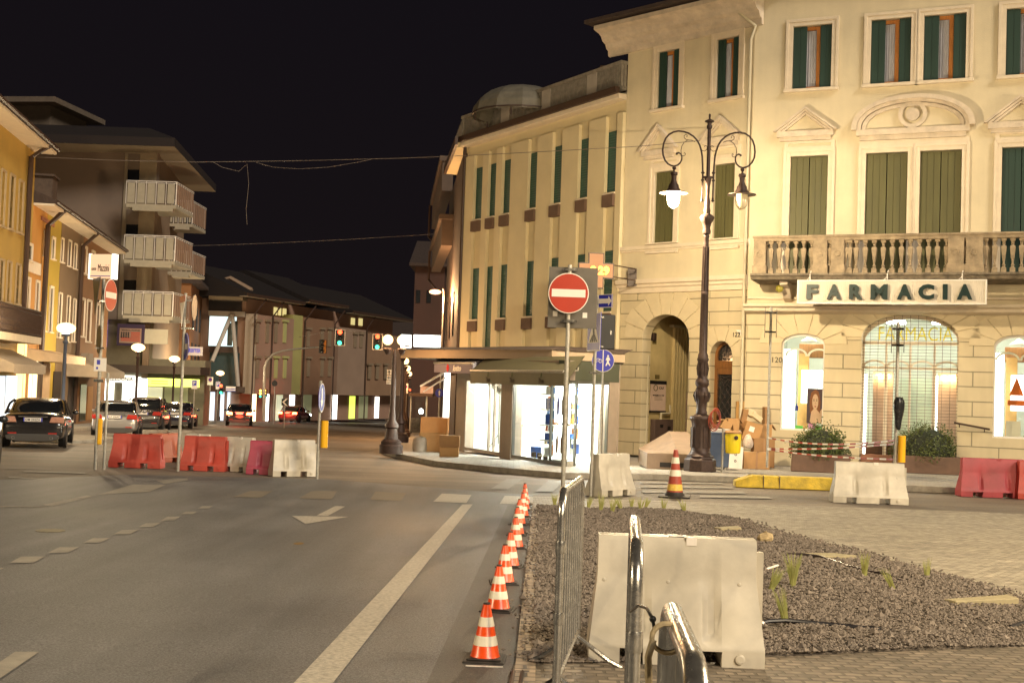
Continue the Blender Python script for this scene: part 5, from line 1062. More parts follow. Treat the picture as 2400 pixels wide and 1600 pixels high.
def balcony(pxa, pxb, yt, yb, Y, dl, label=None):
    A, B_ = P(pxa, (yt + yb) / 2, Y), P(pxb, (yt + yb) / 2, Y); zt = P((pxa + pxb) / 2, yt, Y).z; zb = P((pxa + pxb) / 2, yb, Y).z
    loc = Vector((A.x, Y, zb)) - ab.location; L = B_.x - A.x; H = zt - zb
    b = MB(); b.box(0, L, 0, 2.2, -.22, 0); b.box(L - 2.2, L, 2.2, dl, -.22, 0); b.box(.4, L - .2, -.02, .3, -.42, -.22); s = b.build('balcony', m_pan, ab, loc=loc)
    n = 5
    for k in range(n): x0 = L * k / n + .06; b = MB(); b.box(x0, x0 + L / n - .18, -.03, .0, .08, H - .14); b.build('panel', m_pan, s)
    b = MB()
    for k in range(n + 1): b.box(L * k / n - .05, L * k / n - .02, -.02, .01, 0, H)
    for k in range(8): y = dl * k / 8; b.box(L - .02, L + .01, y, y + .02, 0, H)
    b.tube([(0, 0, H), (L, 0, H), (L, dl, H)], .03, 5); b.tube([(0, 0, H - .1), (L, 0, H - .1), (L, dl, H - .1)], .02, 5); b.build('rail', m_swht, s)
    n2 = 9
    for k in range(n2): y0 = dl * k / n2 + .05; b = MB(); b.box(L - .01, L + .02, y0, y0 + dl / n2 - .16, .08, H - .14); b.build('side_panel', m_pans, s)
for a_ in ((297, 414, 425, 479, 78.2), (292, 411, 552, 610, 78.2), (289, 406, 683, 740, 78.2)): balcony(*a_, 4.2)
for a_ in ((398, 452, 470, 524, 87.0), (392, 450, 588, 636, 87.0)): balcony(*a_, 3.8)
# shops at its foot
for q, m_ in (((226, 247, 748, 812), M('purple_glow', (.3, .2, 1), emis=.7, ecol=(.25, .16, .9), var=0)), ((242, 262, 880, 972), m_litb), ((283, 308, 880, 972), m_litb), ((310, 340, 884, 972), m_litb), ((345, 380, 906, 972), M('soft_shop', (.8, .8, .6), emis=.5, ecol=(.9, .9, .6), var=0)), ((385, 440, 906, 972), M('dim_shop', (.3, .3, .18), emis=.12, ecol=(.8, .8, .4), var=0))):
    x = FA.rect(*q) if q[1] < 343 else None
    if x is None:
        p0, p1 = P(q[0], 930, 79.9), P(q[1], 930, 79.9); zt = P(q[0], q[2], 79.9).z; zb = P(q[0], q[3], 79.9).z; b = MB(); b.box(0, p1.x - p0.x, 0, .05, 0, zt - zb); b.build('lit_shop_window', m_, ab, loc=Vector((p0.x, 79.9, zb)) - ab.location)
    else: b = MB(); b.box(x[0], x[1], .2, .28, x[2], x[3]); put(FA, ab, b, 'lit_shop_window', m_)
def frontal_sign(name, label, x0, x1, y0, y1, Y, mat, cat='sign', d=.12):
    A, B_ = P(x0, (y0 + y1) / 2, Y), P(x1, (y0 + y1) / 2, Y); zt, zb = P((x0 + x1) / 2, y0, Y).z, P((x0 + x1) / 2, y1, Y).z; W, H = B_.x - A.x, zt - zb
    r = thing(name, label, cat, ((A.x + B_.x) / 2, Y, zb)); b = MB(); b.box(-W / 2, W / 2, 0, d, 0, H); b.build('board', mat, r, bevel=.02); return r, W, H
p0, p1 = P(345, 930, 80.3), P(478, 930, 80.3); b = MB(); b.box(0, p1.x - p0.x, 0, 1.5, 0, 4.2); b.build('shop_block', M('shop_block_wall', (.16, .14, .09), var=.15), ab, loc=Vector((p0.x, 80.3, gz(0, 80))) - ab.location)
zf = P(300, 862, 78).z; b = MB(); p0, p1 = P(228, 860, 78), P(470, 860, 78); b.box(0, p1.x - p0.x, 0, 2.4, 0, .5); b.build('shop_canopy', M('dark_canopy', (.05, .035, .025), var=.1), ab, loc=Vector((p0.x, 78, zf - .3)) - ab.location)
r, W, H = frontal_sign('shop_sign', 'dark purple framed board with stars and stripes print under the apartment block', 274, 338, 759, 810, 77.5, M('dark_purple_board', (.03, .015, .04), var=.1))
b = MB(); b.box(-W * .4, W * .4, -.04, 0, H * .12, H * .8); b.build('panel', M('beige_flag', (.25, .16, .12), var=.05), r); text('ORIGINAL MARINES', m_blk, r, 'lettering', loc=(0, -.05, H * .71), h=H * .08, wd=W * .72)
for k in range(5): b = MB(); b.box(W * .02 if k < 3 else -W * .34, W * .36, -.06, -.04, H * (.58 - .09 * k), H * (.58 - .09 * k) + H * .035); b.build('stripe', m_sred, r)
for i in range(4):
    for j in range(3): b = MB(); b.prism([(-W * .32 + i * W * .085 + .06 * math.cos(t_), H * .58 - j * H * .09 + .06 * math.sin(t_)) for t_ in [k * 1.2566 for k in range(5)]], -.06, -.04); b.build('star', m_blk, r)
r, W, H = frontal_sign('blank_sign', 'blank pale panel right of the stars and stripes board', 338, 393, 771, 806, 77.9, M('pale_sign', (.42, .38, .28), var=.06))
r, W, H = frontal_sign('shop_sign', 'white lit fascia reading CALZEDONIA over the shop', 238, 316, 878, 896, 79.0, M('lit_white_fascia', (1, 1, .95), emis=1.2, ecol=(1, .97, .85), var=0)); text('CALZEDONIA', m_blk, r, 'lettering', loc=(0, -.02, H * .5), h=H * .5, wd=W * .9, bold=.02)
r, W, H = frontal_sign('shop_sign', 'glowing yellow green shop fascia below the street lamps', 345, 467, 887, 906, 77.6, M('lime_sign', (.8, 1, .2), emis=1.3, ecol=(.72, .95, .12), var=0))
for k in range(2): b = MB(); b.box(-W * .42, -W * .1, -.02, 0, H * (.3 + .3 * k), H * (.38 + .3 * k)); b.build('stripe', M('olive_print', (.25, .3, .03), var=0), r)
r, W, H = frontal_sign('shop_sign', 'grey sign board reading ARBITER on the orange house', 432, 475, 812, 833, 92, M('grey_board', (.30, .27, .27), var=.06)); text('ARBITER', m_sblue, r, 'lettering', loc=(0, -.02, H * .55), h=H * .45, wd=W * .8, bold=.03)
# orange houses further on
FO = Fac(P(437, 930, 96), P(492, 930, 120), gz(0, 100)); oh = thing('orange_house', 'two storey orange house beyond the apartment block', 'house', FO.pt(0, 0)); Ho = FO.uv(462, 676)[1]
b = MB(); b.box(0, FO.L, 0, 8, 0, Ho); put(FO, oh, b, 'wall', M('orange_plaster', (.28, .12, .04), var=.12)); b = MB(); b.rings([[(u, y, z) for y, z in ((-.8, Ho), (-.8, Ho + .25), (4, Ho + 2.4), (8, Ho + .2), (8, Ho))] for u in (-.2, FO.L + .3)]); put(FO, oh, b, 'roof', m_roof)
for k in range(7):
    for z in (4.3, 7.3): b = MB(); u = 2 + k * 3.2; b.box(u, u + 1.0, -.06, 0, z, z + 1.9); put(FO, oh, b, 'shutter', m_shd)
# ------------------------------------------------------------------ modern complex across the junction
c0 = P(599, 950, 105); cdir = Vector((.332, .943, 0)).normalized(); FC = Fac((c0.x, c0.y), ((c0 + cdir * 46).x, (c0 + cdir * 46).y), gz(0, 112))
cx = thing('modern_complex', 'modern brown and beige housing complex with a glass corner across the junction', 'building', (c0.x, c0.y, FC.z0))
Vg = FC.uv(690, 924)[1]; Vt = FC.uv(645, 742)[1]; He = FC.uv(690, 712)[1]
def seg(pa, pb, col, top, dep=0.0, name='wall', low=None):
    a, c = FC.uv(pa, 880)[0], FC.uv(pb, 880)[0]; b = MB(); b.box(a, c, dep, 8, Vg if low is None else low, top); return put(FC, cx, b, name, M('seg_%d' % pa, tuple(min(.6, v * 1.45) for v in col), var=.1, scale=.4))
seg(599, 684, (.24, .145, .10), Vt); seg(684, 707, (.27, .25, .09), Vt + .4, .1); seg(707, 777, (.17, .095, .055), Vt + .3, .0); seg(777, 790, (.25, .12, .08), Vt - 1, .6); seg(790, 856, (.22, .15, .105), Vt - .2, 0); seg(856, 948, (.2, .12, .07), Vt - .4, .1)
seg(599, 940, (.30, .10, .04), He, 1.2, 'attic_wall', Vt - .5); seg(599, 950, (.1, .075, .05), Vg - .01, 1.5, 'ground_floor', 0)
for pa, pb, dz in ((560, 697, 0), (707, 800, .3), (812, 960, -.1)):
    a, c = FC.uv(pa, 720)[0], FC.uv(pb, 720)[0]; b = MB(); h = He + dz; b.rings([[(u, y, z) for y, z in ((-.7, h), (-.7, h + .25), (6, h + 2.9), (10, h + 2.2), (10, h))] for u in (a, c)]); put(FC, cx, b, 'roof', M('dark_tiles', (.014, .009, .008), var=.2)); b = MB(); b.box(a, c, -.8, .0, h - .05, h - .01); put(FC, cx, b, 'soffit', m_ab2); b = MB(); b.box(a, c, -.85, -.7, h, h + .22); put(FC, cx, b, 'gutter', m_gut)
ww = M('complex_window', (.26, .19, .12), var=.1); wy = M('complex_window_lit', (.35, .33, .12), emis=.06, ecol=(.8, .8, .3), var=0)
for xs, rows in (((599, 622, 642, 663), ((757, 803), (842, 886))), ((718, 750, 768), ((775, 812), (843, 882))), ((828, 842), ((786, 814),)), ((862, 880, 900), ((858, 888),))):
    for x0 in xs:
        for y0, y1 in rows:
            r = FC.rect(x0, x0 + 7, y0, y1); b = MB(); b.box(r[0], r[1], -.08, 0, r[2], r[3]); b.box(r[0] - .2, r[1] + .2, -.2, 0, r[3] + .1, r[3] + .3); put(FC, cx, b, 'window', wy if (x0 == 663 or (x0 == 642 and y0 > 800)) else ww)
for q in ((641, 648, 720, 738), (652, 657, 722, 739), (662, 669, 723, 740), (822, 830, 745, 761), (840, 848, 746, 763)): r = FC.rect(*q, -1.2); b = MB(); b.box(r[0], r[1], 1.1, 1.19, r[2], r[3]); put(FC, cx, b, 'lit_window', M('attic_glow', (1, .9, .4), emis=.65, ecol=(1, .85, .35), var=0))
for px in (592, 635, 711, 781, 857): u = FC.uv(px, 800)[0]; b = MB(); b.tube([(u + 1, -.6, He), (u, -.12, Vt), (u, -.12, 0)], .07, 5); put(FC, cx, b, 'downpipe', m_gut)
for q, m_ in (((592, 600, 923, 985), m_litw), ((625, 632, 923, 985), m_litb), ((648, 662, 925, 985), MATS['soft_shop']), ((680, 690, 925, 985), m_litb), ((712, 730, 925, 985), MATS['dim_shop']), ((778, 790, 925, 985), m_litb), ((820, 832, 928, 985), MATS['lime_sign']), ((880, 888, 930, 985), m_litb), ((842, 862, 928, 985), MATS['dim_shop'])):
    r = FC.rect(*q, -1.4); b = MB(); b.box(r[0], r[1], 1.4, 1.49, .1, r[3]); put(FC, cx, b, 'lit_shop_window', m_)
# glass corner
gY = 105.0; cl = lambda p: p - cx.location
def slab(x0, x1, y0, y1, Y, d, mat, name, **k):
    A, B_ = P(x0, (y0 + y1) / 2, Y), P(x1, (y0 + y1) / 2, Y); zt, zb = P((x0 + x1) / 2, y0, Y).z, P((x0 + x1) / 2, y1, Y).z
    b = MB(); b.box(0, B_.x - A.x, 0, d, 0, zt - zb); return b.build(name, mat, cx, loc=cl(Vector((A.x, Y, zb))), **k)
slab(489, 569, 694, 702, gY - 1.5, 6, m_ab2, 'roof_slab'); slab(489, 566, 702, 729, gY, 4, m_dglass, 'top_glazing'); slab(488, 574, 729, 741, gY - .3, 4, M('white_beam', (.36, .31, .26), var=.05), 'beam')
slab(490, 557, 742, 811, gY + .5, .1, M('lit_glazing', (.8, 1, 1), emis=1.15, ecol=(.72, .95, .98), var=0), 'lit_glazing'); slab(490, 557, 811, 826, gY, 3, m_gut, 'floor_band'); slab(490, 560, 826, 905, gY + .3, .2, M('teal_glazing', (.05, .08, .08), rough=.15, var=.1), 'glazing')
slab(572, 600, 735, 923, gY - .2, 4, M('pale_column', (.34, .27, .2), var=.06), 'corner_wall'); slab(490, 572, 905, 918, gY - .5, 4, m_gut, 'shop_fascia')
for x0, x1, m_ in ((487, 502, 'cool_window'), (516, 524, 'cool_window'), (532, 540, 'cool_window')): slab(x0, x1, 918, 985, gY + .2, .1, MATS[m_], 'lit_shop_window')
slab(548, 556, 752, 812, gY + .42, .05, M('picture_wall', (.08, .09, .07), var=.6, scale=1.5), 'picture'); slab(533, 545, 757, 810, gY + .42, .05, MATS['picture_wall'], 'picture')
b = MB(); q0, q1, q2 = P(542, 738, gY - .6), P(497, 846, gY - 2.5), P(558, 905, gY - .6)
b.tube([cl(q0), cl(q1)], .17, 8); b.tube([cl(q0 + Vector((.1, 0, 0))), cl(q2)], .17, 8); b.build('steel_brace', M('white_steel', (.42, .38, .33), var=.05), cx)
b = MB(); p = [P(502, 664, gY), P(540, 652, gY), P(590, 680, gY - 1)]
b.tube([cl(p[0]), cl(p[1]), cl(p[2])], .2, 4); b.tube([cl(P(532, 655, gY)), cl(P(530, 674, gY))], .12, 4); b.tube([cl(P(562, 668, gY)), cl(P(562, 688, gY))], .12, 4); b.build('roof_truss', M('beam_wood', (.35, .24, .16), var=.1), cx)
# ------------------------------------------------------------------ grand twin lantern post
def lantern(parent, x, z, lit, power=0, s=1.0, y=0.0):
    b = MB(); b.lathe([(.02, .0), (.05, -.02), (.055, -.06), (.02, -.1), (.03, -.14), (.09, -.16), (.10, -.22), (.07, -.25), (.065, -.36), (.09, -.44), (.10, -.46), (.13, -.5), (.14, -.56), (.20, -.66), (.38, -.70), (.38, -.715), (.17, -.70)], (x, y, z), 24)
    l = b.build('lantern', m_iron, parent, smooth=True)
    b = MB(); b.lathe([(.16, -.70), (.165, -.86), (.15, -.97), (.11, -1.05), (.05, -1.10), (.01, -1.11)], (x, y, z), 20); g = b.build('globe', m_bulb if lit else m_frost, l, smooth=True)
    if not lit: b = MB(); b.cyl((x, y, z - .72), (x, y, z - .95), .03, 8); b.build('bulb', m_swht, g)
    else: g.visible_shadow = False if False else True
    return l
def arc_pts(raw, cx=845.0, k=420.0, z0=0, y0=0): return [((x - cx) / k, 0, z0 + (y0 - y) / k) for x, y in raw]
def grand_lamp(base, rz, lit, label, group=None, H=9.4, power=1500):
    r = thing('street_lamp', label, 'street lamp', base, rz, group)
    col = [(.10, 8.05 - .3), (.06, 7.5), (.05, 7.25), (.075, 7.1), (.07, 6.95), (.09, 6.85), (.08, 6.78), (.19, 6.70), (.20, 6.66), (.13, 6.52), (.09, 6.40), (.11, 6.32), (.10, 6.24), (.065, 6.22), (.082, 6.17), (.066, 6.12), (.068, 6.0), (.084, 4.72), (.10, 4.70), (.10, 4.62), (.088, 4.58), (.104, 3.10), (.13, 3.06), (.135, 2.98), (.155, 2.93), (.13, 2.86), (.12, 2.74), (.15, 2.66), (.12, 2.56), (.13, 2.44), (.18, 2.36), (.185, 2.28), (.14, 2.20), (.17, 2.12), (.20, 2.02), (.19, 1.90), (.14, 1.78), (.13, 1.60), (.15, 1.56), (.15, 1.50), (.20, 1.46), (.30, 1.43), (.31, 1.38), (.26, 1.30), (.24, 1.2), (.25, .55), (.29, .45), (.36, .40)]
    b = MB(); b.lathe(col[::-1], (0, 0, 0), 24); b.build('column', m_iron, r, smooth=True)
    b = MB()
    for i in range(12): a = i * math.pi / 6; b.tube([(.098 * math.cos(a), .098 * math.sin(a), 3.15), (.078 * math.cos(a), .078 * math.sin(a), 5.9)], .011, 4)
    b.build('fluting', m_iron, r)
    b = MB(); b.lathe([(.42, 0), (.43, .04), (.42, .30), (.36, .36), (.34, .41)], (0, 0, 0), 8); b.build('plinth', m_iron, r, bevel=.012)
    b = MB()
    for i in range(8):
        a = i * math.pi / 4 + math.pi / 8; c, s = math.cos(a), math.sin(a); b.T = Matrix.Rotation(a, 4, 'Z'); b.box(.225, .262, -.06, .06, .62, 1.15); b.T = Matrix.Identity(4)
    for i in range(10): a = i * math.pi / 5; b.tube([(.19 * math.cos(a), .19 * math.sin(a), 2.08), (.215 * math.cos(a), .215 * math.sin(a), 1.98), (.16 * math.cos(a), .16 * math.sin(a), 1.82)], .02, 5); b.tube([(.12 * math.cos(a), .12 * math.sin(a), 2.85), (.15 * math.cos(a), .15 * math.sin(a), 2.7), (.125 * math.cos(a), .125 * math.sin(a), 2.5)], .016, 5)
    b.build('relief', m_iron, r)
    b = MB(); b.lathe([(.05, 7.6), (.047, 9.02), (.07, 9.04), (.075, 9.1), (.05, 9.15), (.06, 9.19), (.13, 9.22), (.13, 9.235), (.05, 9.28), (.02, 9.3), (.03, 9.36), (.025, 9.41), (.005, 9.44)], (0, 0, 0), 16); b.build('finial', m_iron, r, smooth=True)
    zc = 7.82
    for sgn in (1, -1):
        raw = [(905, 780), (908, 700), (915, 600), (925, 545), (945, 480), (975, 425), (1020, 378), (1075, 345), (1130, 328), (1185, 323), (1240, 335), (1290, 365), (1325, 410), (1347, 470), (1355, 540), (1348, 600), (1325, 655), (1290, 695), (1255, 712), (1222, 718), (1185, 705), (1158, 680), (1142, 645), (1140, 610), (1152, 580), (1175, 566), (1197, 575), (1200, 590)]
        pts = [(sgn * (x - 845) / 420, 0, zc + (800 - y) / 420) for x, y in raw]; b = MB()
        rr = [.024] * 20 + [.022, .021, .02, .018, .018, .022, .028, .03]; b.tube(pts, rr, 8)
        b.tube([(sgn * .14, 0, 7.1), (sgn * .14, 0, zc + .1)], .023, 8)
        for zz, ra in ((7.12, .045), (7.18, .03), (7.66, .045), (7.86, .05)): b.lathe([(ra * .5, -.03), (ra, -.012), (ra, .012), (ra * .5, .03)], (sgn * .14, 0, zz), 10)
        b.tube([(0, 0, 7.74), (sgn * .16, 0, 7.74)], .035, 6); b.build('arm', m_iron, r, smooth=True)
        sc1 = [(1000, 440), (1040, 424), (1080, 424), (1120, 450), (1145, 495), (1152, 545), (1145, 590), (1125, 602), (1105, 592), (1102, 572), (1112, 565), (1118, 575)]
        sc2 = [(1060, 424), (1095, 420), (1120, 400), (1122, 375), (1105, 360), (1088, 368), (1088, 385), (1098, 385)]
        sc3 = [(935, 510), (915, 538), (890, 542), (868, 525), (862, 500), (872, 482), (888, 482), (896, 494)]
        b = MB()
        for s_ in (sc1, sc2, sc3): b.tube([(sgn * (x - 845) / 420, 0, zc + (800 - y) / 420) for x, y in s_], .0095, 5)
        b.build('scroll', m_iron, r, smooth=True)
        L = lit[0] if sgn < 0 else lit[1]
        lantern(r, sgn * .895, zc + .19, L)
        if L: lamp((sgn * .895, 0, zc - .73), power, SODIUM, .1, r)
    return r
gb = G(1640, 1104, .14)
main = grand_lamp(gb, R(-3), (True, False), 'tall ornate twin armed iron street lamp in front of the pharmacy, left lantern lit', power=5200)
# ------------------------------------------------------------------ small globe street lamps
def globe_lamp(px, py, Y, label, group, mat_post=m_iron, hz=None, twin=False, power=500, col=SODIUM, r_=.26, base=None):
    p = P(px, py, Y); r = thing('street_lamp', label, 'street lamp', (p.x, p.y, gz(p.x, p.y) + .12), 0, group); H = p.z - r.location.z
    b = MB(); b.lathe([(.16, 0), (.17, .25), (.11, .35), (.10, .9), (.07, 1.0), (.06, H - .55), (.10, H - .5), (.10, H - .45), (.05, H - .42), (.05, H - .2)], (0, 0, 0), 12); b.build('post', mat_post, r, smooth=True)
    for dx in ((-.42, .42) if twin else (0,)):
        if twin: b = MB(); b.tube([(0, 0, H - .6), (dx * .6, 0, H - .55), (dx, 0, H - .25)], .03, 6); b.build('arm', mat_post, r)
        b = MB(); b.ell((dx, 0, H), r_ * 1.25, r_ * 1.25, r_ * .75, 16, 8); b.build('globe', m_bulbo, r, smooth=True)
        b = MB(); b.lathe([(.12, -.28), (.15, -.2), (.13, -.18)], (dx, 0, H), 10); b.build('globe_holder', mat_post, r)
    lamp((0, 0, H), power * 3, col, .18, r); return r
m_bpost = M('blue_grey_post', (.10, .12, .17), rough=.5, metal=.3, var=.1)
for k, (px, py, Y, lb) in enumerate(((155, 769, 43, 'nearest globe lamp on a blue grey post behind the black car'), (324, 814, 59, 'globe lamp in front of the stars and stripes board'), (409, 841, 74, 'globe lamp just left of the blue arrow sign'), (469, 860, 89, 'greenish globe lamp under the grey ARBITER board'), (516, 874, 97, 'small globe lamp before the glass corner'))):
    globe_lamp(px, py, Y, lb, 'globe lamps along the left street', m_bpost if k == 0 else m_iron, power=620 if k < 2 else (500 if k < 4 else 250))
globe_lamp(838, 901, 134, 'tiny globe lamp far down the street before the brown complex', None, power=1500)
def plinth_lamp(base, px, py, label, twin, s=1.0, power=500):
    p = P(px, py, base.y); r = thing('street_lamp', label, 'street lamp', base, 0, 'lamps along the street centre'); H = p.z - base.z
    b = MB(); b.lathe([(x * s, z * s) for x, z in [(.36, 0), (.36, .25), (.31, .29), (.32, .36), (.21, .44), (.17, .75), (.22, .80), (.21, .87), (.12, 1.0), (.10, 1.2), (.085, 1.3), (.07, H / s - .5), (.04, H / s - .3)]], (0, 0, 0), 16); b.build('post', m_iron, r, smooth=True)
    for dx in ((-.22, .22) if twin else (0,)):
        b = MB(); b.ell((dx, 0, H), .16, .16, .16, 16, 10); b.build('globe', m_bulbo, r, smooth=True)
        b = MB(); b.lathe([(.05, -.45), (.14, -.28), (.12, -.25)], (dx, 0, H), 10); b.build('globe_holder', m_iron, r)
    [lamp((dx, 0, H), power * 1.1, SODIUM2, .18, r) for dx in ((-.3, .3) if twin else (0,))]; return r
pb = G(916, 1062, .14)
plinth_lamp(pb, 937, 797, 'nearest ornate lamp with two globes at the pavement corner', True, power=140)
for k, (px, py, Y) in enumerate(((945, 823, 51), (951, 846, 61), (956, 863, 71), (960, 876, 83))):
    p = P(px, py, Y); plinth_lamp(Vector((p.x, Y, gz(0, Y) + .12)), px, py, ['second globe lamp in the row behind the two globe lamp', 'third globe lamp in the row behind the two globe lamp', 'fourth globe lamp in the row behind the two globe lamp', 'farthest globe lamp in the row behind the two globe lamp'][k], False, power=350)
# mast lamp
mp = P(1031, 950, 60); r = thing('street_lamp', 'tall thin mast with a glaring orange lamp left of the cream corner building', 'street lamp', (mp.x, 60, gz(0, 60))); hd = P(1020, 684, 60); H = hd.z - r.location.z
b = MB(); b.tube([(0, 0, 0), (0, 0, H), (-.05, 0, H + .15)], .05, 8, .03); b.build('mast', m_pole, r); b = MB(); b.ell((hd.x - mp.x, 0, H), .3, .2, .12, 12, 6); b.build('lamp_head', m_mast, r, smooth=True); lamp((hd.x - mp.x, -.1, H - .35), 2600, SODIUM2, .2, r)
# unseen twin lamps added outside the frame to light the foreground
o2 = grand_lamp(Vector((11.5, 9.5, gz(0, 9.5) + .1)), R(80), (True, True), 'ornate twin lantern lamp on the square right of the picture', 'square lamps', power=5200)
lamps_off = [(7.5, -7.0, R(20), 'ornate twin lantern lamp on the square behind the picture'), (27.5, 23.0, R(80), 'ornate twin lantern lamp on the square far right of the picture'), (-16.0, 2.0, R(90), 'ornate twin lantern lamp beside the road left of the picture')]
for x, y, rz, lb in lamps_off: copy_tree(o2, Vector((x, y, gz(x, y) + .1)), rz, lb)
# ------------------------------------------------------------------ traffic cones
def cone(loc, s=1.0, big=False, label='', group=None):
    r = thing('traffic_cone', label, 'traffic cone', loc, random.uniform(-.2, .2), group)
    if not big:
        b = MB(); b.box(-.125, .125, -.125, .125, 0, .018); b.box(-.105, .105, -.105, .105, .018, .03); b.build('base', m_rub, r, bevel=.008)
        prof = [(.088, .03), (.0225, .335)]; f = lambda z: .088 + (.0225 - .088) * (z - .03) / .305
        b = MB(); b.lathe([(.092, .028), (f(.04), .04), (f(.338), .338), (f(.338) * .7, .34)], (0, 0, 0), 24); b.build('body', m_cone, r, smooth=True)
        for z0, z1 in ((.098, .155), (.21, .265)): b = MB(); b.lathe([(f(z0) + .0015, z0), (f(z1) + .0015, z1)], (0, 0, 0), 24); b.build('band', m_band, r, smooth=True)
        b = MB(); b.lathe([(.021, .336), (.022, .345), (.018, .35)], (0, 0, 0), 14); b.build('tip', m_rub, r)
    else:
        b = MB(); b.box(-.3, .3, -.3, .3, 0, .03); b.lathe([(.2, .03), (.16, .08), (.15, .12)], (0, 0, 0), 20); b.build('base', m_rub, r, bevel=.01); f = lambda z: .155 - (.155 - .04) * (z - .1) / .8
        b = MB(); b.lathe([(f(.1), .1), (f(.9), .9), (.03, .905)], (0, 0, 0), 24); b.build('body', m_cone2, r, smooth=True)
        for z0, z1, m_ in ((.13, .25, m_bandy), (.4, .52, m_band), (.64, .76, m_band)): b = MB(); b.lathe([(f(z0) + .003, z0), (f(z1) + .003, z1)], (0, 0, 0), 24); b.build('band', m_, r, smooth=True)
    return r
cb_ = [(303, 1408), (398, 1044), (443, 845), (486, 722), (525, 583), (537, 486), (553, 410), (578, 351), (589, 301), (593, 258)]
ordn = ['first and nearest', 'second', 'third', 'fourth', 'fifth', 'sixth', 'seventh', 'eighth', 'ninth', 'last and farthest']
c0_ = None
for k, (cx_, cy_) in enumerate(cb_):
    p = G(1040 + cx_ / 3.1375, 1100 + (cy_ - 6 + k * .4) / 3.1375, .0); lb = ordn[k] + ' orange and white cone from the camera in the row beside the lane'
    if k == 0: c0_ = cone(p, label=lb, group='cones along the lane edge')
    else: copy_tree(c0_, p, random.uniform(-.25, .25), lb)
cone(G(1581, 1164), big=True, label='big dull red cone with white and yellow bands in front of the ornate lamp')
# ------------------------------------------------------------------ plastic barriers
def barrier(loc, rz, mat, label, group=None, L=1.05, Hh=.78, style=0):
    r = thing('road_barrier', label, 'barrier', loc, rz, group); b = MB(); n = 3
    prof = [(-.21, 0), (-.21, .13), (-.19, .16), (-.10, .50), (-.085, .56), (-.085, Hh - .01), (-.075, Hh), (.075, Hh), (.085, Hh - .01), (.085, .56), (.10, .50), (.19, .16), (.21, .13), (.21, 0)]
    def yat(z):
        for (y0, z0), (y1, z1) in zip(prof[:6], prof[1:7]):
            if z0 <= z <= z1 and z1 > z0: return y0 + (y1 - y0) * (z - z0) / (z1 - z0)
        return -.085
    # body as front/back sheets with grooves and fork slots: column strips along x
    hl = L / 2; gw = .06; slots = [(-.34 * L / 1.05, -.20 * L / 1.05), (.12 * L / 1.05, .27 * L / 1.05)]; grooves = [-.20 * L, .20 * L]
    xs = sorted(set([-hl, hl] + [v for s_ in slots for v in s_] + [g + d for g in grooves for d in (-gw, -gw * .3, gw * .3, gw)]))
    zs = [0, .11, .13, .16, .20, .3, .4, .5, .56, Hh - .03, Hh]
    def depth(x, z):
        d = 0
        for g in grooves:
            if abs(x - g) < gw * .5 and .2 <= z <= .51: d = .05 - .03 * (z - .2) / .31
        return d
    for sgn in (-1, 1):
        grid = {}
        for i, x in enumerate(xs):
            for j, z in enumerate(zs):
                taper = .012 * (1 - z / Hh); xx = x * (1.0 - .085 * min(1, max(0, (z - .13)) / .40)) if abs(abs(x) - hl) < 1e-6 else x
                yy = abs(yat(z)) - depth(x, z); yy -= .010 if j == len(zs) - 1 else 0
                grid[i, j] = b.v((xx, sgn * yy, z))
        for i in range(len(xs) - 1):
            for j in range(len(zs) - 1):
                if j == 0 and any(s0 - 1e-6 <= xs[i] and xs[i + 1] <= s1 + 1e-6 for s0, s1 in slots): continue
                b.bm.faces.new((grid[i, j], grid[i + 1, j], grid[i + 1, j + 1], grid[i, j + 1]))
        if sgn == -1: ga = grid
    for j in range(len(zs) - 1):
        for i in (0, len(xs) - 1): b.bm.faces.new((ga[i, j], grid[i, j], grid[i, j + 1], ga[i, j + 1]))
    J = len(zs) - 1
    for i in range(len(xs) - 1): b.bm.faces.new((ga[i, J], ga[i + 1, J], grid[i + 1, J], grid[i, J]))
    for i in range(len(xs) - 1):
        inslot = any(s0 - 1e-6 <= xs[i] and xs[i + 1] <= s1 + 1e-6 for s0, s1 in slots); j = 1 if inslot else 0
        b.bm.faces.new((ga[i, j], ga[i + 1, j], grid[i + 1, j], grid[i, j]))
    for s0, s1 in slots:
        for xv in (s0, s1): i = xs.index(xv); b.bm.faces.new((ga[i, 0], ga[i, 1], grid[i, 1], grid[i, 0]))
    bmesh.ops.remove_doubles(b.bm, verts=b.bm.verts, dist=1e-5)
    body = b.build('body', mat, r, smooth=True, bevel=.01, seg=2)
    b = MB(); b.box(-.05 * L, .04 * L, -.06, .06, Hh - .035, Hh + .004); b.build('filler_cap', m_blk, r)
    for sx in (-.42, -.05, .36):
        b = MB(); b.T = Matrix.Translation((sx * L, -.095, .5)) @ Matrix.Rotation(R(90), 4, 'X'); b.lathe([(.012, -.01), (.012, .008), (.006, .011)], (0, 0, 0), 10); b.T = Matrix.Identity(4); b.build('moulding_pin', mat, r)
    b = MB(); b.T = Matrix.Translation((hl * .72, -.215, .07)) @ Matrix.Rotation(R(90), 4, 'X'); b.lathe([(.03, -.02), (.03, .008), (.02, .012)], (0, 0, 0), 14); b.T = Matrix.Identity(4); b.build('drain_plug', mat, r)
    b = MB(); b.box(.05 * L, .11 * L, -.09, -.055, Hh - .045, Hh + .006); b.build('cap_tab', m_swht if mat is m_cream else mat, r)
    b = MB(); b.box(-hl * .9, hl * .9, -.0035, .0035, Hh - .002, Hh + .003); b.build('mould_seam', mat, r)
    b = MB(); b.box(hl * .93, hl * .93 + .045, -.03, .03, .2, Hh - .08); b.build('coupling', mat, r)
    return r
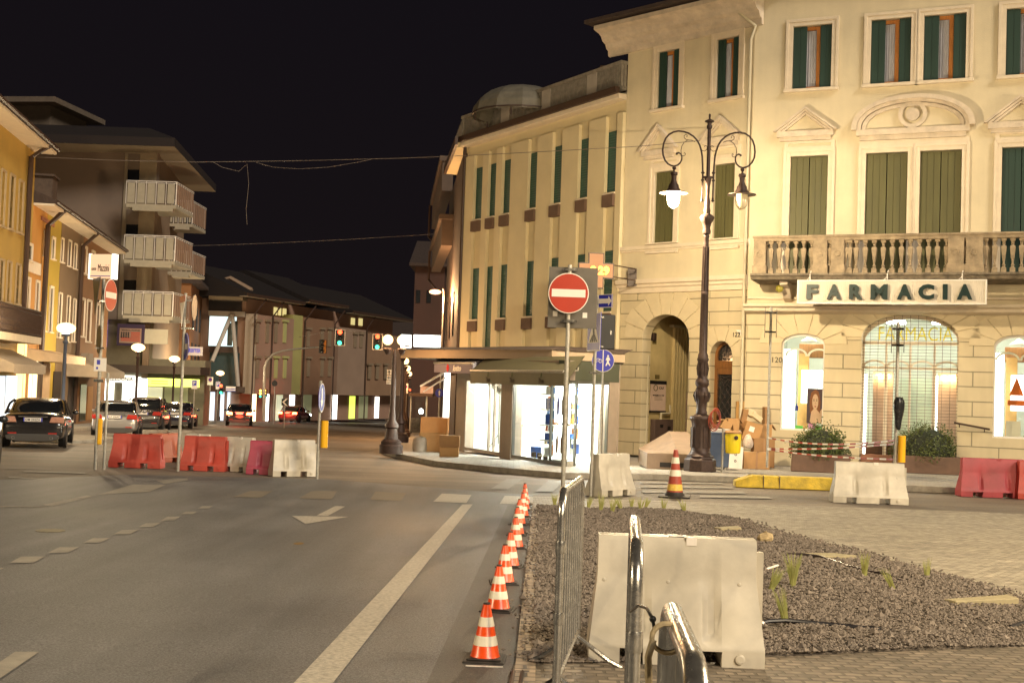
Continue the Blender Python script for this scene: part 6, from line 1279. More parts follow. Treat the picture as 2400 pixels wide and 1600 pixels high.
def barrier_at(pxl, pxr, pyb, mat, label, rz=0.0, group=None, yaw=None, Hpx=None):
    c = G((pxl + pxr) / 2, pyb - 8); L = abs(G(pxr, pyb - 4).x - G(pxl, pyb - 4).x) / max(.35, math.cos(rz)); Hh = .78
    if Hpx: Hh = top_z(c, Hpx) - c.z
    return barrier(c, rz, mat, label, group, L=L * .98, Hh=Hh)
wg = 'white plastic barriers'
bf = barrier(G(1577, 1548), R(-2), m_cream, 'large dirty white plastic barrier standing behind the steel railings', wg, L=1.06, Hh=.77)
barrier(G(1430, 1160), R(48), m_cream, 'white plastic barrier turned sideways behind the blue signs', wg, L=1.05, Hh=.79)
barrier_at(1957, 2113, 1186, m_cream, 'clean white plastic barrier on the paving right of the yellow kerb', R(-3), wg, Hpx=1083)
barrier_at(2258, 2391, 1172, m_redp2, 'faded dusty red barrier right of the clean white barrier', R(-2), 'red plastic barriers', Hpx=1074)
barrier_at(2393, 2530, 1178, m_redp, 'bright red barrier cut by the right picture edge', R(-2), 'red plastic barriers', Hpx=1082)
barrier_at(243, 398, 1103, m_redp, 'leftmost red barrier beside the two grey sign poles', R(0), 'red plastic barriers', Hpx=1017)
barrier_at(352, 412, 1090, M('rust_red_plastic', (.3, .06, .02), rough=.5, var=.15), 'darker rust red barrier end just behind the leftmost red one', R(60), 'red plastic barriers', Hpx=1015)
barrier_at(415, 545, 1110, m_redp, 'second red barrier in front of the pole with the blue arrow sign', R(-4), 'red plastic barriers', Hpx=1022)
barrier_at(520, 604, 1112, m_cream, 'cream barrier half hidden between the second red and the magenta barrier', R(-15), wg, Hpx=1024)
barrier_at(572, 688, 1119, m_mag, 'magenta plastic barrier in the middle of the row', R(-3), None, Hpx=1033)
barrier_at(630, 742, 1123, m_cream, 'cream barrier behind the magenta one beside the round keep sign', R(25), wg, Hpx=1030)
barrier_at(425, 500, 1096, m_cream, 'cream barrier whose top edge shows behind the second red barrier', R(0), wg, Hpx=1017)
# ------------------------------------------------------------------ steel crowd railings
def railing(A, B, ztop, label, nb=9, feet=True, near_r=.021, cutlow=None):
    A = Vector((A[0], A[1], gz(A[0], A[1]))); r = thing('crowd_railing', label, 'railing', A, 0, 'steel crowd railings'); D = Vector((B[0], B[1], gz(B[0], B[1]))) - A; H = ztop; d = D.normalized()
    rad = .13; b = MB(); pts = [Vector((0, 0, .12)), Vector((0, 0, H - rad))]
    for k in range(1, 7): a = math.pi / 2 * k / 6; pts.append(d * (rad * (1 - math.cos(a))) + Vector((0, 0, H - rad + rad * math.sin(a))))
    e = [D - d * (rad * (1 - math.cos(math.pi / 2 * k / 6))) + Vector((0, 0, H - rad + rad * math.sin(math.pi / 2 * k / 6))) for k in range(6, 0, -1)]
    pts += e + [D + Vector((0, 0, H - rad)), D + Vector((0, 0, .12))]; b.tube(pts, .0205, 14); fr = b.build('frame', m_steel, r, smooth=True)
    b = MB(); b.tube([Vector((0, 0, .2)), D + Vector((0, 0, .2))], .016, 10); b.build('bottom_rail', m_steel, r, smooth=True)
    L = D.length; n = nb
    for k in range(1, n): b = MB(); p = D * (k / n); b.cyl(p + Vector((0, 0, .2)), p + Vector((0, 0, H - .01)), .008, 8); b.build('bar', m_steel, r, smooth=True)
    s = Vector((-d.y, d.x, 0))
    for p in (Vector((0, 0, 0)) + d * .12, D - d * .12):
        b = MB(); b.tube([p - s * .28 + Vector((0, 0, .012)), p - s * .2 + Vector((0, 0, .05)), p + Vector((0, 0, .19)), p + s * .2 + Vector((0, 0, .05)), p + s * .28 + Vector((0, 0, .012))], .016, 8); b.build('foot', m_steel, r, smooth=True)
    for z in (H * .42, H - .3): b = MB(); b.lathe([(.024, 0), (.026, .01), (.026, .05), (.024, .06)], (0, 0, z), 12); b.build('collar', m_steel, r, smooth=True)
    return r
def atd(px, py, Y, H):  # ground x for a rail end whose top at height H shows at px,py ; distance solved from height
    pass
def topdist(px, py, H):
    lo, hi = .6, 30
    for _ in range(60):
        m = (lo + hi) / 2; p = P(px, py, m)
        if p.z - gz(p.x, p.y) > H: lo = m
        else: hi = m
    return P(px, py, lo)
HR = 1.12
def rail_px(a, c, label, **k): A, B = topdist(a[0], a[1], HR), topdist(c[0], c[1], HR); return railing((A.x, A.y), (B.x, B.y), HR, label, **k)
rA = rail_px((1318, 1152), (1364, 1119), 'farthest steel crowd railing beside the white barrier')
rB = rail_px((1493, 1283), (1487, 1212), 'middle steel crowd railing with a black cable tie', nb=10)
rC = rail_px((1640, 1590), (1568, 1412), 'nearest steel crowd railing with a rope round its bright top rail', nb=12)
for nm, f in (('cable_tie', None),):
    a, c = P(1478, 1432, 3.05), P(1530, 1450, 2.42); b = MB(); m1_ = P(1496, 1418, 2.8); m2_ = P(1516, 1424, 2.6); b.tube([a, m1_, m2_, c, P(1533, 1470, 2.4)], .0035, 6); b.ell(tuple(c), .007, .007, .007, 8, 6)
    tag(b.build('cable_tie', m_blk, None, smooth=True), 'black cable tie joining the middle and nearest railing', 'cable tie')
b = MB(); p = P(1566, 1498, 2.22); rr_ = .026
for k in range(2): b.tube([p + Vector((rr_ * math.cos(t_) * 1.05, .012 * math.sin(t_ * .5) + k * .008, rr_ * math.sin(t_))) for t_ in [i * .35 - .6 for i in range(19)]], .0042, 6)
b.tube([p + Vector((-.027, -.005, -.0)), p + Vector((-.036, -.01, -.03)), p + Vector((-.034, -.02, -.08)), p + Vector((-.040, -.02, -.16))], .0065, 6)
tag(b.build('rope', M('hemp_rope', (.35, .28, .17), var=.3, scale=60), None, smooth=True), 'pale rope tied round the nearest railing', 'rope')
# ------------------------------------------------------------------ signs on poles
def disk(r, n=36): return [(r * math.cos(2 * math.pi * i / n), r * math.sin(2 * math.pi * i / n)) for i in range(n)]
def pole_thing(basepx, toppy, label, name='sign_pole', rad=.03, cat='pole', base3=None):
    base = base3 or G(*basepx); H = top_z(base, toppy) - base.z; r = thing(name, label, cat, base); b = MB(); b.cyl((0, 0, 0), (0, 0, H), rad, 12); b.lathe([(rad, H), (rad * .8, H + .01), (.002, H + .012)], (0, 0, 0), 12)
    b.build('pole', m_pole, r, smooth=True); return r, base, H
def clamp(r, z, rz=0.0, x=0): b = MB(); b.lathe([(.034, -.02), (.042, -.015), (.042, .015), (.034, .02)], (0, 0, z), 12); b.box(-.1, .1, -.06, -.045, z - .018, z + .018); b.build('clamp', m_chrome, r, rz=rz, smooth=True)
def hz(base, px, py): p = P(px, py, base.y); return p.z - base.z, p.x - base.x
def no_entry(r, z, x=0, rz=0.0, rad=.3, dy=-.07, name='no_entry_sign'):
    b = MB(); b.prism(disk(rad), 0, .012); s = b.build(name, m_swht, r, loc=(x, dy, z), rz=rz, bevel=.003)
    b = MB(); b.prism(disk(rad * .955), -.003, 0); b.build('red_disk', m_sred, s, smooth=False); b = MB(); b.prism(rect(-rad * .83, rad * .83, -rad * .19, rad * .19), -.006, -.0031); b.build('white_bar', m_swht, s)
    return s
# central no entry pole
base = G(1317, 1206); r, base, H = pole_thing((1317, 1206), 622, 'galvanised pole carrying the large no entry sign in front of the corner shop', rad=.032, cat='sign pole')
z, x = hz(base, 1332, 688); no_entry(r, z, x, rad=.305, dy=-.09)
z0, xx = hz(base, 1343, 697); b = MB(); b.box(-.37, .37, 0, .012, -.46, .46); s = b.build('rear_panel', m_sback, r, loc=(xx + .0, .05, z0), bevel=.004)
b = MB(); b.box(-.37, .37, .012, .03, -.46, -.445); b.box(-.37, .37, .012, .03, .445, .46); b.build('edge', m_sback, s)
for dx, dz in ((-.26, -.25), (.19, -.26)): b = MB(); b.box(dx - .035, dx + .035, -.004, 0, dz - .04, dz + .04); b.build('sticker', m_swht, s)
for zz in (z0 + .42, z0 - .36):
    b = MB(); b.box(-.1, .13, -.02, .02, -.02, .02); [b.cyl((dx, -.03, .0), (dx, .02, .0), .012, 6) for dx in (-.07, -.03, .05, .1)]; b.build('clamp', m_chrome, r, loc=(0, -.02, zz))
# group of blue signs
base = G(1384, 1162); r, base, H = pole_thing((1384, 1162), 694, 'pole with one way arrow and pedestrian crossing signs behind the railings', cat='sign pole')
z, x = hz(base, 1421, 707); b = MB(); b.box(-.0, .34, -.006, .006, -.125, .125); s = b.build('arrow_sign', m_sblue, r, loc=(.03, -.05, z), rz=R(-45)); b = MB(); b.holed(rect(-.0, .34, -.125, .125), [rect(.012, .328, -.113, .113)], -.009, -.006); b.build('border', m_swht, s)
b = MB(); b.prism([(.02, -.045), (.25, -.045), (.25, -.09), (.325, 0), (.25, .09), (.25, .045), (.02, .045)], -.010, -.0061); b.build('arrow', m_swht, s)
z, x = hz(base, 1392, 778); b = MB(); b.box(-.3, .3, -.006, .006, -.36, .36); s = b.build('crossing_sign', m_sblue, r, loc=(x, -.05, z), rz=R(-70)); b = MB(); b.holed(rect(-.3, .3, -.36, .36), [rect(-.28, .28, -.34, .34)], -.009, -.006); b.build('border', m_swht, s)
b = MB(); b.prism([(-.24, -.2), (.24, -.2), (0, .27)], -.009, -.0061); tr = b.build('triangle', m_swht, s)
b = MB()
for k in range(4): b.prism([(-.18 + .1 * k, -.19), (-.12 + .1 * k, -.19), (-.03 + .03 * k, -.06), (-.05 + .03 * k, -.06)], -.0115, -.0091)
b.prism([(-.02, -.06), (.05, -.08), (.03, .05), (.05, .1), (-.01, .13), (-.04, .05)], -.0115, -.0091); b.prism([(.01 + a, .16 + c) for a, c in disk(.03, 12)], -.0115, -.0091); b.build('walking_figure', m_blk, s)
z, x = hz(base, 1424, 778); b = MB(); b.box(-.16, .16, -.05, .05, -.33, .33); s = b.build('signal_box', m_blk, r, loc=(x - .02, .06, z), rz=R(8), bevel=.02); b = MB(); b.box(-.12, -.06, -.06, -.05, -.29, -.26); b.box(-.12, -.06, -.06, -.05, .26, .29); b.box(.06, .09, -.06, -.05, -.05, .03); b.build('hinge', m_steel, s)
for zz in (2.3, 3.2): clamp(r, zz)
base = G(1405, 1107); base.z += .14; r, base, H = pole_thing(None, 812, 'thin rusty pole with the round blue cycle and pedestrian sign', base3=base, rad=.03, cat='sign pole')
z, x = hz(base, 1413, 845); b = MB(); b.prism(disk(.30), 0, .01); s = b.build('path_sign', m_swht, r, loc=(x, -.05, z)); b = MB(); b.prism(disk(.288), -.003, 0); b.build('blue_disk', m_sblue, s); b = MB(); b.box(-.012, .012, -.006, -.0031, -.285, .285); b.build('divider', m_swht, s)
b = MB(); b.prism([(.13 + a, .13 + c) for a, c in disk(.025, 12)], -.007, -.0031); b.prism([(.10, .10), (.16, .10), (.19, .02), (.175, .0), (.155, .04), (.155, -.04), (.2, -.12), (.18, -.14), (.13, -.07), (.09, -.14), (.065, -.13), (.105, -.03), (.105, .04), (.085, .0), (.07, .02)], -.007, -.0031); b.build('walking_figure', m_swht, s)
b = MB()
for c in (-.2, -.07): b.holed([(c + a, -.01 + d) for a, d in disk(.05, 16)], [[(c + a, -.01 + d) for a, d in disk(.038, 16)]], -.007, -.0031)
b.prism([(-.2, -.005), (-.17, .055), (-.1, .055), (-.07, -.005), (-.085, -.005), (-.108, .042), (-.165, .042), (-.187, -.005)], -.007, -.0031); b.build('bicycle', m_swht, s)
# edge on plate poles at the right
def plate_pole(basepx, toppy, label, y0, y1, kerb=0, cyl=None, half=.0, bag=False, offs=.15):
    bs = G(*basepx); bs.z += kerb; r, base, H = pole_thing(None, toppy, label, base3=bs, rad=.033, cat='sign pole'); r.rotation_euler.z = -math.atan2(base.x, base.y); zt, zb = top_z(base, y0) - base.z, top_z(base, y1) - base.z
    for sx in (-1, 1):
        b = MB()
        if sx < 0: b.box(-.008, .008, -.3, .3, zb, zt); b.build('sign_plate', m_sback, r, loc=(sx * offs, 0, 0))
        else: c = (zb + zt) / 2; ra = (zt - zb) / 2; b.T = Matrix.Rotation(R(90), 4, 'Z'); b.prism([(a, c + d) for a, d in disk(ra)], -.008, .008); b.T = Matrix.Identity(4); b.build('sign_plate', m_sback, r, loc=(sx * offs, 0, 0))
    for z in (zt - .12, zb + .15): b = MB(); b.box(-offs, offs, -.02, .02, z - .02, z + .02); b.lathe([(.045, z - .025), (.045, z + .025)], (0, 0, 0), 10); b.build('clamp', m_chrome, r)
    if cyl: z0, z1 = top_z(base, cyl[1]) - base.z, top_z(base, cyl[0]) - base.z; b = MB(); b.lathe([(.075, z0), (.075, z1)], (.12 if cyl[2] > 0 else -.12, -.02, 0), 20); b.build('yellow_marker', m_yelp, r, smooth=True)
    return r, base
r, base_s3 = plate_pole((1797, 1120), 721, 'tall pole with two edge on sign plates standing on the yellow kerb', 722, 791, kerb=.28)
r, base_s4 = plate_pole((2096, 1172), 755, 'pole with edge on plates and a yellow marker behind the white barrier', 757, 826, cyl=(1020, 1082, 1), offs=.12)
b = MB(); z0, z1 = top_z(base_s4, 1008) - base_s4.z, top_z(base_s4, 930) - base_s4.z
pr = [(.02, z0), (.06, z0 + .05), (.07, z0 + .2), (.10, z0 + (z1 - z0) * .5), (.12, z0 + (z1 - z0) * .75), (.11, z1 - .06), (.07, z1 - .02), (.10, z1)]
b.lathe(pr, (.03, -.06, 0), 14); rnd = random.Random(4)
for v in b.bm.verts: v.co += Vector((rnd.uniform(-.025, .025), rnd.uniform(-.025, .025), rnd.uniform(-.02, .02)))
tag(b.build('bin_bag', M('black_bag', (.015, .015, .017), rough=.25, var=.2), None, smooth=True, sub=1, loc=base_s4), 'crumpled black plastic bag tied on the pole beside the yellow marker', 'bag')
# middle keep sign
bs = G(743, 1122); r, base, H = pole_thing((743, 1122), 893, 'short pole with an oval blue and white keep sign and a yellow marker', cat='sign pole')
z, x = hz(base, 755, 932); b = MB(); b.prism(disk(.30), 0, .012); s = b.build('keep_sign', m_sblue, r, loc=(x, -.02, z), rz=R(87)); b = MB(); b.holed(disk(.30), [disk(.28)], -.003, 0); b.build('border', m_swht, s); b = MB(); b.prism([(-.05, .2), (.05, .2), (.05, -.05), (.12, -.05), (0, -.22), (-.12, -.05), (-.05, -.05)], -.003, 0); b.build('arrow', m_swht, s)
z0, z1 = top_z(base, 1048) - base.z, top_z(base, 985) - base.z; b = MB(); b.lathe([(.075, z0), (.075, z1)], (.12, -.02, 0), 20); b.build('yellow_marker', m_yelp, r, smooth=True)
# left cluster
base = G(223, 1100); r, base, H = pole_thing((223, 1100), 640, 'left pole with street name box, no entry sign and the backs of other signs', cat='sign pole', rad=.038)
z, x = hz(base, 229, 624); b = MB(); b.box(-.42, .10, -.07, .07, -.26, .26); s = b.build('name_box', M('name_box_lit', (.85, .6, .42), emis=.45, ecol=(1, .66, .4), var=0), r, loc=(.1, 0, z), rz=R(-38) * 0 + R(-14), bevel=.01)
for xa, xb in ((-.45, -.42), (.10, .16)): b = MB(); b.box(xa, xb, -.08, .08, -.27, .27); b.build('light_edge', M('box_edge', (1, .95, .85), emis=1.3, ecol=(1, .93, .8), var=0), s)
text('Mazzini', M('brown_ink', (.09, .04, .02), var=0), s, 'lettering', loc=(-.09, -.075, -.03), h=.15, wd=.26); text('corso', MATS['brown_ink'], s, 'lettering', loc=(-.32, -.075, -.06), h=.05, wd=.11)
b = MB(); b.box(-.40, .08, -.074, -.07, -.215, -.20); b.build('line', m_sblue, s)
z, x = hz(base, 254, 692); no_entry(r, z, .17, rz=R(86), rad=.34, dy=-.02)
z, x = hz(base, 226, 695); b = MB(); b.prism([(-.38, .4), (.38, .4), (0, -.4)], 0, .012); b.build('yield_back', m_sback, r, loc=(-.16, .0, z), rz=R(-60))
z, x = hz(base, 229, 795); b = MB(); b.prism(disk(.30), 0, .012); b.build('round_sign_back', m_sback, r, loc=(-.06, .02, z), rz=R(-62))
z, x = hz(base, 231, 854); b = MB(); b.box(-.13, .13, -.01, 0, -.14, .14); s = b.build('info_sign', m_swht, r, loc=(.02, -.045, z)); b = MB(); b.box(-.07, .0, -.013, -.0101, -.0, .1); b.box(-.08, -.04, -.013, -.0101, -.1, -.05); b.build('symbol', m_sblue, s)
z0, z1 = top_z(base, 1041) - base.z, top_z(base, 980) - base.z; b = MB(); b.box(.03, .12, -.06, .0, z0, z1); b.build('yellow_marker', m_yelp, r, bevel=.02)
for q in (H - .6, H - 1.6, H - 2.3, 1.9): clamp(r, q)
pole_thing((243, 1100), 875, 'shorter bare grey pole right beside the left sign pole', cat='pole', name='pole')
base = G(417, 1104); r, base, H = pole_thing((417, 1104), 688, 'pole with blue arrow sign and yield sign behind the second red barrier', cat='sign pole', rad=.035)
z, x = hz(base, 427, 812); b = MB(); b.prism(disk(.30), 0, .012); s = b.build('arrow_sign', m_sblue, r, loc=(.05, -.04, z), rz=R(-62)); b = MB(); b.holed(disk(.30), [disk(.28)], -.003, 0); b.build('border', m_swht, s); b = MB(); b.prism([(-.2, 0), (-.02, .17), (-.02, .06), (.2, .06), (.2, -.06), (-.02, -.06), (-.02, -.17)], -.003, 0); b.build('arrow', m_swht, s)
z, x = hz(base, 424, 730); b = MB(); b.prism([(-.36, .34), (.36, .34), (0, -.32)], 0, .012); s = b.build('yield_sign', m_swht, r, loc=(-.06, -.02, z), rz=R(-66)); b = MB(); b.prism(rect(-.36, .36, .2, .34), -.004, 0); b.build('red_edge', m_sred, s)
z, x = hz(base, 443, 720); b = MB(); b.prism(disk(.28), 0, .012); b.build('round_sign_back', m_sback, r, loc=(.2, .02, z), rz=R(93))
for q in (H - .15, H - .75): b = MB(); b.box(-.06, .2, -.02, .02, q - .02, q + .02); b.build('clamp', m_chrome, r)
# small far signs
def small_sign(label, px, y0, y1, wpx, Y, mat, pole_to=True, sym=None, symcol=None, name='traffic_sign'):
    p = P(px, (y0 + y1) / 2, Y); zt, zb = P(px, y0, Y).z, P(px, y1, Y).z; k = Y / F; g = gz(0, Y) + .1; r = thing(name, label, 'sign', (p.x, Y, g)); W = wpx * k; H = zt - zb
    b = MB(); b.box(-W / 2, W / 2, -.03, 0, zb - g, zt - g); bd = b.build('board', mat, r)
    if pole_to: b = MB(); b.cyl((0, .03, 0), (0, .03, zt - g), .03, 6); b.build('pole', m_pole, r)
    if sym: text(sym, symcol or m_swht, bd, 'lettering', loc=(0, -.04, zt - g - H * .33), h=H * .35)
    return r, bd, W, H, zt - g
m_sq = m_sblue
for px, y0, y1, w_, Y, lb in ((456, 890, 911, 14, 70, 'parking sign with blue square P in front of the lime fascia'), (511, 894, 912, 10, 95, 'smaller parking sign P left of the junction traffic light')):
    r, bd, W, H, zt = small_sign(lb, px, y0, y1, w_, Y, m_swht); b = MB(); b.box(-W * .33, W * .33, -.036, -.03, zt - H * .62, zt - H * .06); b.build('blue_square', m_sblue, bd); text('P', m_swht, bd, 'lettering', loc=(0, -.04, zt - H * .34), h=H * .38, bold=.03)
r, bd, W, H, zt = small_sign('white no parking sign with red and blue ring before the glass corner shops', 493, 883, 902, 13, 80, m_swht)
b = MB(); b.prism([(a, zt - H * .33 + c) for a, c in disk(W * .34, 24)], -.035, -.03); b.build('ring', m_sred, bd); b = MB(); b.prism([(a, zt - H * .33 + c) for a, c in disk(W * .26, 24)], -.038, -.035); b.build('disk', m_sblue, bd); b = MB(); b.prism([(-W * .2, zt - H * .33 + W * .16), (-W * .16, zt - H * .33 + W * .2), (W * .2, zt - H * .33 - W * .16), (W * .16, zt - H * .33 - W * .2)], -.041, -.038); b.build('slash', m_sred, bd)
r, bd, W, H, zt = small_sign('white bus stop board with blue stripes right of the small traffic light', 541, 905, 917, 22, 96, m_swht); b = MB(); b.box(-W / 2, W / 2, -.036, -.03, zt - H * .6, zt - H * .45); b.box(-W / 2, W / 2, -.036, -.03, zt - H, zt - H * .85); b.build('blue_stripe', m_sblue, bd)
r, bd, W, H, zt = small_sign('two stacked white direction arrow plates on the first centre lamp', 912, 866, 900, 11, 41.2, m_swht, pole_to=False, name='arrow_plates')
b = MB(); c = zt - H * .2; k = H * .13
b.prism([(-.012, c - k), (.012, c - k), (.012, c + k * .3), (.06, c + k * .0), (.0, c + k), (-.06, c), (-.012, c + k * .3)], -.036, -.03); c = zt - H * .55
b.prism([(k, c - .012), (k, c + .012), (-k * .3, c + .012), (0, c + .06), (-k, c), (0, c - .06), (-k * .3, c - .012)], -.036, -.03); b.build('arrow', m_blk, bd)
b = MB(); b.box(-W / 2, W / 2, -.036, -.03, zt - H * .39, zt - H * .36); b.box(-W / 2, W / 2, -.036, -.03, zt - H * .76, zt - H * .72); b.box(-W * .38, W * .38, -.036, -.03, zt - H * .86, zt - H * .84); b.box(-W * .38, W * .38, -.036, -.03, zt - H * .94, zt - H * .92); b.build('line', m_blk, bd)
r, bd, W, H, zt = small_sign('round black backed sign on a thin pole in front of the beige complex', 644, 890, 904, 2, 90, m_blk)
b = MB(); b.prism([(a, zt - .25 + c) for a, c in disk(.21, 24)], -.05, -.02); b.build('disk', m_blk, bd)
r, bd, W, H, zt = small_sign('white chevron board low on the junction', 668, 934, 950, 16, 75, m_blk); b = MB()
b.prism([(W * .4, zt), (W * .1, zt), (-W * .4, zt - H / 2), (W * .1, zt - H), (W * .4, zt - H), (-W * .1, zt - H / 2)], -.036, -.03); b.build('chevron', m_swht, bd)
r, bd, W, H, zt = small_sign('pink no parking sign near the bus shelter', 952, 899, 921, 9, 62, m_swht); b = MB(); b.prism([(a, zt - H * .3 + c) for a, c in disk(W * .36, 20)], -.036, -.03); b.build('disk', M('red_blue', (.3, .05, .25), var=0), bd)
r, bd, W, H, zt = small_sign('stack of pale direction boards above the bus shelter', 1000, 905, 925, 30, 66, M('pink_boards', (.55, .38, .3), var=.05)); b = MB()
for k in range(4): b.box(-W * .5, W * .5, -.036, -.03, zt - H * (.23 + .25 * k), zt - H * (.21 + .25 * k)); b.box(-W * .3, W * .35, -.036, -.03, zt - H * (.13 + .25 * k), zt - H * (.1 + .25 * k))
b.build('line', M('dark_line', (.1, .05, .04), var=0), bd)
r, bd, W, H, zt = small_sign('round blue pedestrian sign beside the shop awning frame', 1030, 911, 929, 2, 55, m_sblue); b = MB(); b.prism([(a, zt - .18 + c) for a, c in disk(.19, 24)], -.05, -.02); b.build('disk', m_sblue, bd); b = MB(); b.prism([(-.02, zt - .3), (.02, zt - .3), (.04, zt - .12), (0, zt - .05), (-.04, zt - .12)], -.055, -.05); b.build('walking_figure', m_swht, bd)
# white lit sign boxes by the street corner
r, W, H = frontal_sign('light_box_sign', 'large glaring white lit sign box left of the cream corner building', 969, 1032, 785, 813, 43, M('white_box_lit', (1, 1, 1), emis=3.2, ecol=(.95, 1, .93), var=0), d=.25)
b = MB(); b.box(-W * .42, -W * .05, -.02, 0, H * .78, H * .88); b.build('print', M('pale_green_print', (.3, .7, .5), emis=.6, ecol=(.5, .9, .7), var=0), r)
r, W, H = frontal_sign('light_box_sign', 'smaller square white lit sign box beside the centre lamps', 939, 963, 784, 815, 44, MATS['white_box_lit'], d=.25); b = MB(); b.box(-W * .1, W * .4, -.02, 0, H * .1, H * .2); b.box(-W * .1, W * .35, -.02, 0, H * .28, H * .34); b.build('print', m_sback, r)
# ------------------------------------------------------------------ traffic lights
def signal(label, px, py, wpx, hpx, Y, lights, board=True, group=None, wire=False, frame=m_swht):
    k = Y / F; p = P(px, py, Y); r = thing('traffic_light', label, 'traffic light', p, 0, group); W, H = wpx * k, hpx * k
    if board: b = MB(); b.box(-W / 2, W / 2, -.02, .02, -H / 2, H / 2); bd = b.build('backboard', m_blk, r, bevel=.01); b = MB(); b.holed(rect(-W / 2, W / 2, -H / 2, H / 2), [rect(-W / 2 + .03, W / 2 - .03, -H / 2 + .03, H / 2 - .03)], -.03, -.02); b.build('border', frame, bd)
    n = len(lights); b = MB(); hw = W * (.25 if board else .5); b.box(-hw, hw, -.08, .1, -H * .46, H * .46); hs = b.build('housing', m_blk, r, bevel=.01)
    for i, c in enumerate(lights):
        z = H * (.33 - .66 * i / max(1, n - 1)) if n > 1 else 0; ra = min(hw * .85, H * .14)
        b = MB(); b.T = Matrix.Translation((0, -.1, z)) @ Matrix.Rotation(R(90), 4, 'X'); b.ell((0, 0, 0), ra, ra, .03, 14, 6); b.T = Matrix.Identity(4)
        b.build('lens', {'r': m_red_l, 'g': m_grn_l, 'o': m_org_l, 'x': m_dglass}[c], hs, smooth=True)
        b = MB(); b.rings([[(ra * 1.15 * math.cos(a), y, z + ra * 1.15 * math.sin(a)) for a in [math.pi * j / 8 for j in range(9)]] for y in (-.08, -.22)], closed_ends=False); b.build('visor', m_blk, hs, recalc=False)
    return r
signal('hanging traffic light with red and green lit, left one over the junction', 797, 791, 24, 38, 70, 'rxg'); signal('hanging traffic light with red and green lit, right one beside the bright lamps', 885, 801, 24, 37, 66, 'rxg')
r = signal('unlit traffic light with an orange edge at the end of the curved gantry arm', 757, 812, 18, 34, 74, 'xxx', board=False)
b = MB(); b.box(.06, .2, -.12, -.05, -.38, .38); b.build('orange_edge', M('orange_edge', (.5, .2, .04), var=.05), r)
gp_ = P(618, 960, 76); r = thing('signal_gantry', 'slender curved steel mast arm reaching over the junction', 'mast', (gp_.x, 76, gz(0, 76))); o = r.location
b = MB(); raw = [(618, 985), (619, 900), (620, 862), (626, 845), (640, 830), (662, 822), (690, 818), (725, 815), (750, 813)]; b.tube([P(x, y, 76) - o for x, y in raw], .09, 8, .05); b.build('mast', m_pole, r, smooth=True)
signal('small traffic light with red and green on the gantry pole', 519, 912, 9, 24, 92, 'rxg', board=False); signal('traffic light with orange and green lamps low on the junction, left of a pair', 611, 922, 9, 20, 84, 'oog', board=False)
signal('traffic light with orange and green lamps low on the junction, right of a pair', 621, 921, 10, 20, 83, 'oog', board=False); signal('tiny traffic light with a red and a green lamp above the low pair', 619, 903, 6, 12, 84.5, 'rg', board=False)
signal('far traffic light glowing red between the street signs', 961, 913, 8, 16, 80, 'r', board=False); signal('far traffic light glowing green below the red one', 955, 930, 14, 8, 79, 'g', board=False)
m_wire = M('dull_wire', (.16, .13, .11), rough=.6, var=.2)
# overhead wires
def wire(label, pts, Yl, rad=.012, cols=None, sag=0):
    b = MB(); P3 = [P(x, y, Y) for (x, y), Y in zip(pts, Yl)]; b.tube(P3, rad, 5); return tag(b.build('overhead_wire', cols or m_steel, None), label, 'wire')
wire('long overhead wire from the yellow house to the pharmacy building', [(-30, 362), (60, 367), (270, 376), (460, 380), (700, 377), (940, 371), (1090, 365), (1170, 361), (1340, 352), (1500, 343), (1640, 330)], [52, 52, 52, 52, 52, 50, 47, 45, 42, 40, 38.8], .012, m_wire)
wire('loose wire strand hanging down from the long overhead wire', [(500, 380), (520, 392), (560, 402), (579, 384), (583, 430), (577, 490), (579, 526)], [52] * 7, .009, m_wire); wire('slack second cable under the long overhead wire', [(600, 381), (640, 392), (700, 396), (770, 392), (830, 382), (870, 374)], [52] * 6, .008, m_wire)
wire('lower overhead wire crossing the street before the modern complex', [(440, 576), (520, 574), (650, 569), (800, 562), (950, 553), (1060, 546)], [70] * 6, .009, m_wire); wire('thin wire between the two hanging traffic lights', [(700, 790), (797, 771), (885, 783), (960, 800)], [74, 70, 66, 60], .009, m_wire)
# ------------------------------------------------------------------ things in front of the pharmacy
PG = lambda px, py, h=.14: G(px, py, h)
b = MB(); pts = [(1723, 1142), (1760, 1116), (1990, 1119)]; q0, q1 = G(1724, 1141), G(1995, 1151); L = (q1 - q0).length; d = (q1 - q0).normalized(); rz = math.atan2(d.y, d.x); hk = .27
ky = thing('yellow_kerb', 'long raised kerb block painted yellow with chipped paint', 'kerb', q0, rz); b = MB()
b.rings([[(x, y, z) for y, z in ((0, 0), (.05, hk * s), (.5, hk * s), (.55, 0))] for x, s in ((0, .5), (.38, 1), (L, 1))]); b.build('block', m_yelk, ky, bevel=.02)
b = MB(); [b.box(x, x + .012, -.004, .56, 0, hk + .004) for x in (.62, .98, 2.2)]; b.build('joint', m_soil, ky)
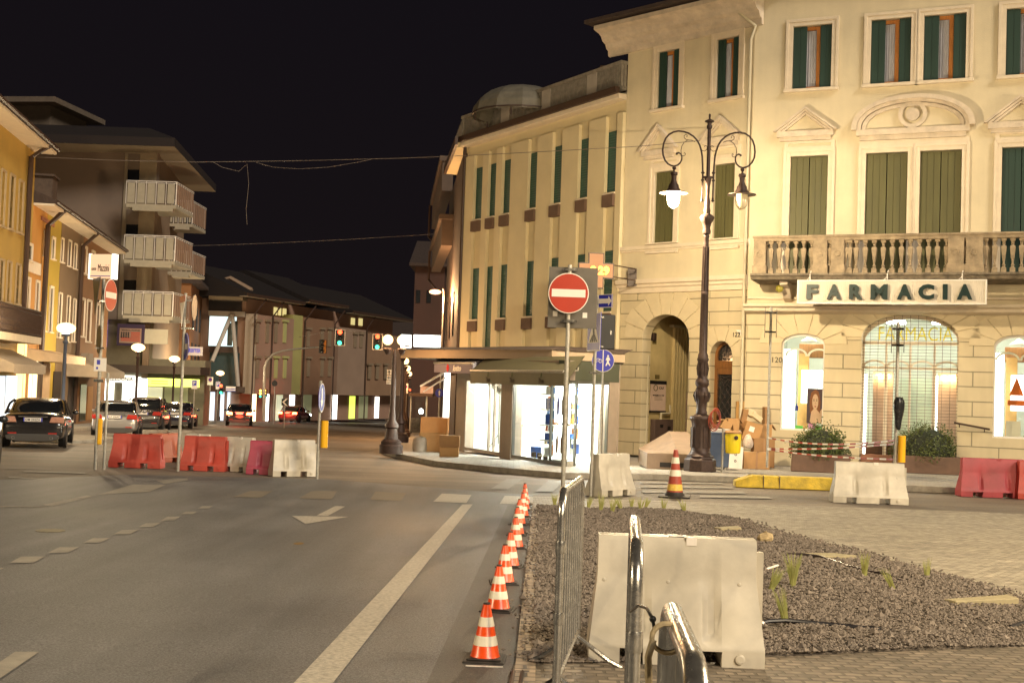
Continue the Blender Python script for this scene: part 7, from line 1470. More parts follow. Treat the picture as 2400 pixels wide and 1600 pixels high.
# planters with shrubs
def leafball(b, c, rx, ry, rz_, n, s, rnd):
    for _ in range(n):
        th, ph_ = rnd.uniform(0, 6.283), math.acos(rnd.uniform(-.15, 1)); k = rnd.uniform(.70, 1.03) * (1 + .13 * math.sin(th * 3 + ph_ * 4) + .06 * math.sin(th * 7)) * (1.12 if rnd.random() < .03 else 1)
        p = Vector((c[0] + rx * k * math.sin(ph_) * math.cos(th), c[1] + ry * k * math.sin(ph_) * math.sin(th), c[2] + rz_ * k * math.cos(ph_)))
        a = Vector((rnd.gauss(0, 1), rnd.gauss(0, 1), rnd.gauss(0, 1))).normalized(); t_ = a.cross(Vector((rnd.gauss(0, 1), rnd.gauss(0, 1), rnd.gauss(0, 1)))).normalized(); L_ = s * rnd.uniform(.7, 1.5)
        b.face([p, p + a * L_ * .5 + t_ * L_ * .3, p + a * L_, p + a * L_ * .5 - t_ * L_ * .3])
m_leaf = M('shrub_leaf', (.045, .075, .018), rough=.45, var=.6, scale=9, col2=(.13, .15, .03)); m_leafr = M('brown_hedge_leaf', (.07, .05, .02), rough=.6, var=.5, scale=8)
def planter(px, py, wpx, toppy, label):
    base = PG(px, py); k = base.y / F; W = wpx * k; Ht = top_z(base, toppy) - base.z; r = thing('planter', label, 'planter', base, R(-12), 'planters before the pharmacy')
    b = MB(); b.frustum(-W * .52, W * .52, 0, W * .62, 0, .5, .04, .04); b.build('box', M('brown_planter', (.13, .075, .05), var=.2), r, bevel=.02)
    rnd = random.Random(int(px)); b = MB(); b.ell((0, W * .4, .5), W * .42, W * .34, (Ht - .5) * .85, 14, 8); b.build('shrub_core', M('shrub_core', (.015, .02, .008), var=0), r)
    b = MB(); leafball(b, (0, W * .4, .48), W * .5, W * .42, Ht - .5, 5200, .055, rnd); b.build('foliage', m_leaf, r, recalc=False)
    return r
planter(1924, 1107, 132, 998, 'rounded green shrub in a low brown planter left of the pharmacy door'); planter(2178, 1110, 150, 994, 'rounded green shrub in a low brown planter right of the pharmacy door'); planter(2460, 1114, 130, 1005, 'shrub planter at the right picture edge')
b = MB(); b.box(-.9, .9, -.1, .1, 0, .8); tag(b.build('bench', M('rust_bench', (.25, .11, .07), var=.2), None, loc=PG(2060, 1100), rz=FM.rz, bevel=.02), 'low rust brown box between the two shrub planters', 'bench')
# barrier tape
def tape(label, A, B, sag, n=24):
    b = MB(); idx = []
    for i in range(n):
        f0, f1 = i / n, (i + 1) / n; p, q = A.lerp(B, f0) - A, A.lerp(B, f1) - A; p.z -= sag * 4 * f0 * (1 - f0); q.z -= sag * 4 * f1 * (1 - f1); up = Vector((0, .0, .036))
        b.face([p, q, q + up, p + up]).material_index = i % 2
    bmesh.ops.remove_doubles(b.bm, verts=b.bm.verts, dist=1e-4); o = b.build('barrier_tape', m_swht, None, recalc=False, loc=A); o.data.materials.append(m_sred); return tag(o, label, 'tape')
T1 = P(1800, 1027, base_s3.y - .04); T2 = P(2096, 1034, base_s4.y - .04); T3 = P(1798, 1052, base_s3.y - .04); T4 = P(2093, 1078, base_s4.y - .04); T5 = P(2094, 1042, base_s4.y - .04)
tape('upper red and white tape sagging between the two sign poles', T1, T2, .12); tape('middle red and white tape between the two sign poles', T3, T5, .05); tape('lower red and white tape sloping down to the right pole', T3 + Vector((0, 0, -.02)), T4, .05)
# cardboard pile, bins
def carton(label, px, py, w_, h_, d_, rz=0, tilt=0, mat=None, lift=0, yoff=0, cat='box', name='cardboard_box', extra=None, base=None):
    base = base or PG(px, py); r = thing(name, label, cat, base + Vector((0, yoff, lift)), rz); r.rotation_euler.y = tilt
    b = MB(); b.box(-w_ / 2, w_ / 2, 0, d_, 0, h_); b.build('box', mat or m_card, r, bevel=.008)
    if extra == 'tape': b = MB(); b.box(-.03, .03, -.003, 0, 0, h_); b.build('packing_tape', M('tape_tan', (.35, .2, .1), rough=.3, var=.05), r)
    if extra == 'label': b = MB(); b.box(-w_ * .25, w_ * .05, -.003, 0, h_ * .55, h_ * .8); b.build('paper_label', m_swht, r)
    if extra == 'flaps':
        for s_ in (-1, 1): b = MB(); b.T = Matrix.Translation((s_ * w_ / 2, 0, h_)) @ Matrix.Rotation(s_ * .9, 4, 'Y'); b.box(0 if s_ > 0 else -.2, .2 if s_ > 0 else 0, 0, d_, 0, .01); b.T = Matrix.Identity(4); b.build('flap', mat or m_card, r)
        b = MB(); b.box(-w_ / 2 + .01, w_ / 2 - .01, .01, d_ - .01, h_ - .02, h_ + .002); b.build('inside', m_card2, r)
    return r
gp = 'cardboard waste before the pharmacy'
r = carton('largest flat honey coloured board standing against the pharmacy wall', 1772, 1090, .98, 1.95, .14, 0, yoff=.9, mat=M('honey_board', (.52, .3, .1), var=.06), extra=None)
b = MB(); b.prism([(-.08, 1.62), (.04, 1.62), (.04, 1.74), (.0, 1.69), (-.04, 1.74), (-.08, 1.74)], -.004, 0); b.build('print', m_blk, r)
carton('tall brown carton edge leaning right of the honey board', 1806, 1092, .14, 1.8, .3, .1, yoff=.7, mat=m_card2)
carton('brown carton half behind the door frame', 1727, 1092, .35, 1.4, .1, 0, yoff=.9, mat=m_card2)
carton('upright carton with white inner flaps on top of the pile', 1722, 1094, .34, .46, .3, 0, .02, lift=.95, yoff=.4, extra='flaps')
carton('tilted brown carton with a white paper label in the middle of the pile', 1757, 1094, .52, .62, .3, .1, .30, lift=.70, yoff=.2, extra='label')
carton('narrow carton leaning steeply behind the tilted one', 1745, 1094, .15, .65, .3, 0, .18, lift=1.05, yoff=.55, mat=m_card2)
carton('shallow cream tray lying on top of the tilted carton', 1773, 1094, .34, .14, .25, .1, .6, lift=1.42, yoff=.25, mat=M('cream_card', (.6, .5, .32), var=.1))
carton('second cream tray at the very top of the pile', 1762, 1094, .26, .2, .2, .3, .5, lift=1.5, yoff=.42, mat=MATS['cream_card'])
carton('square carton with open lid right in the pile', 1793, 1094, .48, .42, .3, 0, .03, lift=.85, yoff=.3, extra='flaps')
carton('large brown carton low at the right of the pile', 1793, 1096, .62, .85, .4, .05, 0, mat=m_card2, yoff=.15, extra='tape')
carton('wide taped carton on the pavement at the front of the pile', 1773, 1099, .75, .48, .3, .05, 0, extra='tape')
carton('small upturned carton lid sticking out above the blue bin', 1697, 1094, .3, .26, .2, .2, .5, lift=1.08, yoff=.1, extra='flaps')
r = carton('white carton with two black round symbols behind the yellow bin', 1722, 1098, .42, .62, .2, 0, .04, mat=m_swht)
for z in (.22, .4): b = MB(); b.holed([(a, z + c) for a, c in disk(.035, 14)], [[(a, z + c) for a, c in disk(.02, 14)]], -.004, 0); b.build('symbol', m_blk, r)
rnd = random.Random(2); b = MB(); rg = [(.1, 0), (.16, .08), (.18, .22), (.12, .36), (.05, .42)]; b.lathe(rg, (0, 0, 0), 10)
for v in b.bm.verts: v.co += Vector((rnd.uniform(-.05, .05), rnd.uniform(-.05, .05), rnd.uniform(-.04, .04)))
tag(b.build('plastic_bag', M('striped_bag', (.6, .45, .38), rough=.4, var=.5, scale=14, col2=(.8, .72, .6)), None, sub=1, smooth=True, loc=PG(1752, 1094) + Vector((0, .0, .55))), 'crumpled pinkish plastic bag stuffed between the cartons', 'bag', gp)
r = thing('waste_bin', 'blue grey wheeled bin with papers on its lid between lamp and yellow bin', 'bin', PG(1681, 1100)); b = MB(); b.frustum(-.27, .27, -.25, .25, .08, .98, -.03, -.03); b.build('body', M('blue_bin', (.07, .10, .17), rough=.4, var=.1), r, bevel=.02); b = MB(); b.box(-.31, .31, -.29, .29, .98, 1.03); b.build('lid', MATS['blue_bin'], r, bevel=.015)
for s_ in (-1, 1): b = MB(); b.T = Matrix.Translation((s_ * .2, .22, .09)) @ Matrix.Rotation(R(90), 4, 'Y'); b.lathe([(.09, -.03), (.09, .03)], (0, 0, 0), 14); b.T = Matrix.Identity(4); b.build('wheel', m_blk, r)
b = MB(); [b.box(-.28 + .05 * k, .22 + .03 * k, -.2, .15, 1.035 + .03 * k, 1.055 + .03 * k) for k in range(3)]; tag(b.build('paper_stack', m_swht, None, loc=PG(1681, 1100)), 'loose white papers lying on the lid of the blue grey bin', 'paper')
r = thing('litter_bin', 'round bright yellow litter bin hanging on a short post', 'bin', PG(1692, 1107)); b = MB(); b.cyl((0, 0, 0), (0, 0, 1.15), .03, 10); b.build('post', m_pole, r, smooth=True)
b = MB(); b.lathe([(.13, .5), (.19, .52), (.20, .6), (.21, 1.0), (.2, 1.04)], (.26, -.03, 0), 24); b.build('body', M('bright_yellow', (.8, .62, .015), rough=.35, var=.05), r, smooth=True); b = MB(); b.lathe([(.215, 1.02), (.225, 1.05), (.2, 1.09)], (.26, -.03, 0), 24); b.build('rim', m_card, r, smooth=True)
b = MB(); b.T = Matrix.Translation((.3, -.245, .92)) @ Matrix.Rotation(R(90), 4, 'X'); b.lathe([(.05, 0), (.055, .015), (.03, .02)], (0, 0, 0), 14); b.T = Matrix.Identity(4); b.build('badge', m_iron, r)
b = MB()
for k in range(5): b.tube([(.13 * math.cos(t_) * (1 + .06 * k), .02 * k - .03 * math.sin(k), .22 * math.sin(t_) * (1 + .05 * k) - .03 * k) for t_ in [i * 6.283 / 20 for i in range(21)]], .012, 5)
tag(b.build('hose_coil', M('red_hose', (.33, .06, .03), rough=.5, var=.15), None, smooth=True, loc=Vector(gb) + Vector((.33, -.33, 1.45)), rz=R(20)), 'coiled red brown cable hanging on the ornate lamp base', 'cable')
# ramp block left of the lamp
q = PG(1590, 1100); r = thing('stone_ramp', 'grey stone ramp block with sloping top between arch and ornate lamp', 'ramp', q); b = MB(); b.rings([[(x, y, z) for x, z in ((-.85, 0), (.55, 0), (.55, .95 if y > 1 else .42), (.0, .95 if y > 1 else .42), (-.85, .42))] for y in (0, 2.2)]); b.build('block', M('ramp_stone', (.28, .2, .14), var=.15), r, bevel=.015)
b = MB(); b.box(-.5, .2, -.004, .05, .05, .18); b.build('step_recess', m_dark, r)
# poster board, meter box, mail boxes in the passage
q0 = FP.rect(1521, 1556, 900, 962); r = thing('notice_board', 'white C.A.F. notice board on the ochre wall inside the arch', 'notice', FP.pt((q0[0] + q0[1]) / 2, q0[2], .08), FP.rz); W, H = q0[1] - q0[0], q0[3] - q0[2]
b = MB(); b.box(-W / 2, W / 2, 0, .03, 0, H); b.build('board', M('pinkish_paper', (.6, .45, .38), var=.05), r); b = MB(); b.box(-W / 2 - .02, W / 2 + .02, -.01, .04, H, H + .12); b.box(-W / 2 - .02, W / 2 + .02, -.01, .04, -.06, 0); b.build('edge', m_dark, r)
text('C.A.F.', m_blk, r, 'lettering', loc=(W * .2, -.006, H * .86), h=H * .09, bold=.02); text('MODELLO 730', m_blk, r, 'lettering', loc=(0, -.006, H * .58), h=H * .05, wd=W * .75, bold=.02)
b = MB(); b.holed([(-W * .2 + a * 1.1, H * .86 + c) for a, c in disk(.11, 18)], [[(-W * .2 + a, H * .86 + c) for a, c in disk(.085, 18)]], -.006, -.003); [b.box(-W * (.3 - .02 * k), W * (.25 + .02 * k), -.006, -.003, H * (.5 - .05 * k), H * (.51 - .05 * k)) for k in range(3)]; b.build('print', M('olive_ink', (.12, .10, .04), var=0), r)
q0 = FP.rect(1522, 1565, 982, 1070); r = thing('meter_box', 'dark grey metal meter box below the notice board', 'meter box', FP.pt((q0[0] + q0[1]) / 2, .15, .12), FP.rz); W = q0[1] - q0[0]; H = q0[3] - .15
b = MB(); b.box(-W / 2, W / 2, -.1, .1, 0, H); b.build('box', M('dark_meter', (.12, .08, .07), rough=.5, var=.15), r, bevel=.015); b = MB(); b.box(-W * .22, -W * .05, -.105, -.1, H * .74, H * .84); b.box(W * .2, W * .36, -.105, -.1, H * .66, H * .78); b.build('window', m_dark, r)
b = MB(); b.tube([(-W * .1, -.02, H), (-W * .1, -.02, H + .2), (W * .4, -.02, H + .22), (W * .4, -.02, H + .5)], .04, 8); b.build('pipe', m_pipe, r, smooth=True)
q0 = FP.rect(1600, 1609, 916, 1018)
for k in range(6): zz = q0[2] + (q0[3] - q0[2]) * k / 6; b = MB(); b.box((q0[0] - q0[1]) / 2, (q0[1] - q0[0]) / 2, -.02, .05, 0, (q0[3] - q0[2]) / 6 - .03); o_ = b.build('mailbox', M('grey_pink_box', (.4, .28, .2), var=.1), None, loc=FP.pt((q0[0] + q0[1]) / 2, zz, .12), rz=FP.rz); tag(o_, 'small letter box %s inside the arch' % ['at the bottom of the column', 'second from the bottom of the column', 'third from the bottom of the column', 'third from the top of the column', 'second from the top of the column', 'at the top of the column'][k], 'mailbox', 'letter boxes in the arch')
# pharmacy cross
Yc = C0.y - 2.6; cc = P(1397, 634, Yc); k = Yc / F; r = thing('pharmacy_cross', 'square armed pharmacy cross sign with glowing orange digits on a wall bracket', 'pharmacy sign', cc); hw, aw = 42 * k, 18.5 * k
pl = [(-aw, -hw), (aw, -hw), (aw, -aw), (hw, -aw), (hw, aw), (aw, aw), (aw, hw), (-aw, hw), (-aw, aw), (-hw, aw), (-hw, -aw), (-aw, -aw)]; b = MB(); b.prism(pl, 0, .16); b.build('housing', m_gut, r); b = MB(); e = .035; pl2 = [(x - e * (1 if x > 0 else -1), z - e * (1 if z > 0 else -1)) for x, z in pl]; b.prism(pl2, -.012, -.001); b.build('face', M('cross_face', (.42, .24, .15), rough=.75, var=.03, spec=.1), r)
text('8:29', m_led, r, 'digits', loc=(.12, -.02, 0), h=.30, wd=.62, bold=.05)
w0 = FW.uv(1488, 628, .1); wp = FW.pt(w0[0], w0[1], .05) - cc
b = MB()
for z in (-.18, .2): b.tube([(hw, .08, z), (wp.x - .1, wp.y * .5, z), (wp.x, wp.y, z)], .02, 6)
b.box(wp.x - .28, wp.x + .02, wp.y - .2, wp.y + .02, -.3, .3); b.build('bracket', m_gut, r)
# ------------------------------------------------------------------ by the shop, left of the corner
q = G(1013, 1058, .14); bx_ = thing('cardboard_stack', 'tall orange brown cardboard stack beside the shop side entrance', 'boxes', q, R(-4)); b = MB(); b.box(-.45, .45, 0, .6, 0, .62); b.build('lower_box', m_card, bx_, bevel=.01); b = MB(); b.box(-.42, .46, 0, .6, .62, 1.12); b.build('upper_box', M('orange_card', (.5, .25, .09), var=.08), bx_, bevel=.01)
b = MB(); b.lathe([(.22, 0), (.24, .1), (.23, .38), (.18, .46), (.05, .5)], (0, 0, 0), 18); tag(b.build('stone_bollard', M('grey_stone', (.3, .25, .2), var=.2), None, smooth=True, loc=G(983, 1057, .14)), 'rounded grey stone bollard left of the cardboard stack', 'bollard')
b = MB(); b.box(-.28, .28, 0, .4, 0, .28); tag(b.build('small_carton', m_card, None, loc=G(1052, 1070, .14), bevel=.01), 'small carton at the foot of the beige pillar', 'box'); b = MB(); b.box(-.3, .3, 0, .3, 0, .34); tag(b.build('open_carton', m_card2, None, loc=G(1052, 1070, .14) + Vector((0, .05, .285)), bevel=.01), 'darker carton on top of the small one beside the pillar', 'box')
b = MB(); zt = S0.z; q = P(1048, 890, 42); b.box(-.1, .1, 0, .1, 0, 2.3); tag(b.build('lit_door_edge', m_litb, None, loc=(q.x, 42, gz(0, 42) + .5)), 'bright white lit side window strip of the corner shop', 'lit window')
p0 = P(1046, 876, 41); r = thing('folded_awning', 'half folded awning frame with pale ribs beside the corner shop', 'awning', p0); b = MB()
for dy in (-.1, .1, .3): b.tube([(0, dy, .1), (P(985, 905, 41).x - p0.x, dy, P(985, 905, 41).z - p0.z)], .03, 5); b.tube([(0, dy, -.1), (P(992, 918, 41).x - p0.x, dy, P(992, 918, 41).z - p0.z)], .02, 5)
b.build('rib', m_swht, r)
sp0 = P(981, 960, 64); r = thing('bus_shelter', 'small glazed bus shelter with a brown roof beyond the cardboard stack', 'shelter', (sp0.x, 64, gz(0, 64) + .12)); ht = P(981, 928, 64).z - r.location.z; W = 38 * 64 / F
b = MB(); b.box(-W / 2 - .1, W / 2 + .3, -.2, 1.4, ht, ht + .15); b.build('roof', m_gut, r)
for x in (-W / 2, W / 2): b = MB(); b.box(x - .03, x + .03, 0, .06, 0, ht); b.build('post', m_pole, r)
b = MB(); b.box(-W / 2, W / 2, .02, .04, .2, ht); b.build('pane', m_glass, r); b = MB(); b.box(-W / 2, W * .3, .3, .34, .2, ht * .45); b.build('poster', M('grey_poster', (.25, .2, .2), var=.5, scale=8), r)
lamp((0, .6, ht * .7), 25, COOL, .1, r, 'shelter_light'); b = MB(); b.ell((.1, .5, ht * .62), .12, .12, .14, 10, 6); b.build('shelter_lamp', M('white_lamp', (1, 1, 1), emis=16, var=0), r, smooth=True)
# ------------------------------------------------------------------ in the planting bed
def grass(px, py, hpx, n, label, wdt=.16, lean=0.0, group='young grass tufts in the gravel bed'):
    p = G(px, py); k = p.y / F; H = hpx * k * 1.2; rnd = random.Random(int(px * 7 + py)); b = MB()
    for _ in range(n):
        a = rnd.uniform(0, 6.283); l = H * rnd.uniform(.5, 1.05); dx, dy = math.cos(a), math.sin(a); sp_w = wdt * rnd.uniform(.1, 1) * l; wd = .0028 + .0005 * p.y * .3; x0, y0 = dx * .02, dy * .02
        prev = None
        for j in range(4):
            f = j / 3; c = Vector((x0 + dx * sp_w * f * f + lean * l * f, y0 + dy * sp_w * f * f, l * f * (1 - .12 * f))); ww_ = wd * (1 - f * .85); q = (c + Vector((-ww_, 0, 0)), c + Vector((ww_, 0, 0)))
            if prev: b.face([prev[0], prev[1], q[1], q[0]])
            prev = q
    o = b.build('grass_tuft', M('grass_blade', (.42, .37, .12), rough=.7, var=.4, scale=3, col2=(.26, .33, .08)), None, recalc=False, loc=p); tag(o, label, 'grass tuft', group); return o
grass(1858, 1382, 80, 90, 'tallest feathery grass tuft right of the white stick', .25); grass(1804, 1390, 60, 60, 'pale grass tuft leaning right, just left of the tallest tuft', .25, .35); grass(1843, 1470, 90, 45, 'thin curved grass tuft growing above the black hose', .15, -.2)
grass(2026, 1354, 58, 45, 'upright grass tuft by the thin hose bend', .2); grass(2096, 1386, 50, 40, 'drooping grass tuft right of the thin hose', .2, -.45); grass(2172, 1358, 50, 30, 'slim grass tuft close to the paving edge', .15)
for k, (x, y, h_, ln) in enumerate(((1408, 1200, 45, 0), (1434, 1206, 42, .1), (1456, 1196, 30, -.3), (1500, 1198, 32, .1), (1512, 1192, 26, .3), (1556, 1198, 32, 0), (1606, 1204, 34, -.3), (1300, 1186, 30, 0), (1378, 1190, 26, .2), (1480, 1188, 22, 0))):
    grass(x, y, h_, 30, ['first short tuft from the left behind the big white barrier', 'second short tuft from the left behind the big white barrier', 'third short tuft from the left, leaning left', 'fourth short tuft at the far bed edge', 'fifth short tuft leaning right at the far bed edge', 'short tuft below the big red cone', 'rightmost short tuft leaning left at the far bed edge', 'pale tuft behind the farthest railing', 'tiny tuft right of the farthest railing', 'lowest tuft in the far row'][k], .3, ln, 'short grass tufts along the far bed edge')
def ground_tube(name, label, pxs, rad, mat, cat, lift=.03): b = MB(); b.tube([G(x, y, lift + dz) for x, y, dz in pxs], rad, 8); return tag(b.build(name, mat, None, smooth=True), label, cat)
m_hose = M('black_hose', (.012, .011, .014), rough=.4, var=.1)
ground_tube('hose', 'thick black hose lying beside the big white barrier', [(1776, 1462, .0), (1800, 1455, .02), (1840, 1453, .03), (1900, 1458, .02), (1980, 1466, .015), (2050, 1473, .01), (2108, 1478, -.02)], .016, m_hose, 'hose')
ground_tube('hose', 'thin brown hose snaking across the middle of the bed', [(1846, 1296, .02), (1880, 1297, .03), (1920, 1302, .03), (1950, 1312, .02), (1990, 1325, .02), (2040, 1338, .02), (2080, 1344, .02), (2110, 1358, 0)], .011, M('brown_hose', (.07, .05, .05), rough=.35, var=.3), 'hose')
ground_tube('hose', 'short black hose end at the right picture edge', [(2368, 1468, .0), (2400, 1458, .02), (2440, 1448, .02)], .016, m_hose, 'hose')
ground_tube('stick', 'white stick lying left of the tallest grass tuft', [(1784, 1337, .01), (1823, 1324, .03)], .012, m_swht, 'stick', .02); ground_tube('stick', 'small white stick beside the foot of the big barrier', [(1777, 1468, .0), (1789, 1458, .04)], .012, m_swht, 'stick', .02)
for k, (pl, lb) in enumerate((([(2212, 1411), (2360, 1400), (2388, 1409), (2240, 1416)], 'pale stone slab half buried near the right edge of the bed'), ([(1880, 1301), (1955, 1301), (2008, 1307), (1930, 1309)], 'flat pale stone slab under the thin hose'), ([(1672, 1240), (1730, 1236), (1738, 1241), (1690, 1243)], 'small flat stone slab behind the big white barrier'))):
    b = MB(); g0 = [G(x, y, .035) for x, y in pl]; b.rings([[p + Vector((0, 0, -.05)) for p in g0], [p + Vector((0, 0, .03)) for p in g0]]); tag(b.build('stone_slab', M('pale_slab', (.34, .29, .17), var=.12, scale=6), None, bevel=.008), lb, 'slab')
rnd = random.Random(8); b = MB(); b.ell((0, 0, .06), .1, .07, .07, 8, 6)
for v in b.bm.verts: v.co += Vector((rnd.uniform(-.02, .02), rnd.uniform(-.015, .015), rnd.uniform(-.015, .015)))
tag(b.build('stone', M('tan_rock', (.4, .3, .16), var=.3, scale=12), None, loc=G(1794, 1271, .02)), 'single tan rock at the far side of the gravel bed', 'stone')
# metal channel at the lower edge of the strip
b = MB(); p0, p1 = G(1196, 1612, .02), G(1204, 1572, .02); b.tube([p0, p1], .012, 4); b.tube([p0 + Vector((.05, 0, 0)), p1 + Vector((.05, 0, 0))], .012, 4); b.box(p1.x - .02, p1.x + .09, p1.y, p1.y + .03, p1.z - .03, p1.z); tag(b.build('drain_channel', m_gut, None), 'narrow metal drain channel at the lower end of the sett strip', 'drain')
q = G(1135, 1561, .004); b = MB(); b.box(-.11, .11, -.01, .01, 0, .004); tag(b.build('plastic_strip', m_swht, None, loc=q), 'thin white strip on the asphalt in front of the first cone', 'strip')
q = G(118, 1243, .004); b = MB(); b.lathe([(.16, 0), (.16, .004), (.14, .006), (.002, .006)], (0, 0, 0), 24); tag(b.build('manhole_cover', M('ochre_cover', (.17, .145, .09), rough=.6, var=.5, scale=12), None, loc=q), 'round ochre manhole cover in the left lane', 'manhole cover')
q = G(700, 1273, .004); b = MB(); b.face([(a * .7, c * 1.3, .001) for a, c in disk(.08, 14)]); tag(b.build('paint_spot', M('ochre_spot', (.2, .12, .03), var=.4, scale=20), None, loc=q), 'small ochre paint spot below the road arrow', 'spot')
# ------------------------------------------------------------------ cars
m_tyre = M('tyre', (.014, .013, .012), rough=.8, var=.1); m_rim = M('rim', (.45, .43, .4), rough=.25, metal=.9, var=.05); m_cgl = M('car_glass', (.01, .011, .012), rough=.05, var=0, spec=.9)
def paint(name, col, metal=.2): m = M(name, col, rough=.22, metal=metal, var=0, coat=1.0); m.node_tree.nodes['Principled BSDF'].inputs['Coat Roughness'].default_value = .04; return m
m_tail = M('tail_lamp', (.42, .03, .02), rough=.12, var=.1, spec=.8); m_tailc = M('clear_tail_lamp', (.5, .25, .17), rough=.12, var=.3, scale=30, spec=.9)
def car(label, base, rz, body, L=4.5, W=1.76, H=1.44, belt=.92, trunk=1.0, plate='', tail=None, lit=None, hatch=False, name='parked_car', exhaust=False):
    r = thing(name, label, 'car', base, rz); hw = W / 2
    # stations from the rear (y=0) to the front (y=L): y, half width, bottom, top
    st = [(0.0, hw * .86, .38, .62), (.05, hw * .92, .30, .80 if not hatch else .95), (.18, hw * .97, .24, trunk if not hatch else trunk + .03), (.5, hw, .22, trunk + .02), (1.1, hw, .2, trunk), (2.2, hw, .2, belt + .02), (3.0, hw, .2, belt), (3.5, hw, .22, belt - .06), (L - .4, hw * .95, .24, belt - .2), (L - .1, hw * .84, .3, .62), (L, hw * .72, .38, .52)]
    b = MB(); rings = []
    for y, w_, z0, z1 in st:
        h = z1 - z0; rings.append([(x * w_, y, z0 + h * f) for x, f in ((-.90, 0), (-.98, .12), (-1, .4), (-.985, .72), (-.93, .9), (-.80, .985), (-.4, 1.02), (0, 1.03), (.4, 1.02), (.80, .985), (.93, .9), (.985, .72), (1, .4), (.98, .12), (.90, 0), (0, -.03))])
    b.rings(rings); bd = b.build('body', body, r, smooth=True, sub=2)
    y0 = .75 if not hatch else .22; gs = [(y0, .80, belt + .0, trunk - .02), (y0 + (.55 if not hatch else .35), .78, 0, H - .13), (y0 + 1.0, .74, 0, H), (2.3, .73, 0, H), (2.75, .75, 0, H - .12), (3.45, .84, 0, belt + .02)]
    b = MB(); rings = []
    for y, w_, _, z1 in gs:
        z0 = belt - .08; h = max(.02, z1 - z0); ww_ = hw * .93; rings.append([(x * (ww_ + (hw * w_ - ww_) * f), y, z0 + h * f) for x, f in ((-1, 0), (-1, .5), (-.99, .88), (-.9, .985), (-.5, 1.0), (0, 1.01), (.5, 1.0), (.9, .985), (.99, .88), (1, .5), (1, 0))])
    b.rings(rings); b.build('glasshouse', m_cgl, r, smooth=True, sub=1)
    b = MB(); rg = []
    for y, zz in ((y0 + .62 if not hatch else y0 + .3, H - .085), (y0 + 1.0, H + .012), (2.3, H + .012), (2.72, H - .085)): rg.append([(x * hw * .745, y, zz - dz) for x, dz in ((-1.04, .07), (-.92, .012), (-.5, 0), (0, -.008), (.5, 0), (.92, .012), (1.04, .07), (.9, .06), (0, .03), (-.9, .06))])
    b.rings(rg); b.build('roof', body, r, smooth=True, sub=1)
    for s_ in (-1, 1):
        b = MB(); b.tube([(s_ * hw * .93, y0 - .02, trunk - .02), (s_ * hw * .86, y0 + .35, (trunk + H) / 2 + .05), (s_ * hw * .77, y0 + .8, H - .05)], .035, 6); b.build('pillar', body, r, smooth=True)
        b = MB(); b.tube([(s_ * hw * .9, 3.45, belt), (s_ * hw * .76, 2.75, H - .08)], .03, 6); b.build('pillar', body, r, smooth=True); b = MB(); b.tube([(s_ * hw * .935, 2.1, belt), (s_ * hw * .79, 2.05, H - .06)], .03, 6); b.build('pillar', body, r, smooth=True)
        b = MB(); b.ell((s_ * (hw + .1), 3.0, belt + .06), .1, .07, .07, 10, 8); b.build('mirror', body, r, smooth=True)
        tz = trunk - .16; b = MB(); b.prism([(s_ * hw * .50, tz - .09), (s_ * hw * .95, tz - .10), (s_ * hw * .96, tz + .07), (s_ * hw * .56, tz + .08)] if s_ > 0 else [(s_ * hw * .95, tz - .10), (s_ * hw * .50, tz - .09), (s_ * hw * .56, tz + .08), (s_ * hw * .96, tz + .07)], -.015 + (.0), .14); b.build('tail_light', lit or tail or m_tail, r, bevel=.02)
        b = MB(); b.box(s_ * hw * .62 - .12, s_ * hw * .62 + .12, -.02, .05, .42, .455); b.build('reflector', m_tail, r)
        b = MB(); b.box(min(s_ * hw * .55, s_ * hw * .9), max(s_ * hw * .55, s_ * hw * .9), L - .22, L - .03, .55, .70); b.build('headlight', M('headlamp', (.6, .6, .6), rough=.1, var=0) if lit is None or name == 'parked_car' else m_head, r, bevel=.03)
        for y in (.85, L - .85):
            b = MB(); b.T = Matrix.Translation((s_ * (hw - .1), y, .32)) @ Matrix.Rotation(R(90), 4, 'Y'); b.lathe([(.2, -.11), (.30, -.11), (.32, -.08), (.32, .08), (.30, .11), (.2, .11)], (0, 0, 0), 28); b.T = Matrix.Identity(4); w_ = b.build('wheel', m_tyre, r, smooth=True)
            b = MB(); x0 = s_ * (hw + .005)
            b.T = Matrix.Translation((x0 - s_ * .03, y, .32)) @ Matrix.Rotation(R(90), 4, 'Y'); b.lathe([(.02, 0), (.06, s_ * .02), (.07, -s_ * .02), (.19, -s_ * .03), (.22, s_ * .015), (.235, 0)], (0, 0, 0), 24)
            for k in range(7): a = k * .8976; b.tube([(.05 * math.cos(a), .05 * math.sin(a), s_ * .0), (.21 * math.cos(a), .21 * math.sin(a), s_ * .01)], .018, 4)
            b.T = Matrix.Identity(4); b.build('rim', m_rim, w_)
            b = MB(); b.T = Matrix.Translation((s_ * (hw - .035), y, .34)) @ Matrix.Rotation(R(90), 4, 'Y'); b.lathe([(.36, -.045), (.365, .045), (.32, .046), (.32, -.045)], (0, 0, 0), 24); b.T = Matrix.Identity(4); b.build('wheel_arch', m_blk, r, smooth=True)
    b = MB(); b.rings([[(x * hw, y, z) for x, z in ((-.8, .26), (-.84, .36), (-.7, .42), (.7, .42), (.84, .36), (.8, .26), (.5, .2), (-.5, .2))] for y in (-.012, .2)]); b.build('bumper_valance', M('grey_valance', (.05, .045, .04), rough=.5, var=.1), r, bevel=.02)
    pz = trunk - .17; b = MB(); b.box(-.26, .26, -.028, .0, pz - .055, pz + .055); p = b.build('number_plate', m_swht, r)
    for xa in (-.26, .225): b = MB(); b.box(xa, xa + .035, -.031, -.028, pz - .055, pz + .055); b.build('blue_band', m_sblue, p)
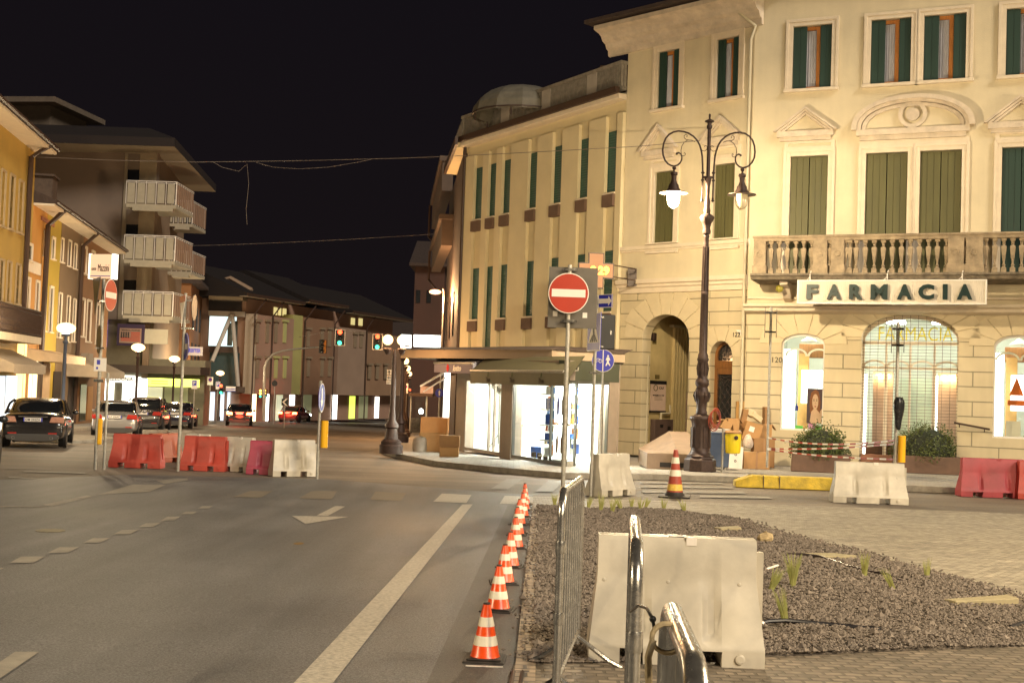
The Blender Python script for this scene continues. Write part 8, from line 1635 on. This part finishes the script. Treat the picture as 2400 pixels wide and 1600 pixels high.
    if plate: text(plate, m_blk, p, 'lettering', loc=(0, -.032, pz), h=.07, wd=.40, bold=.01)
    b = MB(); b.box(-.40, .40, -.035, .0, pz + .07, pz + .11); b.build('trim_strip', m_chrome, r, bevel=.008)
    if exhaust:
        for x in (-.52, .52): b = MB(); b.T = Matrix.Translation((x, -.02, .30)) @ Matrix.Rotation(R(-90), 4, 'X'); b.lathe([(.03, .1), (.035, 0), (.05, 0), (.05, .12)], (0, 0, 0), 14); b.T = Matrix.Identity(4); b.build('exhaust', m_steel, r, smooth=True)
    return r
hd = R(9.0)
car('glossy black car with plate DM 232ZA parked nearest on the left', G(74, 1050), R(16), paint('black_paint', (.012, .01, .01), 0), plate='DM 232ZA', tail=m_tailc, exhaust=True, H=1.42, W=1.78)
car('silver saloon with red tail lights parked behind the left sign poles', G(266, 1027), R(14), paint('silver_paint', (.42, .4, .38), .6), plate='AT 236AC', W=1.74, H=1.42)
car('tall dark hatchback right of the silver saloon', G(332, 1012), hd, paint('dark_paint', (.025, .02, .02), 0), H=1.62, hatch=True, belt=1.0, trunk=1.05, W=1.78)
car('dark blue saloon with a lit blue plate farther down the left side', G(408, 1004), hd, paint('blue_black_paint', (.014, .014, .03), 0), plate='BW 013AD', W=1.76)
car('dark car cut off by the left picture edge', G(-190, 1130), R(17), paint('graphite_paint', (.03, .03, .032), .3), W=1.78)
m_tl = M('tail_light_on', (1, .06, .03), emis=30, ecol=(1.0, .10, .03), var=0)
for k, (px, py, rz_, c_, lb) in enumerate(((560, 998, R(12), (.02, .02, .02), 'dark car with red tail lights on, left in the junction'), (672, 990, R(-8), (.2, .03, .03), 'dark red car with tail lights on in the middle of the junction'), (735, 982, R(-12), (.3, .3, .3), 'grey car with tail lights on beyond the dark red one'), (800, 979, R(-14), (.03, .03, .05), 'farthest dark car with tail lights on'), )):
    car(lb, G(px, py), rz_, paint('traffic_paint_%d' % k, c_, .1), lit=m_tl, name='driving_car', W=1.75)
    o = bpy.data.objects[[o.name for o in bpy.data.objects if o.get('label') == lb][0]]; o['group'] = 'cars driving through the junction'
    lamp((0, -.6, .8), 60, (1, .1, .04), .3, o, 'tail_glow')
for px, py, lb in ((862, 977, 'oncoming car with bright white headlights beyond the junction'), (968, 982, 'oncoming vehicle with headlights on beside the bus shelter'), (905, 979, 'oncoming car with white headlights left of the centre lamps')):
    p = G(px, py); d = ray(px, py); rz_ = math.pi - math.atan2(d.x, d.y) * 1.0
    r = car(lb, p, rz_ - R(0), paint('oncoming_paint_%d' % px, (.1, .1, .11), .3), name='driving_car', W=1.75); r['group'] = 'cars driving through the junction'
    # shift so that its front faces the camera at p
    r.location = p + Vector((math.sin(rz_) * 4.5, -math.cos(rz_) * 4.5, 0))
    for c in r.children:
        if c.name.startswith('headlight'): c.data.materials.clear(); c.data.materials.append(m_head)
    for s_ in (-.6, .6): lamp((s_, 4.7, .62), 60, (.95, .97, 1), .1, r, 'headlight_beam')
